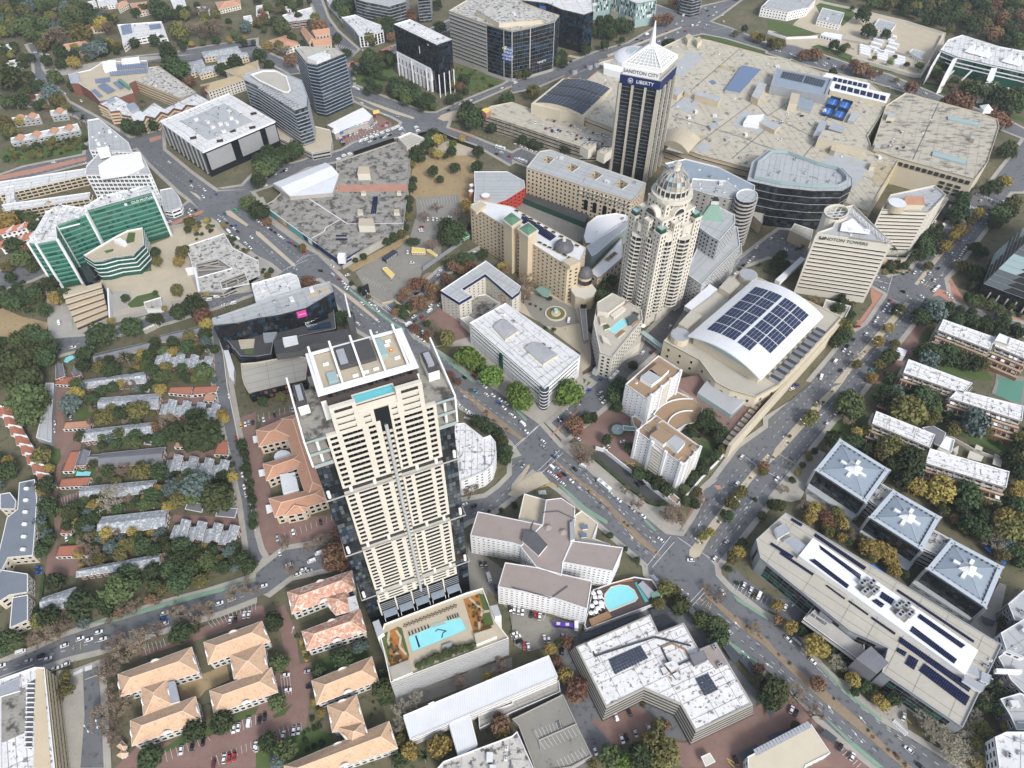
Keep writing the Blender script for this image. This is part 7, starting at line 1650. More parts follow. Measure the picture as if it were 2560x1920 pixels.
def pyr(lab,outer,s_sky,podium=None,z=19):
 P=ccw(W(outer,z));B=bld(OF,lab,'',z,GL,BU,None,world=P,par=.9,cap='rimmetal',flu=False)
 m=MB();m.rg(P,z-1.6,z+.1,-2.4,'rimmetal');m.bd('roof_frame',B.e)
 for i in range(len(P)):B.face(P[i],P[(i+1)%len(P)],5,z-2,PE,fl=3.4,bay=3,wf=.9,hf=.75,glass=[BL,GL,G_])
 for p in P:MB().bx(V3(cen(P)+(p-cen(P))*.99,0),1.4,1.4,z,SI,.5).bd('corner_fin',B.e)
 Q=offs(P,-3);c=cen(Q);m=MB()
 for k in range(len(Q)):m.face([V3(Q[k],z-.8),V3(Q[(k+1)%len(Q)],z-.8),V3(c,z+2.4)],BU)
 m.bd('roof',B.e);m=MB()
 for k in range(len(Q)):m.bea(V3(Q[k],z-.7),V3(c,z+2.5),.35,SI,.15)
 m.bd('ridge_cap',B.e)
 q=[c+(p-c)*.3 for p in Q];m=MB()
 for k in range(len(q)):m.face([V3(q[k],z+2),V3(q[(k+1)%len(q)],z+2),V3(c,z+5)],WH)
 m.pr(q,z+.6,z+2,WH);m.bd('skylight',B.e);m=MB()
 for k in range(len(q)):
  for j in range(1,5):a=q[k]+(q[(k+1)%len(q)]-q[k])*j/5;m.bea(V3(a,z+2.1),V3(c,z+5.1),.12,SI)
 m.bd('skylight_bars',B.e)
 for k in range(len(q)):e_=(q[k]+q[(k+1)%len(q)])/2;d=(e_-c).normalized();MB().pr([e_+Vector((-d.y,d.x))*1.0,e_+d*4+Vector((-d.y,d.x))*1.0,e_+d*4-Vector((-d.y,d.x))*1.0,e_-Vector((-d.y,d.x))*1.0],z+.4,z+1.8,WH).bd('skylight_arm',B.e)
 for k in range(len(P)):
  a,b=P[k],P[(k+1)%len(P)]
  for j in range(10):MB().bx(V3(a+(b-a)*(j+.5)/10*1+(c-(a+b)/2).normalized()*2.8,z-.8),.8,.8,.9,LE).bd('roof_vent',B.e)
 if podium:
  Pp=ccw(W(podium,5));m=MB();m.pr(Pp,0,5,GR,GR);m.bd('podium',B.e)
  for i in range(len(Pp)):B.face(Pp[i],Pp[(i+1)%len(Pp)],1.6,4.6,PU,fl=3,bay=6,wf=.5,hf=.4,frame=GR)
 B.flu();return B
pyr('grey pyramid roofed glass office nearest the avenue','32 622,473 1055,742 850,1030 405,742',0,'32 335,900 400,760 870,1060 730,1165')
pyr('grey pyramid roofed glass office, middle of the three','32 1080,912 1497,1150 1332,1442 872,1150',0,'32 790,1280 870,1160 1335,1450 1200,1620');pyr('grey pyramid roofed glass office, third at the lower right','32 1582,1338 2035,1580 33 1885,278 32 1368,1595',0,'33 1245,60 1290,10 1885,285 1740,380')
for lab,s in(('white plant roof between the first two pyramid offices','32 830,965 945,838 1072,912 950,1060'),('white plant roof between the last two pyramid offices','32 1312,1405 1410,1245 1580,1338 1475,1482')):
 bld('office_link',lab,s,16,SI,PS,BA,fl=4,bay=3,hf=.5,glass=BL,par=.6,kit=9)
P=ccw(W('32 1840,1440 1870,1430 2040,1565 2015,1590'));o=MB().cap(P,ZC[0]+3,'blue').bd(SW);o[CA]='pool';o[LB]='narrow blue lap pool behind the third pyramid office'
P=ccw(W('32 860,1590 910,1555 1020,1640 1000,1690',10));o=MB().pr(P,0,10,'blue','blue').bd('blue_canopy');o[CA]=CN;o[LB]='bright blue tarpaulin canopy between two offices'
B=bld(OF,'long white and grey office with many rooftop solar rows, lower right','G 1633,1165 1697,1107 2165,1393 2080,1572 1905,1452 1918,1400 1835,1362 1642,1205',16,GE,TN,None,par=.9,cap=SI,flu=False)
for i in range(len(B.pl_y)):
 a,b=B.pl_y[i],B.pl_y[(i+1)%len(B.pl_y)]
 B.face(a,b,1.5,14,PE,fl=3.5,bay=4,wf=.95,hf=.85,glass=[BL,GL,BL,GN],mx=5)
P=ccw(W('32 265,1482 390,1328 33 1818,640 1705,855',19));m=MB();m.pr(P,15,19,WH,WH);m.bd('roof_storey',B.e)
for s,nx,ny in(('33 1312,328 1705,600 1668,628 1290,360',26,3),('33 1250,432 1632,722 1605,760 1222,478',26,3),('32 440,1392 805,1650 790,1690 455,1430',22,3),('32 405,1515 700,1740 680,1770 350,1520',18,3),('33 985,135 1090,205 1060,250 960,185',6,3),('33 940,200 1005,245 980,280 890,215',5,2)):sol(B,s,19,nx,ny,gap=.08)
for s,nx,ny in(('32 410,1290 850,1585 828,1612 396,1315',26,3),('33 1120,115 1785,560 1770,580 1112,135',40,1),('33 505,75 670,195 655,205 500,90',10,1),('33 700,210 870,330 860,345 695,225',10,1),('33 895,350 1105,495 1090,510 890,370',12,2),('33 1140,525 1765,955 1730,1005 1125,568',36,3),('33 1350,755 1745,1045 1705,1125 1300,820',22,4),('33 1120,620 1200,660 1180,700 1105,650',4,3),('33 1220,680 1300,730 1260,815 1180,760',4,4),('32 180,1190 300,1260 250,1290',0,0),('32 30,1370 225,1490 205,1510 15,1390',12,2),('32 110,1450 400,1640 380,1659 100,1470',16,1),('32 205,1160 300,1215 285,1235 195,1180',6,1)):
 if nx:sol(B,s,15.2,nx,ny,gap=.08)
for s in('33 760,100 850,30 970,100 870,190','33 1060,290 1150,210 1270,300 1180,400'):
 c=cen(W(s,19));bo(B,s,18.2,1.2,CO,'plant_yard','lot')
 for k in range(4):inst('chiller',um_(0),B.e,V3(c+Vector(((k%2)*5-2.5,(k//2)*5-2.5)),19.4),.6,(1.7,1.7,1.2))
for s in('32 60,1250 150,1200 190,1270 90,1330','32 140,1350 220,1310 330,1400 270,1460','33 1700,860 1880,950 1850,1000 1690,900','33 1740,750 1820,800 1830,880 1720,830','33 1850,830 1930,860 1910,930 1840,900'):bo(B,s,15.1,3,WH,PL,SI)
rk(B,ccw(W('33 1720,640 1990,700 1900,960 1700,880',16)),15.1,10,marg=1)
q=W('33 760,715 890,605 1045,750 940,845',17);MB().pr(q,0,17,SL,SL).bd('stair_block',B.e)
for k in range(5):p=W(f'33 {840 + k * 22},{700 + k * 3} {910 + k * 16},{648 + k * 10}',17.1);MB().pr([p[0],p[1],p[1]+Vector((.8,.5)),p[0]+Vector((.8,.5))],17,17.15,SI).bd('roof_grille',B.e)
B.flu()
B=bld('office_wing','low grey wing with curved white canopy and name lettering','33 302,372 415,225 485,262 620,290 640,400 830,560 835,645 770,715',9,GL,CO,None,par=.8,cap=WH,flu=False)
q=W('33 300,375 395,300 835,650 765,718',10);m=MB()
for k in range(6):
 f0,f1=k/6,(k+1)/6;hz=lambda f:10+1.5*math.sin(f*math.pi/2)-3*(1-f)**2
 a0,a1=q[0]+(q[1]-q[0])*f0,q[0]+(q[1]-q[0])*f1;b0,b1=q[3]+(q[2]-q[3])*f0,q[3]+(q[2]-q[3])*f1;m.face([V3(a0,hz(f0)),V3(b0,hz(f0)),V3(b1,hz(f1)),V3(a1,hz(f1))],GS if 0 else CO)
m.bd('curved_canopy',B.e);a,b=W('33 360,335 490,425',10);u=b-a
txt(B,'135 WEST',2.3,V3((a+b)/2+Vector((0,0)),11.2),math.atan2(u.y,u.x),DA,tilt=.35)
bo(B,'33 440,330 500,225 625,290 550,405',8,5,BU,RO,SL);B.flu()
for lab,s,z in(('white office with dark windows at the right edge, upper','33 2075,240 2212,120 2500,200 2400,420 2130,380',14),('white and slate office at the right edge, middle','33 2010,490 2212,370 2500,500 2450,640 2212,700 2060,640',16),('striped pale glass office at the right edge','33 1990,700 2212,540 2500,700 2400,1050 2212,1010 2100,900',12),('white slate fronted house at the right edge, lower','33 2005,1060 2180,1008 2400,1100 2400,1330 2150,1330 2090,1200',12),('white round edged apartment block in the lower right corner','33 1960,1390 2060,1345 2400,1345 2400,1800 2000,1659',18)):
 bld(OF,lab,s,z,SL if z in(14,12)else WH,WT if z>16 else GR,PU,fl=3.5,bay=4,wf=.6,hf=.5,frame=WH,kit=3)
P=ccw(W('33 1955,810 2180,820 2180,850 1960,840',12));o=MB().pr(P,11,14,WH,WH,bottom=True).bd('footbridge');o[CA]='bridge';o[LB]='white enclosed bridge at the end of the solar office'
B=bld(OF,'big office with worn white roof, two blue skylights and louvred grey sides','23 560,612 1190,338 1262,495 1482,410 1612,640 1762,580 2072,1108 1592,1335 1462,1105 1160,975 1140,968 818,1128',12.5,DA,WR,None,par=.35,cap=CO,flu=False)
for k in range(10):MB().rg(B.pl_y,.3+k*1.2,1.5+k*1.2,(11-k)*.24,(DA,TN)[k%2]).bd('louvre_band',B.e)
z=12.2
sol(B,'23 832,725 1112,603 1178,712 888,856',z,12,5,SR,gap=.1,rise=.4,name='skylight_pane');sol(B,'23 1582,890 1692,843 1782,985 1662,1042',z,5,6,SR,gap=.1,rise=.4,name='skylight_pane')
for s in('23 700,650 715,695 1230,530 1545,605','23 1290,620 1380,585 1500,640 1530,710','23 1290,620 1350,750','23 1440,770 1545,720 1580,770'):
 p=W(s,z)
 for a,b in zip(p,p[1:]):MB().bea(V3(a,z+.4),V3(b,z+.4),.7,TI if'1380,585' in s else DA,.9).bd('roof_kerb',B.e)
bo(B,'23 650,580 690,560 725,620 690,640',z,3,WH);bo(B,'23 1535,690 1650,640 1690,720 1580,770',z,3,SL,PL,SL);flat(B,'sunken_deck','taupe','23 1640,640 1770,580 1870,760 1760,810 1690,720',z,.15);bo(B,'23 1320,760 1400,730 1450,790 1380,830',z,3,TI,PL,WT);bo(B,'23 1285,800 1320,785 1350,830 1310,850',z,1.5,DA,'roof_box',WT);bo(B,'23 1390,850 1430,830 1460,870 1420,890',z,1.5,DA,'roof_box',WT)
rk(B,ccw(W('23 1690,640 1760,610 1850,750 1780,790',z)),z+.2,5,kinds=(0,1),marg=0);rk(B,B.pl_y,z,6,kinds=(1,4));B.flu()
B=bld('warehouse','long white sheet roofed building below the pool podium','13 1272,1203 2212,812 23 318,683 397,868 13 1335,1412',11,CO,WE,BA,fl=3.5,bay=4,hf=.5,par=.3,flu=False)
bo(B,'13 1490,1105 1535,1085 1545,1100 1500,1120',10.8,1,WH);B.flu();bld('warehouse','white sheet roofed side wing of the long white building','13 1668,1275 1845,1195 1912,1462 1752,1562',10.4,CO,WE,BA,fl=3.5,bay=4,hf=.5,par=.3,kit=0)
bld('terrace_block','concrete terrace strip along the long white building','13 1920,1200 2212,1100 23 0,1040 405,900 420,1000 0,1180 13 1930,1320',4,CO,CO,None)
bld(OF,'flat office with mottled black and white roof at the bottom edge','13 1560,1665 1620,1600 2212,1380 23 45,1340 190,1665 190,1800 13 1700,1800',12,CO,PS,BA,fl=3.5,bay=4,hf=.5,kit=10)
DK=bld('parking_deck','empty tan parking deck with white bay lines at the bottom','23 0,1235 440,1020 555,1270 690,1555 515,1650 210,1700 55,1290',6,CO,'lot',None,par=.7,cap=CO,flu=False)
for s in('23 185,1335 230,1420 560,1275','23 230,1420 250,1500'):p=W(s,6);[MB().bea(V3(a,5.8),V3(b,5.8),.4,CO,.9).bd('ramp_wall',DK.e)for a,b in zip(p,p[1:])]
flat(DK,'dark_ramp',LE,'23 370,1255 405,1240 440,1300 400,1315',5.3);DK.flu()
bays('23 200,1330 410,1250 430,1320 240,1410',7,None,5.45);bays('23 240,1430 550,1300 590,1370 290,1500',9,None,5.45);bays('23 390,1590 600,1490 650,1560 420,1659',7,None,5.45)
B=bld('warehouse','cream sheet roofed shed with rooflight edges at the bottom right','23 2035,1560 33 0,1470 375,1282 542,1530 330,1635 280,1750 23 2050,1800',9,WH,CE,PU,par=.3,flu=False)
for k in range(18):p=W('33 -100,1520 350,1285',9.2);q=p[0]+(p[1]-p[0])*k/17;MB().bx(V3(q,9),1.6,3,.25,SI,.4).bd('rooflight',B.e)
B.flu();bld('gate_canopy','cream guard canopy beside the STOP marking','23 1632,1560 1710,1525 1760,1605 1672,1648',4,WH,PA,None,z0=3.6,par=.1,cat=CN)
z=21
B=bld('hotel','white branching hotel with taupe roofs at the crossroads','12 1915,1100 22 262,1215 85,1400 0,1372 12 1850,1308',z,WH,'taupe',PU,fl=3,bay=2.8,wf=.42,hf=.34,frame=WH,par=.4,cap=WH,flu=False)
for j,s in enumerate(('22 295,998 425,983 547,1065 520,1355 440,1540 430,1659 210,1580 70,1400 262,1215','22 522,1352 962,1412 872,1618 440,1538','13 2090,92 22 -60,1540 215,1582 432,1640 23 690,42 650,285 350,185')):
 bld('','',s,z+.06*(j+1),WH,'taupe',PU,parent=B,fl=3,bay=2.8,wf=.42,hf=.34,frame=WH,par=.4,cap=WH)
for s in('22 105,945 297,1000 258,1212 55,1165','22 547,1130 602,1093 745,1205 700,1330 852,1385 845,1398 525,1345'):bld('','',s,16,WH,PS if 0 else TA,PU,parent=B,fl=3,bay=2.8,wf=.42,hf=.34,frame=WH,par=.7)
for s,h_,top in(('22 105,1265 200,1275 305,1390 230,1480 85,1350',2.2,LE),('22 500,1200 535,1180 540,1340 505,1350',2,SI),('22 600,1220 650,1215 655,1250 610,1255',1.5,SO),('22 595,1290 640,1285 645,1320 600,1325',1.5,SO)):bo(B,s,16.3 if'600' in s or'595' in s else z-.2,h_,WH,RO,top)
for s in('22 260,1110 400,1100 540,1165','22 150,1320 185,1180','23 0,100 340,190','23 350,185 480,90'):
 p=W(s,z+.1)
 for a,b in zip(p,p[1:]):MB().bea(V3(a,z+.3),V3(b,z+.3),.5,LE,.3).bd('roof_gutter',B.e)
for p_ in('22 310,1235','22 440,1275'):c=W(p_,z)[0];m=MB();m.tub(c,2.8,.3,z-.2,z+1.4,'taupe',6);m.bd('roof_cowl',B.e)
B.flu()
B=bld('pool_terrace','dark decked pool terrace with white rim beside the branching hotel','23 695,120 840,65 1060,5 1210,30 1302,165 1270,225 640,460 625,420 660,290',4.5,WH,'decking',None,par=.9,cap=WH,flu=False)
P=ccw(W('23 845,297 805,240 808,160 860,100 930,82 1000,90 1050,125 1080,185 1060,210',4));m=MB();m.cap(P,3.75,'water');m.bd(SW,B.e);m=MB();m.rg(P,3.6,3.95,.7,PA);m.bd('pool_edge',B.e)
for s,m_,h_ in(('23 1090,75 1130,45 1230,140 1180,195',SI,1.5),('23 1200,155 1280,115 1300,160 1215,195','copper',2),('23 840,60 1000,20 1050,40 930,55 850,75','flowers',.4),('23 665,375 830,305 860,350 690,430',TI,2.5),('23 1060,60 1080,50 1180,215 1150,225','teal',.4)):bo(B,s,3.7,h_,m_,'terrace_block')
lg=MB().bx((0,0,.2),.8,2,.2,WH).bx((0,.8,.4),.8,.3,.4,WH).mesh('sun_lounger');ps=MB().tub((0,0),.08,.08,0,2.2,WH,5).tub((0,0),1.4,.1,2.1,2.7,WH,8).mesh('parasol')
for s in('700,160','715,195','750,150','760,190','765,240','720,240','690,270','740,290','680,330','720,320','770,270'):
 p=W('23 '+s,4)[0]
 for nm,me,off in(('sun_lounger',lg,1.6),('parasol',ps,0)):
  o=inst(nm,me,None,V3(p+Vector((off,0)),3.8),R.random());o[CA]=nm.replace('_',' ');o[GO]='white '+nm.replace('_',' ')+' set on the hotel pool deck';LAB.append((o,'white '+nm.replace('_',' ')+' on the dark deck by the hotel pool',p,4))
B.flu()
for s in('23 580,520 830,420 870,460 600,560','23 830,420 1090,320 1100,350 870,460','23 1190,290 1350,250 1390,300 1220,350','23 1270,450 1400,395 1420,420 1290,490','23 1820,610 1880,590 1990,700 1920,760','23 1960,720 2030,690 2130,840 2100,880','23 1960,1540 2110,1450 2130,1480 2000,1600','33 450,1370 500,1320 600,1400 570,1450','33 0,1100 90,1060 100,1110 20,1240','33 1840,340 1960,390 1940,440 1860,400','33 1780,470 1890,510 1890,580 1800,540','33 0,1380 190,1310 200,1350 30,1440'):
 bld('shade_net','dark grey tensioned shade net over parking',s,3.2,'shade','shade',None,z0=3,par=0,cat=CN,group='dark shade nets over parking bays')
for lab,s,h_ in(('white office with many small windows in the walled compound','30 -60,60 180,100 350,60 420,-20 330,-80 60,-60',12),('white pavilion office in the walled compound','30 425,165 470,65 662,110 620,210',8),('grey roofed low block inside the walled compound','30 905,230 960,160 1110,200 1060,270',5),('cream service building in the compound corner','30 1220,450 1250,420 1360,450 1330,520',5)):bld(OF,lab,s,h_,WI,TN if 0 else GR,PU,fl=3.2,bay=4,wf=.4,hf=.4,kit=4)
bld('gatehouse','low white gatehouse with flat roof on the compound road','30 455,300 490,275 645,300 635,345 560,330',5,WH,WH,PU,par=.3)
for k in range(22):
 x,y=(790+(k%3)*150,390+(k%3)*45+(k//3)*22)if k<12 else(870+(k%2)*130+(k%3)*20,300+(k//2-6)*34)
 bld('container_office','small white prefab hut in the compound yard',f'30 {x},{y} {x + 14},{y - 14} {x + 100},{y + 10} {x + 88},{y + 26}',3,WH,WH,None,par=.1,group='rows of white huts in the compound yard',cat='hut')
wall('white pillared compound wall along the road','30 0,270 160,320 430,310',3,WH,.8);wall('white compound perimeter wall, far side','30 420,0 700,60 1200,180 1540,285',3,PA,1);wall('pale compound corner wall with lattice top','30 730,490 1270,640 1330,640 1520,290',4,PA,1.5);wall('low concrete wall of the compound garden','30 640,330 810,365 1240,480',3,CO,.8)
B=bld(OF,'white office with green glass, tents on roof and raking fins, top right','30 1490,430 1560,340 1680,300 2000,400 2212,440 2500,520 2500,700 2212,620 2080,590 1940,560 1640,490',20,GN,WT,None,par=1,cap=WH,flu=False)
for i in range(len(B.pl_y)):B.face(B.pl_y[i],B.pl_y[(i+1)%len(B.pl_y)],9,19,PE,fl=4,bay=3,wf=.95,hf=.85,glass=[GN,GL,GN,GI])
P=ccw(W('30 1450,540 1500,600 1860,760 2212,820 2500,900 2500,700 2212,620 1640,490 1490,440',8));m=MB()
for s in('30 1470,470 1500,440 1430,560 1400,590','30 1600,510 1640,500 1560,650 1520,660','30 1930,590 1980,590 1930,740 1870,740'):bo(B,s,0,20.5,WH,'stair_tower',WH)
for x in(1760,1820,1880,2080,2150):c=W(f'30 {x},{430 + (x - 1760) * .26}',22)[0];m=MB();m.tub(c,8,.3,20,29,WH,4);m.bd('roof_tent',B.e)
rk(B,B.pl_y,19,34,marg=2)
for z in(9,13,18):MB().rg(B.pl_y,z,z+1.1,.5,WH).bd(SP,B.e)
for k in range(7):c=W(f'30 {1480 + k * 105},{560 + k * 50}',5)[0];MB().bea(V3(c,0),V3(c+Vector((9,4)),10),1.6,WH,1.2).bd('raking_fin',B.e)
B.flu()
for s in('30 -40,90',):pass
def crown_mesh(m,seed,n=26,leaf=.17,flat_=1.0,dens=30,inner=.74):
 r=random.Random(seed);mb=MB();cl=[]
 for i in range(n):
  t=math.acos(1-1.55*(i+.5)/n);f=i*2.399963+r.uniform(-.3,.3);k=r.uniform(.62,.9)
  cl.append((Vector((math.sin(t)*math.cos(f),math.sin(t)*math.sin(f),math.cos(t)*flat_))*k,r.uniform(.24,.42)))
 bm=bmesh.new();bmesh.ops.create_icosphere(bm,subdivisions=2,radius=1)
 for v in bm.verts:
  d=v.co.normalized();s=.5+sum(max(0,d.dot(c.normalized())-.8)for c,_ in cl)*1.3
  v.co=Vector((d.x,d.y,d.z*flat_))*min(s,1.0)*inner
 k0=len(mb.v);mb.v+=[tuple(v.co)for v in bm.verts]
 for f in bm.faces:mb.f.append(tuple(k0+v.index for v in f.verts));mb.m.append(mb.mi(m))
 bm.free()
 for c,cr in cl:
  for _ in range(dens):
   d=Vector((r.gauss(0,1),r.gauss(0,1),r.gauss(.25,1))).normalized()
   p=c+d*cr*r.uniform(.75,1.1);nn=(d+Vector((r.gauss(0,.5),r.gauss(0,.5),r.gauss(.2,.5)))).normalized()
   a=nn.orthogonal().normalized();b=nn.cross(a);w=r.uniform(0,6.28);a,b=a*math.cos(w)+b*math.sin(w),b*math.cos(w)-a*math.sin(w)
   s=leaf*r.uniform(.5,1)
   mb.face([p-a*s-b*s*.5,p+a*s*.3-b*s*.7,p+a*s+b*s*.4,p-a*s*.2+b*s*.8],m)
 return mb.mesh('crown')
def bare_mesh(m,seed,leafm=None,dens=6):
 r=random.Random(seed);mb=MB()
 def grow(p,d,L,w,k):
  q=p+d*L;mb.bea(p,q,w,m)
  if k==0:
   if leafm:
    for _ in range(dens):
     c=q+Vector((r.gauss(0,.09),r.gauss(0,.09),r.gauss(0,.07)));s=r.uniform(.03,.07)
     mb.face([c+Vector((s,0,r.uniform(-s,s))),c+Vector((0,s,r.uniform(-s,s))),c+Vector((-s,-s*.4,0))],leafm)
   return
  for i in range(3):grow(q,(d+Vector((r.gauss(0,.55),r.gauss(0,.55),r.gauss(.12,.3)))).normalized(),L*r.uniform(.62,.85),w*.6,k-1)
 for i in range(5):a=i*1.26+r.random();grow(Vector((0,0,-.75)),Vector((math.cos(a)*.7,math.sin(a)*.7,.8)).normalized(),.55,.06,3)
 return mb.mesh('crown')
def palm_mesh(seed):
 r=random.Random(seed);mb=MB()
 for i in range(22):
  a=i*2.4;el=r.uniform(-.2,1.1);d=Vector((math.cos(a),math.sin(a),0));s=Vector((-d.y,d.x,0))*.11;p=Vector((0,0,.2));u=d*math.cos(el)+Vector((0,0,math.sin(el)))
  for j in range(4):
   q=p+u*.27;mb.face([p-s,p+s,q+s*.8,q-s*.8],LF);mb.face([q-s*.8,q+s*.8,p+s,p-s],'leaf_dark');p=q;u=(u+Vector((0,0,-.38))).normalized();s*=.8
 return mb.mesh('crown')
KIND={'d':('evergreen_tree','dark green','leaf_dark'),'m':('broadleaf_tree','mid green',LF),'o':('olive_tree','olive','leaf_olive'),'b':('broadleaf_tree','bright green','leaf_bright'),'y':('yellow_tree',YE,'leaf_yellow'),'r':('autumn_tree','rust coloured','leaf_rust'),'n':('bare_tree','thin brown','leaf_brown'),'l':('cedar_tree','blue grey','leaf_blue'),'p':('palm_tree','green',''),'w':('bare_tree','pale leafless','leaf_pale'),'s':('shrub','dark green','leaf_dark'),'h':('shrub','olive','leaf_olive'),'f':('shrub','russet','leaf_rust')}
CR={}
for k,(nm,ad,lm)in KIND.items():
 if k in'p':CR[k]=[palm_mesh(s)for s in range(2)]
 elif k=='n':CR[k]=[bare_mesh('bark',s,'leaf_brown',9)for s in range(4)]
 elif k=='w':CR[k]=[bare_mesh('palebark',s,'leaf_pale',5)for s in range(3)]
 elif k=='r':CR[k]=[crown_mesh(lm,s*7+3,24,.15,.8,30,.6)for s in range(4)]
 elif k in'shf':CR[k]=[crown_mesh(lm,s*5+2,14,.22,.75,14)for s in range(2)]
 else:CR[k]=[crown_mesh(lm,s*11+ord(k),28,.16,.85 if k!='d' else .95,34)for s in range(5)]
TRK=MB().tub((0,0),.09,.05,0,1,'bark',6).mesh('trunk');TRKP=MB().tub((0,0),.05,.04,0,1,'palebark',6).mesh('trunk')
TREES=[];FOOT=[]
COS={m:[tuple(v.co)for v in m.vertices]for L in CR.values()for m in L};FCS={m:[tuple(f.vertices)for f in m.polygons]for L in CR.values()for m in L}
def tree(p,r,k,h=None):
 """a tree standing at ground point p with crown radius r metres"""
 nm,ad,lm=KIND[k]
 small=k in'shf'
 hc=h or(r*.45 if small else r*1.12+(1.2 if k!='p' else 7))
 TREES.append((nm,small,k,r,p,hc));FOOT.append((p,r))
def plant():
 """the 300 of each kind that show largest stand as trees of their own; the rest is one wood per kind"""
 by={}
 for t in TREES:by.setdefault(t[0],[]).append(t)
 for nm,L in by.items():
  L.sort(key=lambda t:-t[3]/(t[4]-Vector((0,0))).length)
  mb=MB()
  for i,(nm,small,k,r,p,hc)in enumerate(L):
   s=R.uniform(.92,1.1);me=R.choice(CR[k]);rz=R.uniform(0,6.28);sc=(r*s,r/s,r*R.uniform(.9,1.12))
   if i<300:
    o=thg(nm,'','shrub' if small else'tree',(p.x,p.y,0))
    inst('crown',me,o,(p.x,p.y,hc),rz,sc)
    if not small:inst('trunk',TRKP if k in'wp' else TRK,o,(p.x,p.y,0),0,(max(r,2.5),max(r,2.5),hc))
    PLANTED.append((o,k,r,p,hc))
   else:
    c,s_=math.cos(rz),math.sin(rz);b=len(mb.v);mi=mb.mi(me.materials[0].name)
    mb.v+=[(p.x+(x*c-y*s_)*sc[0],p.y+(x*s_+y*c)*sc[1],hc+z*sc[2])for x,y,z in COS[me]]
    F_=[tuple(b+j for j in f)for f in FCS[me]];mb.f+=F_;mb.m+=[mi]*len(F_)
  if mb.f:o=mb.bd('distant_'+('shrubs' if L[0][1]else'trees'));o['kind']='stuff'
PLANTED=[]
def trs(s):
 t=None
 for e in s.split():
  if',' not in e:t=e;continue
  x,y,r,k=e.split(',');q=pix(t,float(x),float(y))
  d=math.hypot(1,0);zz=0;p=w1(q,0)
  dep=p.y*CT+H*ST;rm=float(r)/(3.456 if t!='G' else 1/1.157)*dep/F
  hc=rm*.45 if k in'shf' else rm*1.12+(1.2 if k!='p' else 7)
  tree(w1(q,hc),rm,k)
def grv(s,n,kinds,r0,r1,gap=.75):
 P=ccw(W(s));xs=[p.x for p in P];ys=[p.y for p in P];got=0
 for _ in range(n*14):
  if got>=n:break
  p=Vector((R.uniform(min(xs),max(xs)),R.uniform(min(ys),max(ys))));r=R.uniform(r0,r1)
  if not inside(p,P)or any((p-q).length<(r+k)*gap for q,k in FOOT):continue
  tree(p,r,R.choice(kinds));got+=1
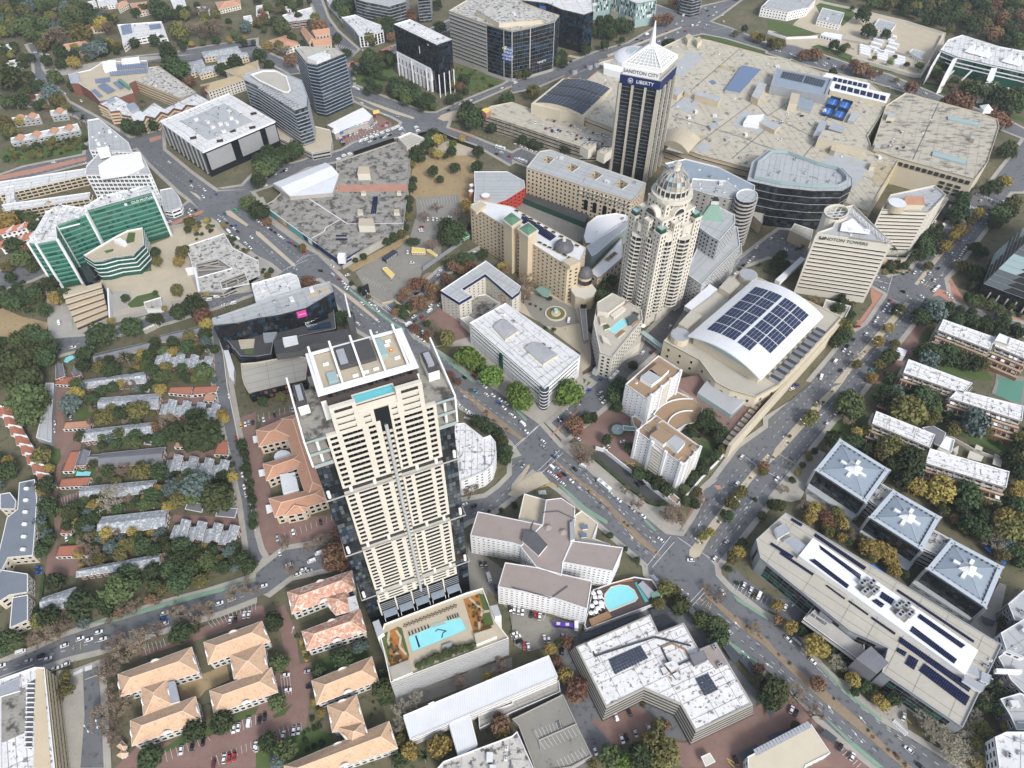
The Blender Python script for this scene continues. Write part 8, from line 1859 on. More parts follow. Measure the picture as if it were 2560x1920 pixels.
trs('''00 470,670,60,m 60,680,95,m 520,440,55,d 760,430,55,l 860,420,60,l 910,400,50,d 640,480,45,d 520,550,45,d 640,540,50,y 880,210,55,y 700,290,80,o 490,300,85,n 560,190,60,m 220,230,70,m 1460,470,70,d 1480,560,80,d 1560,600,80,d 1440,420,60,d 1400,100,75,d 1350,60,70,d 1850,260,70,n 1700,240,70,n 1550,270,70,o 1640,700,48,r 1790,780,52,r 2110,610,50,d 2030,540,60,d 630,740,45,d 90,1130,60,o 650,980,50,p 720,1030,45,p 430,800,70,l 190,870,60,d 60,880,60,m 40,1060,60,o 60,1150,50,m 170,1050,35,y 340,740,50,d 500,870,60,o 400,520,45,d 1100,1090,60,d 1200,1110,60,d 1330,1080,45,d 1300,990,1,s 1230,890,32,p 1920,600,50,d 2120,230,50,l 1860,120,40,o 1160,370,40,d 1330,350,45,d 1170,380,35,s 270,600,1,s 270,500,35,d
01 70,250,80,y 150,210,50,d 260,230,60,m 430,120,45,y 300,300,50,d 130,470,75,d 190,580,80,m 240,500,60,r 60,650,50,o 90,740,45,d 200,780,25,s 280,650,50,m 430,800,70,d 480,920,60,y 560,890,60,d 390,1020,55,d 280,870,60,d 100,960,70,d 190,930,55,d 20,1300,50,d 870,1240,110,d 1130,1170,85,d 1310,1090,45,d 1360,1100,50,d 1540,1040,70,d 1690,990,95,d 1750,1070,75,r 1790,1140,55,y 960,1110,30,y 1420,1005,25,y 1320,1005,20,y 1530,850,55,o 1700,900,35,o 1790,880,28,y 1890,855,20,y 1640,260,45,o 1620,325,30,d 1640,290,25,y 1340,520,45,d 1360,600,45,o 1570,520,55,o 1600,500,40,d 1540,600,45,y 1690,320,22,y 1130,360,25,s 1340,870,25,s 1080,920,35,d 2150,100,70,m 330,1270,90,d 430,1360,75,d 240,1400,110,m 100,1480,110,m 60,1600,90,m 240,1620,110,m 390,1440,80,d 730,1400,70,d 720,1500,60,d 870,1510,60,o 960,1540,65,d 1080,1420,40,p 1330,1300,45,d 1340,1370,50,d 1490,1300,50,d 1610,1340,60,d 1640,1240,50,o 1770,1230,55,d 1780,1350,40,p 1850,1360,40,d 1700,1330,25,y 1760,1560,75,m 1420,1520,45,y 1450,1510,45,o 1320,1540,60,d 1400,1600,60,m 1180,1520,25,y 1140,1560,35,d 1900,290,1,s 1930,290,22,y
02 230,130,130,m 250,250,110,m 170,60,90,m 330,150,90,m 610,170,85,l 660,90,65,y 790,130,60,d 880,60,50,d 980,30,50,d 1390,50,50,y 1200,230,85,o 1040,260,65,d 900,290,70,o 860,260,40,m 1690,270,75,d 1730,450,165,d 1500,420,80,d 1330,370,45,r 1440,320,60,n 1920,270,50,y 1940,300,40,y 1380,480,60,d 1170,510,55,m 1000,520,45,d 1280,470,40,d 1100,490,40,m 360,620,80,o 420,730,45,y 60,760,80,d 400,870,70,d 340,920,50,y 430,1060,80,d 330,1200,55,l 300,1420,50,m 360,1440,60,d 940,760,60,d 1060,750,65,n 1120,720,30,y 1230,760,75,o 1380,760,70,d 1010,840,45,o 1530,790,45,d 1490,900,80,l 1560,850,60,o 1700,880,120,l 1670,960,80,m 1880,980,130,m 1540,1000,70,o 1370,910,45,y 1310,960,60,d 1440,1060,45,y 1480,1050,40,y 1240,990,35,y 820,1050,55,y 960,980,110,w 1110,1000,45,n 1020,1080,50,d 1190,1010,45,d 2010,800,45,y 820,1150,50,d 740,1180,55,d 690,1230,50,d 910,1360,35,y 960,1410,60,l 780,1470,80,n 1040,1470,60,o 860,1510,60,o 1120,1390,55,o 1240,1400,70,d 1340,1440,60,d 1560,1400,75,d 1640,1470,60,d 1700,1440,55,d 1830,1460,55,d 1420,1350,50,d 1790,1530,80,m 1940,1580,60,d 1530,1530,80,d 1480,1600,80,d 1310,1620,70,d 1100,1640,80,d 1650,1590,70,d 2110,1500,60,d 2150,1570,70,d 1840,1400,40,d 700,1560,25,y 2090,540,45,d 2110,600,40,d 2090,510,35,d 2130,720,38,d 2140,780,35,d 2160,860,35,d 2160,930,35,d 2180,1000,40,d 2190,1150,40,d 2190,1220,40,d 850,830,30,s 600,730,22,s 1990,640,22,s 2000,700,30,d 1790,640,1,s 1920,620,28,s 1080,320,40,n 580,1230,40,d 640,1310,20,s 1180,330,40,d 700,760,1,s
03 480,50,75,d 690,260,115,d 880,230,70,d 930,290,60,d 1020,120,130,m 1150,60,70,d 1330,90,60,m 1400,120,50,o 1540,60,90,d 1600,30,60,d 1740,40,60,o 420,370,90,d 360,390,80,o 60,540,70,d 130,570,70,m 40,620,60,d 300,560,60,n 380,520,80,n 470,480,80,n 560,440,55,n 1080,290,70,n 1150,260,60,n 1300,200,50,r 1030,330,45,r 1570,490,90,d 1680,440,50,d 1500,540,45,m 1330,480,80,n 1200,560,90,n 1080,650,90,n 960,780,90,n 1030,560,70,n 900,850,70,n 1010,1020,90,n 860,1190,80,n 960,1320,70,n 1040,1150,60,n 960,620,60,n 1100,1080,55,n 1700,330,80,n 1810,290,60,n 1560,330,60,n 2010,150,60,n 2150,110,70,n 560,870,50,o 570,980,60,o 520,1050,40,n 1690,1330,95,d 1640,1370,60,d 1300,1560,95,d 1260,1610,60,d 1920,1260,90,d 1900,1310,60,d 940,400,30,n 980,1420,50,n 1480,300,45,n
13 155,390,80,d 205,750,75,m 185,1090,70,m 740,720,85,d 880,620,50,l 550,820,60,d 1100,980,85,m 1110,1060,55,d 1090,830,40,d 100,1430,75,d 260,1500,90,m 270,1470,60,d 190,1590,60,l 485,1235,24,s 505,1320,24,s 545,1300,26,s 452,1335,18,s 412,1358,20,s 425,1422,28,s 445,1495,26,s 505,1470,27,s 570,1440,30,s 1250,1150,70,w 1230,1290,60,w 1380,1060,60,w 1250,1410,50,o 1330,1510,75,y 1580,1470,95,y 1290,1560,60,d 1230,1590,60,d 1450,1560,60,p 2110,1290,80,r 2130,1350,60,y 2100,1220,45,r 2000,870,40,y 1760,920,50,n 2110,800,70,n 1090,1040,30,d 400,540,30,f 420,620,30,h 440,700,30,h 510,1080,35,y 560,1180,35,y 350,520,20,s 930,600,45,l 1015,1090,12,s 1030,1150,12,s 1000,1195,12,s
12 1900,320,55,d 1960,350,60,d 2030,390,55,d 2090,430,50,d 2130,490,50,m 2160,570,50,d 2150,650,55,d 2180,610,40,d 1980,310,30,d 2120,1090,22,d 2015,1100,15,d 1850,920,60,n 700,1290,55,r 710,1340,50,r 620,1370,60,n 560,1360,55,n 700,1480,110,r 640,1560,60,r 760,1570,60,r 480,1400,60,n 260,1380,50,n 1310,1610,1,s 60,150,45,d 210,110,40,o 1990,600,1,s 1700,1000,50,r 70,1270,1,s 290,1600,50,n 1860,60,20,f 1990,240,18,f
11 30,170,80,d 100,260,40,r 400,480,35,o 1000,590,1,s 860,590,25,d 930,560,30,d 1130,430,35,d 1190,390,40,d 1260,360,40,o 1300,310,30,d 1320,140,35,d 1320,70,40,d 1310,210,35,o 1660,300,75,d 1720,350,85,d 1640,390,70,d 1690,420,55,d 1335,430,35,d 1380,430,35,d 1820,120,55,y 1740,180,50,n 1560,130,40,n 1450,210,45,n 1520,460,60,n 1670,620,45,d 1700,640,50,r 1780,580,60,d 1840,570,50,d 1960,540,50,d 1850,640,45,r 1780,680,45,r 2130,640,40,y 2150,680,40,r 1400,960,70,r 1520,840,65,r 1530,880,55,r 1380,800,60,r 1440,780,45,r 1260,910,45,r 1300,860,45,r 1210,1040,40,r 1280,1060,45,d 1330,990,45,d 1240,1010,40,d 1640,750,50,r 1480,1140,30,d 1540,1200,50,n 1650,1270,70,o 1370,1180,45,r 1480,1240,40,r 900,845,28,d 825,790,22,d 975,905,20,o 1830,1430,95,b 1900,1480,80,b 2030,1590,100,b 740,1090,60,d 790,1090,60,d 450,790,65,r 130,680,25,d 100,720,30,o 1680,1580,40,r 1740,1640,35,r 1870,300,40,d 1270,270,28,d
21 760,790,45,d 790,860,55,d 750,900,55,m 810,830,45,r 860,770,50,d 820,900,45,d 690,1190,25,d 120,760,60,n 130,860,60,n 100,900,60,n 330,920,20,d 160,970,15,s 205,985,12,s 250,1015,12,s 1050,1500,40,d 930,1659,60,d 2130,640,35,p 2180,690,35,p 360,1190,22,s 290,1175,18,s 1190,1080,1,s 1830,1090,1,s
22 40,80,100,b 90,150,90,b 490,80,110,b 550,90,60,b 430,130,60,b 880,100,75,d 900,40,70,d 910,200,45,d 545,350,80,r 560,400,60,r 640,300,50,d 700,290,45,d 820,480,45,d 1020,550,45,d 1080,770,50,d 1180,800,45,d 1260,850,55,d 1330,920,50,d 1380,930,35,d 1110,790,40,d 1240,880,40,d 1690,280,60,d 1650,330,60,d 1720,340,60,d 1760,380,55,d 1780,460,60,d 1780,310,35,m 1820,420,50,d 1830,560,45,o 1750,620,50,d 1640,690,45,d 1650,740,50,d 1570,800,45,d 1490,910,45,m 1600,930,45,o 1500,1010,45,d 1580,1040,45,d 1640,1000,50,n 1560,430,40,d 1530,400,30,d 1090,1020,55,n 1390,1110,75,n 1440,1150,70,n 1330,1130,50,n 620,610,60,n 560,560,60,n 650,640,50,n 985,910,40,n 845,1310,30,d 975,1425,25,d 1080,1520,30,d 20,1050,30,d 1860,1140,55,d 1900,1030,60,o 1990,930,50,o 1950,960,40,o 1650,1310,45,o 1720,1280,35,y 2170,710,50,r 2170,760,40,o 1960,1450,55,y 1900,1500,50,o 1870,1600,30,d 1990,1370,40,d 1950,1400,30,d 2160,1140,40,m 2100,1000,20,d 600,640,40,r
23 1330,110,70,o 1400,130,55,o 1270,240,55,o 1460,250,75,m 1440,290,50,d 1630,370,70,m 1770,430,85,m 1790,530,85,d 1740,500,60,m 2130,800,50,r 2110,450,50,n 1690,100,40,n 1800,170,45,n 330,630,50,y 480,570,60,r 400,580,40,d 465,860,65,y 560,980,95,r 540,1040,60,r 600,920,45,r 390,740,45,r 840,1560,90,m 960,1610,70,b 1120,1590,110,d 1230,1450,110,o 1320,1530,120,o 1270,1620,100,o 1190,1420,80,y 1110,1540,80,p 1260,1280,50,o 1330,1290,45,f 1130,1100,35,h 1080,1500,60,d 700,1630,40,o 1940,60,22,s 2090,170,25,h 2190,920,50,m 2180,980,40,d 1420,230,40,o
33 80,250,50,y 90,380,45,r 190,440,60,y 400,600,90,y 470,640,60,y 580,740,60,w 640,780,40,w 735,890,60,y 940,1060,50,y 1000,1110,50,y 290,480,45,d 1080,1060,60,d 1120,1040,55,d 840,950,50,d 620,700,40,d 430,930,65,r 60,1000,120,m 20,1060,90,d 250,1010,80,n 400,1190,70,n 240,1300,40,d 1340,1230,70,w 1440,1230,70,w 1520,1280,80,w 1400,1330,80,w 1480,1400,80,w 1580,1430,90,w 1650,1520,90,w 1700,1420,80,w 1580,1330,70,w 1750,1560,80,w 1800,1460,70,o 1850,1330,70,o 1780,1230,70,w 1850,1110,70,d 1930,1070,60,w 2010,1130,80,d 2070,1280,55,y 1650,1600,70,w 1560,1540,70,w 1820,1600,60,y 1900,1560,60,o 2040,390,50,d 2020,770,45,n 1950,600,30,o 750,1000,40,d 900,1010,45,d
32 690,170,110,m 740,240,80,m 640,200,60,m 770,140,60,o 680,320,50,n 560,480,70,d 600,440,55,p 690,500,60,d 760,490,60,d 770,420,50,y 1040,110,100,d 1100,80,70,l 1200,230,130,o 1300,260,80,o 1330,110,90,d 1420,130,70,d 1300,80,70,d 1440,210,60,m 1560,270,50,d 1640,210,45,d 1790,340,115,l 1600,390,55,o 2000,510,28,d 1060,540,100,o 1000,580,80,o 1240,660,110,d 1290,720,80,d 1170,560,60,o 1180,830,80,d 1130,790,50,m 1460,790,50,o 1290,890,80,y 1500,900,110,y 1430,960,70,y 1600,860,60,o 1720,960,110,d 1690,890,70,d 1790,970,70,o 1660,1050,70,d 1890,1080,35,d 1810,1070,45,d 1620,1170,45,r 1740,1210,80,d 1820,1260,90,d 1700,1230,60,m 1850,1300,60,d 2110,650,75,d 2180,760,80,d 2170,560,60,d 2130,960,60,y 2180,900,70,y 2050,1180,100,y 2110,1260,110,o 2000,1260,90,o 2180,1180,80,o 1970,1370,90,w 2070,1400,70,l 2130,1450,70,d 2020,1470,60,o 2180,1540,60,d 2190,1330,70,o 380,280,60,o 340,320,50,o 400,580,30,d 360,640,28,o 300,700,28,o 260,760,28,y 210,830,30,d 340,600,28,y 130,910,45,n 90,1050,55,m 30,1040,40,d 330,1060,60,n 350,1160,50,y 400,1080,60,y 500,1150,65,r 390,1140,45,y 640,1200,55,y 600,1190,40,y 560,1210,35,r 530,1280,45,o 500,1240,35,y 640,1330,45,y 740,1320,50,n 870,1420,75,y 950,1430,75,y 1030,1470,75,y 1060,1530,60,y 900,1480,60,o 420,1110,40,o 860,560,50,d 940,530,50,d 1090,1610,55,y 1180,1640,40,d 580,1260,30,d 700,1360,40,d 1380,640,60,d 1250,560,50,o 1900,420,40,o
31 1130,1020,50,d 1320,1080,75,d 1380,1040,70,d 1440,1030,95,l 1400,980,60,l 1560,1000,50,d 1540,1050,45,d 1480,1090,50,d 1130,1030,45,o 1040,1175,45,y 1140,1000,40,r 950,1290,50,y 1100,1310,40,o 1060,1410,65,m 1030,1450,55,m 960,1490,45,o 900,1600,45,y 770,1410,40,w 770,1490,40,o 1340,1400,75,d 1430,1400,80,d 1390,1450,80,l 1560,1390,70,d 1600,1340,45,d 1560,1440,65,d 1670,1450,65,d 1790,1480,75,d 1740,1450,50,d 1050,1600,50,d 640,1170,80,o 650,1240,70,d 590,1290,60,d 690,1220,50,o 600,1020,60,d 420,940,45,n 390,950,35,y 640,1000,40,d 710,1060,40,d 1540,470,55,y 1650,340,60,y 1610,380,45,y 1390,640,40,o 1340,440,75,d 1400,390,75,d 1350,510,70,d 1440,370,50,d 1480,390,45,d 1310,560,45,d 1650,180,75,d 1600,230,45,d 1670,110,60,d 1620,170,45,d 1690,50,60,d 1270,540,40,p 1240,560,40,p 1290,540,35,p 1090,500,40,p 1820,180,45,y 1840,160,40,o 1790,220,30,o 1700,290,45,n 1740,270,40,o 2080,150,75,m 2000,200,80,m 1960,260,60,d 2120,90,60,o 1790,490,55,d 1850,520,50,d 1700,640,50,o 1640,630,40,o 1790,690,60,d 1850,710,50,d 1770,810,40,d 1770,940,50,m 1830,960,45,m 1930,980,50,m 2000,1020,50,m 2060,1060,40,m 1730,920,40,d 1640,1110,55,d 1730,1120,50,d 1770,1140,50,d 1880,1170,50,d 2020,1190,55,d 1970,1210,40,d 2150,1220,55,d 2170,1330,45,d 700,1000,30,d 90,590,50,d 120,550,45,d 60,630,40,d 160,620,30,d 40,690,25,d 90,700,25,d 300,480,30,p 260,500,30,p 1040,640,35,d 1010,700,30,h 1080,690,30,h 1180,640,35,d 1190,590,35,s 1120,600,28,s 1060,600,28,s
30 60,380,45,o 110,380,40,o 30,370,40,o 300,480,45,r 340,470,45,r 400,470,50,r 440,480,40,r 790,600,55,r 830,590,50,r 890,640,45,r 750,560,45,r 1240,760,55,r 1640,890,95,r 1560,870,60,r 1700,920,60,r 1990,1030,80,r 1920,970,55,r 2040,1060,60,r 1450,610,45,b 2090,1270,55,m 2040,1310,60,d 2110,1330,40,d 2050,1570,50,y 2020,1560,40,o 1720,1640,40,d 570,390,40,d 640,430,35,d 680,400,30,o 820,130,60,d 730,70,20,d 1840,730,70,d 1800,770,80,m 1900,790,80,m 1720,740,55,o 1990,830,80,d 2080,870,85,m 2150,900,80,d 2160,830,70,m 1960,900,50,d 1780,850,45,n 1580,760,45,n 1480,700,30,r 650,580,20,r 970,630,22,r 1110,690,22,o 860,260,50,d 1020,300,40,d 900,290,40,d 1310,570,35,b 1050,540,25,b 1200,560,25,d 560,620,30,d 1480,560,45,d 1380,1600,1,s 1950,1620,70,d 1880,1640,50,d 920,500,20,o 1100,490,18,o
20 1370,390,50,d 1330,380,40,d 830,270,55,d 780,280,45,d 860,300,45,d 950,220,60,d 890,230,50,d 1010,230,50,d 800,390,40,d 640,430,40,d 950,345,25,d 430,480,45,d 380,520,50,m 440,540,40,d 120,630,50,m 60,640,40,o 180,790,60,o 470,1290,50,d 1260,170,45,r 1340,170,50,r 90,1210,40,d 180,1240,40,d 230,1260,35,d 2100,310,40,y 2150,330,40,o 1930,290,25,o 2010,250,30,d 1390,20,40,r 830,180,45,d 760,190,45,d 1580,430,1,s 1490,150,1,s 700,270,40,d
10 980,490,60,d 990,580,65,d 960,540,60,d 1070,490,45,m 1170,510,45,m 1130,480,40,d 830,640,35,p 1000,740,45,d 1060,770,40,d 970,780,40,d 220,230,70,m 530,220,60,r 570,220,50,r 510,150,40,o 200,390,40,o 100,400,45,y 300,520,55,r 700,330,42,d 780,460,40,d 980,330,48,o 30,480,55,d 110,560,40,d 310,330,40,d 240,430,50,n 400,380,30,d 1000,380,35,s 1130,270,50,d 1170,320,40,r 1330,140,55,r 1150,200,55,d 1060,200,50,m 920,120,40,r 830,60,60,d 720,60,60,d 760,110,50,m 1590,240,50,d 1570,40,40,d 1200,720,55,d 1260,750,60,d 1340,790,60,d 1280,810,60,m 1380,830,55,d 1440,900,55,d 1500,880,45,d 1220,800,50,m 1300,860,50,m 1180,770,45,d 1530,920,30,m 1680,860,40,d 1750,840,35,d 1810,790,30,d 1760,750,40,r 1700,730,40,o 1800,690,45,d 1830,960,75,d 1890,1030,70,d 1790,1000,60,m 1850,1070,55,d 1930,980,50,m 2170,860,65,d 2040,1110,40,d 1530,1180,60,d 1560,1210,55,y 1500,1210,60,d 1450,1260,45,d 1390,1330,65,d 1430,1360,40,d 1690,1310,45,d 1700,1240,30,b 1570,1330,40,y 1520,1310,35,o 1640,1350,25,d 1530,1480,48,d 1720,1450,45,d 1590,1550,32,d 1920,1310,50,d 1910,1440,50,d 1620,1190,30,o 1780,1200,30,y 340,1290,70,d 260,1330,70,d 200,1370,75,d 110,1330,70,d 120,1410,75,d 60,1480,80,m 40,1390,70,d 330,1330,50,d 20,1560,60,d 1350,1420,30,o 1360,1560,35,d 1350,1620,40,m 500,1100,1,s 880,330,1,s''')
grv('00 0,0 520,0 700,60 1000,200 980,320 760,260 480,350 420,480 300,380 0,340',95,'ddmmmoonlmd',5,9)
grv('00 1150,100 1700,60 2000,230 1980,330 1560,400 1480,330 1420,180 1200,170',22,'ddmnno',4,7)
grv('00 640,440 1000,390 1100,480 700,560',14,'dmoly',3.5,6);grv('00 90,1290 750,1170 750,1290 300,1400 20,1400',70,'shhso',1.5,3.5)
grv('00 0,620 280,690 480,860 640,1000 400,1000 100,800 0,780',26,'ddmoonr',3,5.5);grv('00 1400,330 2212,330 2212,400 1560,500 1400,480',14,'dmy',3,5)
grv('00 0,400 300,480 290,600 0,660',18,'dmo',3,6);grv('30 600,0 1700,0 1560,330 1200,170 860,90',36,'ddmmo',5,9);grv('30 1560,0 2300,-40 2300,260 2212,480 1640,300',70,'ddmmoorn',5,9)
grv('30 1500,700 1800,740 2250,900 2250,1000 1800,900 1500,760',16,'dmos',2.5,5);grv('20 1700,-20 2212,-60 2212,-20 1900,30',6,'dmo',4,6)
grv('10 0,-60 480,-40 480,60 540,250 360,320 0,300',38,'ddmonr',3.5,6);grv('10 620,10 840,-20 860,110 760,110',14,'dm',4,6);grv('10 830,520 1180,480 1180,640 1090,740 850,720',26,'dmsoh',2,4);grv('10 1710,600 1860,580 2120,720 1990,800 1710,780',26,'shhso',1.5,3)
grv('10 1130,780 1260,700 1560,900 1450,950',22,'dmd',2.5,4);grv('01 0,860 390,830 420,1080 250,1060 0,1010',34,'ddshm',2,4);grv('01 0,1320 420,1200 490,1380 380,1659 0,1659',20,'dmm',4,7)
grv('01 1560,180 1900,250 1840,400 1660,420',16,'shy',1.2,2.5);grv('01 1940,360 2212,560 11 120,720 80,720 01 2100,600',22,'sshd',1.5,2.4)
for s_,n_ in(('02 820,230 1370,260 1330,330 820,370',10),('02 700,500 1320,440 1420,540 900,570',10),('02 830,730 1400,700 1420,820 900,860',13),('02 690,1010 1320,950 1440,1080 880,1140',13),('02 700,1320 1450,1290 1480,1420 1380,1460 700,1580',20),('02 1380,1410 2050,1420 2200,1659 1390,1659',20),('02 1330,780 2000,820 1960,1000 1600,1010 1420,1000',10),('02 650,50 1400,0 1390,80 850,110',10),('01 800,1500 1330,1350 1830,1300 1850,1420 1340,1480 1290,1560 700,1620',15),('01 1330,1560 1840,1540 1880,1659 1300,1659',9),('02 300,820 500,850 470,1450 300,1500',12),('02 0,640 110,700 180,830 0,930',5),('03 330,300 1000,280 1400,160 1390,260 950,380 560,500 330,600',15),('02 560,1140 680,1090 830,1150 830,1330 620,1300',7)):
 grv(s_,n_,'dddmmonyl',2.4,4.4,.7)
grv('02 2050,470 2110,460 2212,1150 2212,1300 2170,1150',20,'ds',1.6,2.6);grv('22 1500,820 1900,420 1880,500 1480,970',20,'dds',1.6,3);grv('22 1060,740 1330,900 1370,980 1300,960',12,'ds',1.6,3);grv('22 1490,380 1720,260 1870,420 1780,500 1600,460',16,'dds',1.8,3.4)
grv('32 1030,60 1540,30 1800,330 1400,380 1110,260',20,'dmo',3,5);grv('32 820,420 1400,600 2080,900 2000,1400 1400,1100 1060,760',60,'ddmoyno',3,5.5);grv('32 2060,420 2300,400 2300,1640 2000,1500 1900,1350 2090,900',44,'ddmoynw',3.5,6);grv('32 330,1040 640,1180 880,1400 1080,1560 1060,1640 900,1560 600,1330 360,1190',30,'yynohs',2,4)
grv('33 270,440 560,650 850,900 1180,1090 1010,1150 700,910 440,740',46,'sshdo',1.4,2.8);grv('33 1290,1220 1560,1180 1810,1330 2000,1500 1990,1659 1640,1659',36,'wwwhs',2,3.6);grv('33 1800,940 2030,900 2080,1350 1830,1200',14,'wdo',2.5,4)
grv('31 590,930 720,990 640,1290 540,1340 560,1180',14,'ddo',2,3.5);grv('31 960,650 1220,590 1230,690 1130,735',16,'shf',1.2,2.2);grv('31 1240,340 1480,330 1500,430 1260,590',10,'d',3,4.5);grv('31 1700,900 1760,880 2212,1080 2212,1100',14,'ms',2,3.2);grv('31 1460,1000 2212,1180 2212,1250 1480,1090',14,'dm',2.5,4);grv('31 1240,1360 1500,1340 1880,1480 1880,1560 1500,1490',16,'dmo',2.5,4.5)
for s_,n_,k_ in(('22 1540,1440 1650,1300 1930,930 2200,610 2212,650 1950,980 1690,1350',26,'hofs'),('32 20,670 320,270 560,40 610,30 320,350 90,610',26,'hofsy'),('31 580,1640 880,1300 1180,970 1210,980 930,1310',26,'hofsy'),('31 1280,790 1500,500 1800,140 1340,740',22,'hoy'),('23 1680,140 2180,560 2170,570 1680,170',22,'fhf'),('33 60,660 600,1090 1200,1640 1180,1650 590,1110',36,'fhsf'),('22 350,660 900,1130 1270,1480 1260,1485 890,1150',26,'fh'),('12 1900,200 2212,420 2200,420 1900,220',10,'f'),('11 1530,1460 1720,1640 1700,1640',8,'fh'),('13 1115,500 1210,450 1310,690 1300,730 1160,760',26,'ffhs'),('13 1800,200 1930,160 2030,440 1890,480',24,'ffhs')):
 P_=W(s_)
 if s_.startswith('13'):
  P_=ccw(W(s_,22))
  for _ in range(n_):
   p=P_[0].lerp(P_[2],R.random()).lerp(P_[1].lerp(P_[-1],R.random()),R.uniform(.1,.9));o=inst('shrub',R.choice(CR[R.choice(k_)]),None,(p.x,p.y,22.4),R.random()*6,(.8,.8,.8));o[CA]='shrub';o[GO]='shrubs in the podium garden beds';LAB.append((o,'low shrub in the curved podium garden bed',p,22))
 else:grv(s_,n_,k_,.7,1.3,.6)
p0,p1=W('13 1420,770 1860,600',22)
for k in range(26):
 p=p0.lerp(p1,k/25)+Vector((R.uniform(-1,1),R.uniform(-1.6,1.6)));o=inst('shrub',R.choice(CR['m']),None,(p.x,p.y,23.3),R.random()*6,(1.7,1.7,1.9));o[CA]='shrub';o[GO]='hedge shrubs along the podium front';LAB.append((o,'green shrub in the hedge along the podium front wall',p,22))
plant()
def hedge(label,s,w=1.4,h=1.6,m_='leaf_dark'):
 p=W(s);mb=MB();r=random.Random(5)
 for a,b in zip(p,p[1:]):
  L=(b-a).length;u=(b-a)/L;n=Vector((-u.y,u.x))
  mb.pr([a-n*w*.4,b-n*w*.4,b+n*w*.4,a+n*w*.4],0,h*.9,m_)
  for _ in range(int(L*22)):
   c=a+u*r.uniform(0,L)+n*r.uniform(-w,w)*.5;z=h*r.uniform(.3,1.05);s_=r.uniform(.2,.45)
   mb.face([(c.x-s_,c.y-s_*.5,z+r.uniform(-.2,.2)),(c.x+s_,c.y-s_*.3,z+r.uniform(-.2,.2)),(c.x+s_*.3,c.y+s_,z+r.uniform(-.2,.2))],m_)
 o=mb.bd('hedge');o[LB]=label;o[CA]='hedge'
hedge('long clipped hedge along the pavement below the hotel ramp','22 690,630 960,860 1180,1030 1260,1050 1330,1030',2.4,2);hedge('clipped hedge beside the driveway of the left houses','02 660,1200 700,1080 03 0,0' if 0 else'02 640,1190 700,1080',1.4,1.6);hedge('tall hedge strip along the metal roofed house','03 385,0 360,200',1.8,2);hedge('yellow green hedge along the peach offices drive','13 385,540 440,740',2,1.2,'leaf_yellow');hedge('hedge bordering the park below the white tents office','30 1330,720 1600,760',1.6,1.6);hedge('hedge row in the cinema side service yard','30 530,620 600,640',2,2)
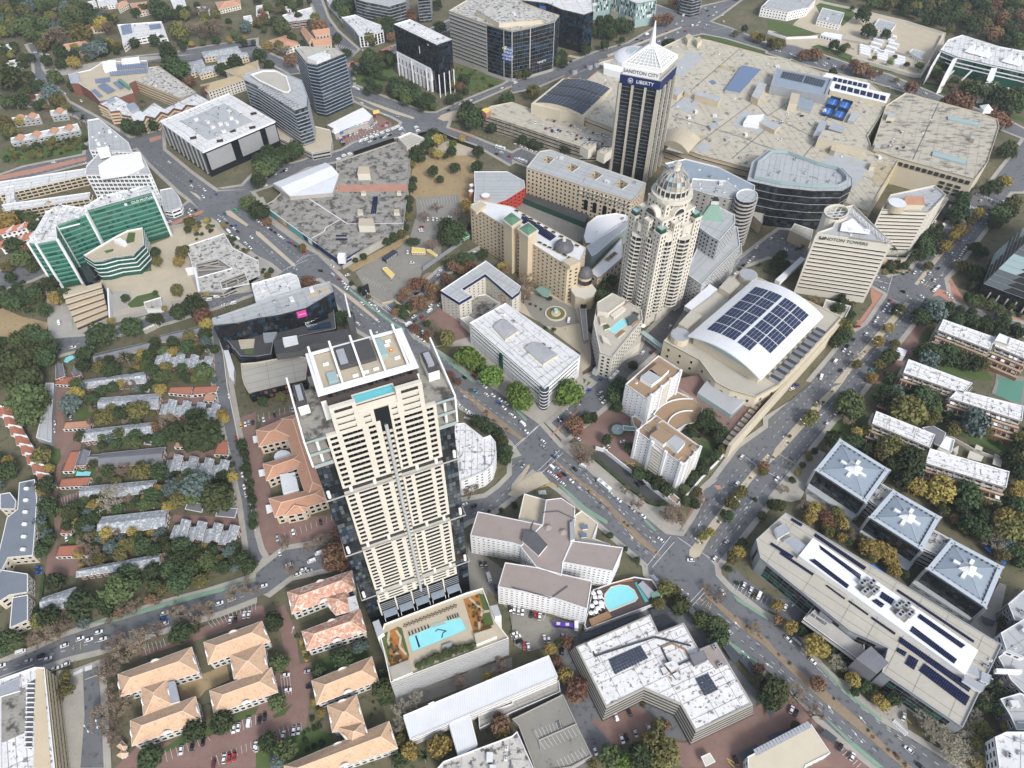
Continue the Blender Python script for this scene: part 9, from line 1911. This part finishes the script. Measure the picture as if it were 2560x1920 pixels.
def car_meshes():
 out={}
 def hull(L,Wd,prof,m,roof=None):
  """prof: (x, z, half width) stations along the car from tail to nose"""
  mb=MB()
  for(x0,z0,h0,w0),(x1,z1,h1,w1)in zip(prof,prof[1:]):
   mb.face([(x0,-w0,h0),(x1,-w1,h1),(x1,w1,h1),(x0,w0,h0)],m);mb.face([(x0,-w0,z0),(x1,-w1,z1),(x1,-w1,h1),(x0,-w0,h0)],m);mb.face([(x0,w0,h0),(x1,w1,h1),(x1,w1,z1),(x0,w0,z0)],m)
  a,b=prof[0],prof[-1]
  mb.face([(a[0],-a[3],a[1]),(a[0],-a[3],a[2]),(a[0],a[3],a[2]),(a[0],a[3],a[1])],m);mb.face([(b[0],-b[3],b[1]),(b[0],b[3],b[1]),(b[0],b[3],b[2]),(b[0],-b[3],b[2])],m)
  return mb
 def cab(mb,x0,x1,x2,x3,zb,zt,wb,wt,m):
  A=[(x0,-wb,zb),(x3,-wb,zb),(x3,wb,zb),(x0,wb,zb)];T=[(x1,-wt,zt),(x2,-wt,zt),(x2,wt,zt),(x1,wt,zt)]
  for i in range(4):j=(i+1)%4;mb.face([A[i],A[j],T[j],T[i]],m)
  return T
 for col in('white',SI,BL,'grey','red','blue','teal','green',YE,'purple','darkred'):
  m='car_'+col
  b=hull(4.4,1.8,[(-2.2,.35,.75,.78),(-2.1,.3,.95,.86),(-1.2,.28,.98,.9),(.8,.28,.95,.9),(1.9,.3,.82,.86),(2.2,.35,.62,.76)],m)
  T=[(-1.25,-.66),(.35,-.66),(.35,.66),(-1.25,.66)];b.pr([Vector(t)for t in T],1.43,1.49,m)
  for y in(-.6,.6):b.bx((2.17,y,.58),.1,.3,.14,WH);b.bx((-2.17,y,.68),.1,.28,.14,'red')
  gl=MB();cab(gl,-2.0,-1.3,.4,1.15,.96,1.44,.84,.68,GL)
  out[col,'car']=(b.mesh('body'),gl.mesh(WN),1.35,.8)
  v=hull(5,1.9,[(-2.5,.4,1.9,.85),(-2.4,.35,2.05,.92),(1.2,.35,2.05,.92),(1.9,.35,1.25,.9),(2.5,.4,.95,.8)],m)
  gl=MB()
  for y in(-.935,.935):gl.bx((-.6,y,1.2),3.2,.02,.55,GL)
  gl.face([(1.22,-.8,2.0),(1.22,.8,2.0),(1.88,.78,1.3),(1.88,-.78,1.3)][::-1],GL);gl.bx((-2.5,0,1.25),.04,1.5,.5,GL)
  out[col,'minibus']=(v.mesh('body'),gl.mesh(WN),1.55,.85)
  if col in('white','purple',SI,'red'):
   u=hull(11,2.5,[(-5.5,.5,2.9,1.2),(-5.4,.4,3.0,1.25),(5.2,.4,3.0,1.25),(5.5,.5,2.5,1.2)],m);
   for x in(-3,2):u.bx((x,0,3.0),2,1.6,.25,SI if col!='purple' else CE)
   gl=MB()
   for y in(-1.27,1.27):
    for k in range(6):gl.bx((-4.3+k*1.65,y,1.5),1.45,.03,.95,GL)
   gl.bx((5.45,0,1.3),.1,2.1,1.2,GL);out[col,'bus']=(u.mesh('body'),gl.mesh(WN),3.6,1.15)
   t=hull(6,2.2,[(1.4,.5,1.8,1),(1.5,.4,2.2,1.05),(2.6,.4,2.1,1.05),(3.0,.5,1.1,1)],m);t.bx((-.9,0,.8),4.4,2.2,2.2,WH);gl=MB();gl.bx((2.83,0,1.3),.15,1.8,.7,GL);out[col,'truck']=(t.mesh('body'),gl.mesh(WN),2.0,1.0)
 wm=MB();n=10
 for y in(-.11,.11):
  P=[(.33*math.cos(2*math.pi*i/n),y,.33*math.sin(2*math.pi*i/n))for i in range(n)];wm.face(P if y<0 else P[::-1],'tyre')
  wm.face([(.18*math.cos(2*math.pi*i/n),y*1.1,.18*math.sin(2*math.pi*i/n))for i in range(n)][::1 if y<0 else-1],SI)
 for i in range(n):
  j=(i+1)%n;c=lambda q,y:(.33*math.cos(2*math.pi*q/n),y,.33*math.sin(2*math.pi*q/n));wm.face([c(i,-.11),c(j,-.11),c(j,.11),c(i,.11)],'tyre')
 return out,wm.mesh('wheel')
CARM,WHEEL=car_meshes()
CC=dict(w='white',s=SI,k=BL,g='grey',r='red',b='blue',t='teal',e='green',y=YE,p='purple',d='darkred')
TY=dict(v='minibus',u='bus',l='truck')
CARS=[]
def crs(zone,s,z=0.0):
 """s: tile, >dx,dy heading in the photograph, then x,y,colour[type]"""
 t=None;d=(1,0)
 for e in s.split():
  if e[0]=='>':d=tuple(float(v)for v in e[1:].split(','));continue
  if',' not in e:t=e;continue
  x,y,c=e.split(',');x=float(x);y=float(y);zz=z or ZC[0]+.03
  p=w1(pix(t,x,y),zz+.7);q=w1(pix(t,x+d[0]*20,y+d[1]*20),zz+.7);u=q-p
  col=CC[c[0]];ty=TY.get(c[1:2],'car');rz=math.atan2(u.y,u.x)+R.uniform(-.03,.03)+(math.pi if R.random()<.4 else 0)
  CARS.append((p.length,col,ty,p,zz,rz,zone))
def park():
 n=0;mb=MB()
 for d,col,ty,p,zz,rz,zone in sorted(CARS,key=lambda t:t[0]):
  bm_,gm_,wx,wy=CARM[col,ty];n+=ty=='car'
  if ty=='car' and n>300:
   M=Matrix.Translation((p.x,p.y,zz))@Matrix.Rotation(rz,4,'Z')
   for me,off in[(bm_,(0,0,0)),(gm_,(0,0,0))]+[(WHEEL,(x,y,.33))for x in(-wx,wx)for y in(-wy,wy)]:
    k=len(mb.v);mb.v+=[tuple(M@(v.co+Vector(off)))for v in me.vertices]
    for f in me.polygons:mb.f.append(tuple(k+j for j in f.vertices));mb.m.append(mb.mi(me.materials[f.material_index].name))
   continue
  o=thg(ty,'',ty,(p.x,p.y,zz),'vehicles '+zone);o.rotation_euler=(0,0,rz)
  for nme,me in(('body',bm_),(WN,gm_)):
   k=bpy.data.objects.new(nme,me);COL.objects.link(k);k.parent=o
  for sx in(-1,1):
   for sy in(-1,1):
    k=bpy.data.objects.new('wheel',WHEEL);COL.objects.link(k);k.parent=o;k.location=(sx*wx,sy*wy,.33 if ty!='bus' else .45)
    if ty in('bus','truck'):k.scale=(1.4,1.4,1.4)
  LAB.append((o,f"{'dark red' if col == 'darkred' else col} {ty} {zone}",p,zz))
 mb.bd('distant_cars',kind='stuff')
crs('on the avenue beside the mural deck','11 >1,.8 15,250,w 50,275,w 95,300,w 130,325,k 165,350,k 200,375,w 225,395,w 280,430,b 305,440,r 340,465,k >1,.3 335,665,s 560,680,k 655,640,w 670,595,wv 690,605,w >1,.7 720,755,r 755,780,w 785,810,w 775,830,w 660,715,sv >1,-.3 790,715,w 415,520,r 01 >1,.8 2090,65,k 2140,45,w 2095,80,r 2040,160,ev 1940,185,b 1930,225,s 1890,245,w 1960,265,k 2000,290,k 2040,290,b 2055,340,k 2020,315,w 1975,340,wv 2005,380,w 2050,400,wv 2170,390,w 2120,440,w 2160,480,w 1755,40,w 1870,20,b 1635,185,w 1645,155,w 1690,155,k >1,-.3 1465,255,w')
crs('on the avenue behind the front tower','11 >1,.75 915,960,w 985,965,w 1030,985,w 1050,1020,w 1045,1110,w 880,1135,w 1195,1100,s 1285,1135,w 1355,1220,w 1400,1255,w 1440,1280,w 1050,1220,w 1550,1435,s 1800,1600,k 1880,1590,r 1930,1640,w >.2,1 1425,1180,b 1440,1210,w 12 >1,.75 1975,20,w 1890,65,t 1990,90,w 2045,95,w 2110,135,w 2095,160,b 2160,165,w 2140,205,w 2205,265,w >1,.3 1710,145,s 1755,185,w 1820,230,w 1845,257,w >1,-.5 1800,1040,w 1880,1055,k')
crs('in the street by the ring hotel','11 >1,-.7 1320,1145,wl 1365,1075,w 1435,1080,r 1380,1110,g 1500,1025,wv 1510,980,w 1585,970,w 1390,875,k 1395,845,s 1590,680,w 1570,720,w')
crs('in the grey car park','11 >0,1 1485,232,w 1530,232,w 1562,232,w >1,0 1670,215,w 1435,300,r 1425,320,w 1430,335,w 1345,610,w >0,1 1310,518,w >1,-.3 1830,535,w 1890,525,wv 1905,545,w')
crs('at the main crossroads','22 >1,.8 10,275,w 95,345,wv 120,410,w 270,495,w 270,540,s 365,630,b 395,730,s 340,715,wv 330,765,w 380,805,w 410,790,r 450,780,k 440,860,w 510,835,w >1,-.8 100,705,s 420,310,k 765,75,w 775,118,w 795,150,w 665,55,b')
crs('on the avenue below the twin white blocks','22 >1,.9 545,735,k >1,.4 610,705,wv >1,.8 795,880,wu 920,1000,w 1040,1085,s 1130,1140,w 1285,1345,w')
crs('in the twin hotel forecourt','22 >1,.8 570,470,w >1,-.2 960,495,w >1,.9 800,560,w 825,530,w 1095,870,k 1130,855,k')
crs('at the lower avenue junction','22 >1,0 1545,1520,w >.7,-.8 1850,1370,s 1750,1510,w 1945,860,w 1985,630,w 23 >.5,.8 1820,135,w 1875,475,s 33 >.9,.8 175,545,w 385,735,w 1215,1500,w 1320,1645,k >.3,-1 1175,1215,w')
crs('in the solar office car park','23 >.4,-1 2005,80,w 2065,120,w 2135,170,wv 33 150,270,w')
crs('behind the branching white hotel','23 >.15,-1 20,290,w 57,300,w 92,308,w 163,330,k 203,335,r 240,350,w >1,-.4 20,500,w 45,525,w 60,565,k >.1,1 105,605,r 142,610,w 282,540,w 318,552,w >1,.1 445,510,s 445,430,pu >0,1 435,655,k 555,445,sl 13 >.3,1 2070,95,b 2195,280,k 2015,20,wl 12 1945,1560,k 1985,1560,k')
crs('beside the worn roofed office','23 >.4,1 900,1215,w 1015,1175,k 950,1410,w 990,1398,k 1065,1355,s 1185,1315,w 718,1510,w 1930,1580,k 33 >.4,-1 205,1155,w 243,1180,k 625,1480,k 730,1560,w')
crs('on the tree lined street','03 >1,-.35 1420,320,w 1895,235,w 2000,200,w 1415,365,b 1620,340,w 1420,410,w 850,485,w 885,545,w 765,550,w 690,540,w 555,600,w 350,690,k 410,715,w 240,735,s 470,800,w 565,765,w 180,655,wv 10,775,w 13 65,85,w 12 285,1560,w 480,1530,wv 545,1460,wv 405,1605,w 455,1615,s 360,1645,w')
crs('in the peach offices car park','03 >.15,-1 1990,380,w 2035,365,k 2110,335,w 2150,330,w 1565,1505,w 1660,1470,k 1755,1430,k 2020,1320,w 2060,1305,w 2150,1265,wv 1935,1580,w 1980,1575,r 2025,1560,r 1845,1625,d 2205,1470,w 13 30,1240,k 75,1220,k 325,1340,w 368,1330,s 235,1375,w 5,1480,w >1,-.15 255,855,w 270,985,w 450,825,s 465,955,k')
crs('by the terracotta office','12 >.15,1 65,305,w 160,270,k 315,220,s 320,1275,w 185,1330,s 560,1195,k 205,1455,w >1,-.3 510,1350,w 02 >0,1 2120,345,w 2150,330,s 2185,330,k')
crs('along the brick lane','02 >.15,1 1980,100,w 2080,355,y 2040,465,r 2110,885,w 2125,950,w 2095,780,w 2150,1080,g')
crs('in the townhouse drive','02 >.05,1 470,335,w 465,400,w 345,390,w 575,1330,w 590,270,k 610,290,s >1,0 330,1590,b 330,1630,b')
crs('on the wide right avenue','31 >.6,-.8 1270,695,w 1340,770,w 1440,760,w 1400,700,w 1475,660,k 1610,595,w 1590,530,w 1685,425,s 1650,580,w 1640,610,wv 1670,540,w 1690,505,w 1710,480,w 1725,450,d 1895,265,w 1755,175,w 1740,150,w 1775,145,w 1840,75,w 1930,70,w 1960,100,s 2030,80,w 1880,125,k 1720,215,k 1690,205,r 1670,225,w 1645,255,s 1620,290,r 1060,935,r 1035,975,w 1090,970,d 1060,1020,w 1005,1020,w 925,1125,w 945,1090,w 850,1225,w 1250,1105,w 690,1330,k 740,1275,k 660,1365,w 705,1390,w 585,1460,wv 630,1540,k 890,1540,t 32 590,250,w 510,345,w 80,815,w')
crs('at the right junction','31 >1,.5 1170,860,k 1325,900,w 1550,880,w 1585,920,w 1690,1018,s 940,730,w 995,830,w >.7,-.6 1440,850,wv 1465,825,wv >1,-.2 780,1160,r >.3,-1 460,1600,wv >1,.3 150,495,w 265,445,y 250,470,s >1,-.6 25,400,w 120,405,s >1,-.3 32 205,40,w 245,10,p')
crs('beside the triangular hotels','31 >.2,-1 1570,130,wv 1530,190,k 1525,225,k 1515,285,wv 1445,255,w 1450,460,s')
crs('in the street below the domed tower','21 >.7,-.7 2115,475,w 2085,565,w 2050,600,w 2005,630,k 1970,665,k 1925,710,w 1800,800,k 1130,1385,w 1210,1385,d 1365,1160,w 880,1595,wu 770,1615,b 1520,885,w 1500,910,k 1465,940,k >.3,-1 490,1110,wv')
crs('in the taxi rank','10 >1,-.45 905,1220,wv 950,1205,wv 1000,1185,wv 1045,1170,wv 1090,1150,wv 1140,1130,wv 1185,1115,wv 1215,1100,wv 1265,1155,w 985,1220,w 1030,1200,k 1085,1185,k 1110,1185,w 1160,1165,k 1135,1160,w 1250,1115,wv 1230,1095,wv 1385,1100,wv 1400,1130,wv 740,1210,b 725,1190,w 755,1245,k 745,1225,s')
crs('on the shop row forecourt','10 >.3,-1 890,1200,s 930,1190,w 960,1175,w 990,1160,w 1020,1145,w 1050,1135,w 960,1115,w 980,1105,w 1000,1100,w 1010,1080,s 1020,1070,w 1040,1055,w 855,1155,w 875,1150,w 800,1170,k 815,1165,w 765,1180,r 910,1110,r 890,1115,r >1,0 1100,1085,r 1130,1060,r 1120,1085,w')
crs('on the street above the market deck','10 >1,-.4 715,1375,wv 760,1345,wv 810,1330,wv 610,1345,k 85,1600,w 230,1240,s >.4,-1 15,1570,w 40,1545,d 65,1535,w 90,1525,w 120,1520,k 145,1505,k 170,1500,w 215,1485,b 240,1475,k 265,1465,w')
crs('on the far avenue by the black towers','10 >1,.3 845,755,wv 880,770,wv 915,890,w 1220,1000,s 1120,995,w >1,-.5 1085,475,w 1115,445,w 865,570,w 890,560,w 1170,410,s 1160,320,w 1140,330,w 1765,895,w 1855,865,w 1870,905,k 1665,950,k 2125,760,w >.6,.8 650,215,k 730,280,w 555,40,s 920,430,w >1,.3 2110,1280,wu 20 >1,-.4 30,715,wv 1080,340,k 1120,350,k 1165,300,wl 1325,325,w 1270,355,w 1430,280,w 1340,270,r 1500,265,r 930,390,g 510,530,k')
crs('at the far top junction','20 >1,-.6 1420,205,w 1470,180,w 1560,220,wv 1600,215,w 1620,190,w 1700,215,s 1680,215,w 1665,245,s 1480,135,wv 1510,125,w 1550,125,w 1440,110,k 1830,185,w 1765,105,w 1740,130,w 1820,130,w 1700,135,k 1690,90,k 1670,70,w 1900,270,s 1750,60,w')
crs('on the slip road by the parking deck','20 >1,.4 75,1260,w 120,1280,w 165,1300,w 210,1315,w 245,1320,w 30,1245,w 100,1380,w 35,1370,w 90,1395,wu 10 >1,.3 2080,1330,k 2120,1315,w 2190,1350,r')
crs('parked on the long rooftop deck','20 >.7,-1 270,1085,w 290,1110,d 335,1100,s 345,1125,b 400,1120,b 420,1130,b 380,1145,w 350,1135,d 470,1165,w 480,1140,s 520,1160,w 560,1170,r 555,1200,k 600,1115,w 510,1085,k 545,1095,w 575,1100,w 600,1190,b 625,1195,w 650,1195,w 670,1205,k 695,1215,w 720,1240,s 735,1255,b 760,1250,w 780,1240,r 700,1145,r 720,1155,w 740,1160,w 760,1165,w 790,1175,w 820,1185,w 855,1190,w 395,1195,w 205,1060,w 365,1045,k',16.1)
crs('on the road behind the shopping centre','30 >1,.35 195,465,w 235,485,w 500,545,w 480,560,w 570,570,w 410,545,w 905,685,w 1045,750,w 1125,730,w 1360,805,w 525,505,d 60,430,w 95,440,w 10,420,w 2100,1080,b 655,380,w 735,415,w')
crs('on the shopping centre roof','30 >1,-.3 170,985,w 295,1000,k 120,1045,w 110,1205,w 800,885,w 125,1060,s',24.1);crs('on the far right rooftop deck','30 >.4,-1 1055,1260,w 1075,1225,w 1145,1130,s 1160,1145,w 1120,1280,g 1175,1270,k >1,0 1045,1055,k',25.9)
crs('near the white curved office','00 >1,.8 1460,1400,w 1650,1565,k 1655,1605,w 1720,1610,s 1765,1640,w >1,-.2 465,1400,w 740,1410,w >.7,.8 595,920,wu 545,800,s 560,805,w 700,870,w >1,0 390,395,w 410,470,w 300,450,w');crs('on the street below the plaza','01 >1,-.2 1805,930,wv 1875,905,wv 1955,885,wv 1935,975,w 2015,960,wv 1065,1220,w 630,1340,w >.1,1 510,1130,wv')
park()
lp=MB();lp.tub((0,0),.12,.08,0,9,SI,6)
for y in(-1,1):lp.bea((0,0,9),(0,y*1.8,9.3),.12,SI)
lh=MB()
lh.bx((0,0,-.1),.5,1.1,.18,WH);lpm,lhm=lp.mesh('pole'),lh.mesh('lamp_head')
for s in'22 665,850 945,1120 1210,1360 570,180 490,250 410,320 2090,830 1780,1190 1600,1370 1940,1010 390,620 23 1490,150 2010,690 33 770,1410 1960,1 11 960,880 32 545,40 430,190 290,340 140,490 20,650 31 1210,925 1120,1050 1020,1165 915,1300 790,1430 670,1570 1330,710 1450,575 1090,560 03 850,1290 760,1330'.split():
 if',' not in s:t_=s;continue
 x,y=map(float,s.split(','));p=w1(pix(t_,x,y),8);o=thg('street_lamp','','street lamp',(p.x,p.y,ZC[0]),'street lamps along the roads');rz=R.uniform(.3,.9)
 inst('pole',lpm,o,(p.x,p.y,ZC[0]),rz)
 for y_ in(-1.9,1.9):inst('lamp_head',lhm,o,(p.x-math.sin(rz)*y_,p.y+math.cos(rz)*y_,9.3+ZC[0]),rz)
 LAB.append((o,'double headed street lamp',p,5))
def person_mesh(cl,legs,seed):
 """one continuous low figure grown with a skin modifier, mid-stride"""
 V=[(0,0,.95),(0,0,1.2),(0,0,1.42),(0,0,1.52),(0,.02,1.68),(.2,0,1.4),(.27,.08,1.12),(.28,.16,.9),(-.2,0,1.4),(-.27,-.06,1.12),(-.28,.06,.88),(.1,0,.88),(.11,.16,.48),(.11,.12,.06),(.11,.26,.04),(-.1,0,.88),(-.11,-.06,.48),(-.11,-.26,.08),(-.11,-.13,.04)]
 E=[(0,1),(1,2),(2,3),(3,4),(2,5),(5,6),(6,7),(2,8),(8,9),(9,10),(0,11),(11,12),(12,13),(13,14),(0,15),(15,16),(16,17),(17,18)]
 rad=[.15,.14,.15,.06,.11,.07,.05,.04,.07,.05,.04,.09,.065,.045,.04,.09,.065,.045,.04]
 me=bpy.data.meshes.new('p');me.from_pydata(V,E,[]);o=bpy.data.objects.new('p',me);COL.objects.link(o)
 m=o.modifiers.new('s','SKIN')
 for v,r_ in zip(me.skin_vertices[0].data if me.skin_vertices else[],rad):v.radius=(r_,r_*.8)
 if me.skin_vertices:me.skin_vertices[0].data[0].use_root=True
 dg=bpy.context.evaluated_depsgraph_get();e=bpy.data.meshes.new_from_object(o.evaluated_get(dg));bpy.data.objects.remove(o)
 for n_ in(cl,legs,'skin_a'):e.materials.append(MATS[n_])
 for p in e.polygons:z=p.center.z;p.material_index=2 if z>1.5 or(abs(p.center.x)>.24 and z<1.0)else(1 if z<.95 else 0)
 e.name='person';return e
PM=[person_mesh(a,b,i)for i,(a,b)in enumerate((('cloth_a','cloth_d'),('cloth_b','cloth_a'),('cloth_c','cloth_d'),('cloth_d','cloth_b')))]
PN=['dark blue top','grey top','red top','black top']
for s in'21 570,1130 580,1140 620,1280 460,1190 250,340 480,270 570,390 575,360 440,255 22 740,10 1480,1275 11 1440,710 1410,730 1490,700 1640,490 1010,930 545,1310 410,1270 01 1460,580 1610,750 1500,640 700,860 03 300,660 230,690 650,745 12 2010,880 23 1265,1130 31 1560,780 10 1660,960 1740,1050 33 1030,1200 680,930'.split():
 if',' not in s:t_=s;continue
 x,y=map(float,s.split(','));p=w1(pix(t_,x,y),.9);k=R.randrange(4);o=inst('person',PM[k],None,(p.x,p.y,ZC[0]+.02),R.random()*6.28);o[CA]='person';o[GO]='people walking in the streets';LAB.append((o,'pedestrian in a '+PN[k]+' walking',p,1))
LM=[('front tower',950,1150),('podium pool',930,1400),('twin white blocks',1420,930),('solar barrel hall',1640,720),('domed tower',1420,560),('spire tower',1390,270),('ring hotel',1040,640),('sandstone hotel',1140,540),('mural deck',760,440),('grey car park',880,560),('green glass office',230,500),('stepped parking',190,660),('black curved office',600,720),('terracotta office',620,1010),('branching white hotel',1180,1170),('worn roofed office',1430,1440),('white warehouse',1020,1500),('pyramid offices',1960,1120),('long solar office',1900,1320),('white stepped flats',2050,900),('faceted glass office',2170,580),('triangular hotels',1850,560),('black oval office',1720,420),('rooftop mall deck',1700,220),('far right deck',2000,290),('walled compound',1850,70),('tented white office',2120,120),('banner office',1090,90),('black colonnade tower',910,130),('blue glass tower',700,180),('grey screened office',470,270),('brown stepped office',310,200),('solar villa',305,70),('slate townhouses',330,950),('lower slate townhouses',330,1130),('grey metal house',30,1180),('peach offices',420,1450),('pink tiled office',700,1310),('gold finned office',60,1540),('vacant field',960,340),('shop row',740,265),('white curved office',270,360),('townhouse cluster',60,250),('lowest peach office',740,1560),('white vaulted crossroads office',1130,770),('top left wood',100,60),('upper slate rows',260,800),('right avenue',1700,900),('lower avenue',1800,1500)]
ORD='first second third fourth fifth sixth seventh eighth ninth tenth eleventh twelfth thirteenth fourteenth fifteenth sixteenth seventeenth eighteenth nineteenth twentieth'.split()
def nth(i):return ORD[i]if i<20 else f'{i + 1}{("th", "st", "nd", "rd")[(i + 1) % 10] if (i + 1) % 10 < 4 and (i + 1) // 10 % 10 != 1 else "th"}'
def place(p,z):
 x,y=proj(p.x,p.y,z);x*=.864;y*=.864
 nm,lx,ly=min(LM,key=lambda l:(l[1]-x)**2+(l[2]-y)**2)
 dx,dy=x-lx,y-ly
 return('right of the ' if dx>0 else'left of the ')+nm if abs(dx)>abs(dy)else('below the ' if dy>0 else'above the ')+nm,x,y
for o,k,r,p,hc in PLANTED:
 sz=('tiny' if r<1 else'small' if r<3 else'medium' if r<5 else'large')
 LAB.append((o,f"{sz} {KIND[k][1]} {'shrub' if k in 'shf' else 'palm' if k == 'p' else 'tree'}",p,hc))
D={}
for o,base,p,z in LAB:
 ph,x,y=place(p,z)
 if not any(w in base for w in(' on ',' in ',' beside ',' at ',' by ',' along ',' behind ',' below ',' near ',' parked ')):base=base+' '+ph
 D.setdefault(base,[]).append((x,y,o))
for o in list(S.objects):
 if o.parent is None and LB in o and o[LB]and o.get(CA)and not any(o is t[0]for t in LAB):pass
for base,L in D.items():
 L.sort(key=lambda t:t[0])
 for i,(x,y,o)in enumerate(L):o[LB]=base if len(L)==1 else f'{base}, {nth(i)} of {len(L)} from left'
G2={}
for o in S.objects:
 if o.parent is None and o.get(LB)and o.get(CA):G2.setdefault(o[LB],[]).append(o)
for lab,L in G2.items():
 if len(L)>1:
  L.sort(key=lambda o:proj(*(o.location if o.type=='EMPTY' else o.data.vertices[0].co if o.type=='MESH' and o.location.length<1 else o.location))[0])
  for i,o in enumerate(L):o[LB]=f'{lab}, {nth(i)} from left'
  for i,o in enumerate(L):
   if not o.get(GO):o[GO]=lab
if MK.f:MK.bd('lane_marking',kind='structure')
if MKY.f:MKY.bd('yellow_marking',kind='structure')
hz=MB();hz.pr([Vector((-2700,-400)),Vector((2700,-400)),Vector((2700,4300)),Vector((-2700,4300))],-1.5,420,'haze',bottom=True)
hz.bd('haze',kind='stuff')
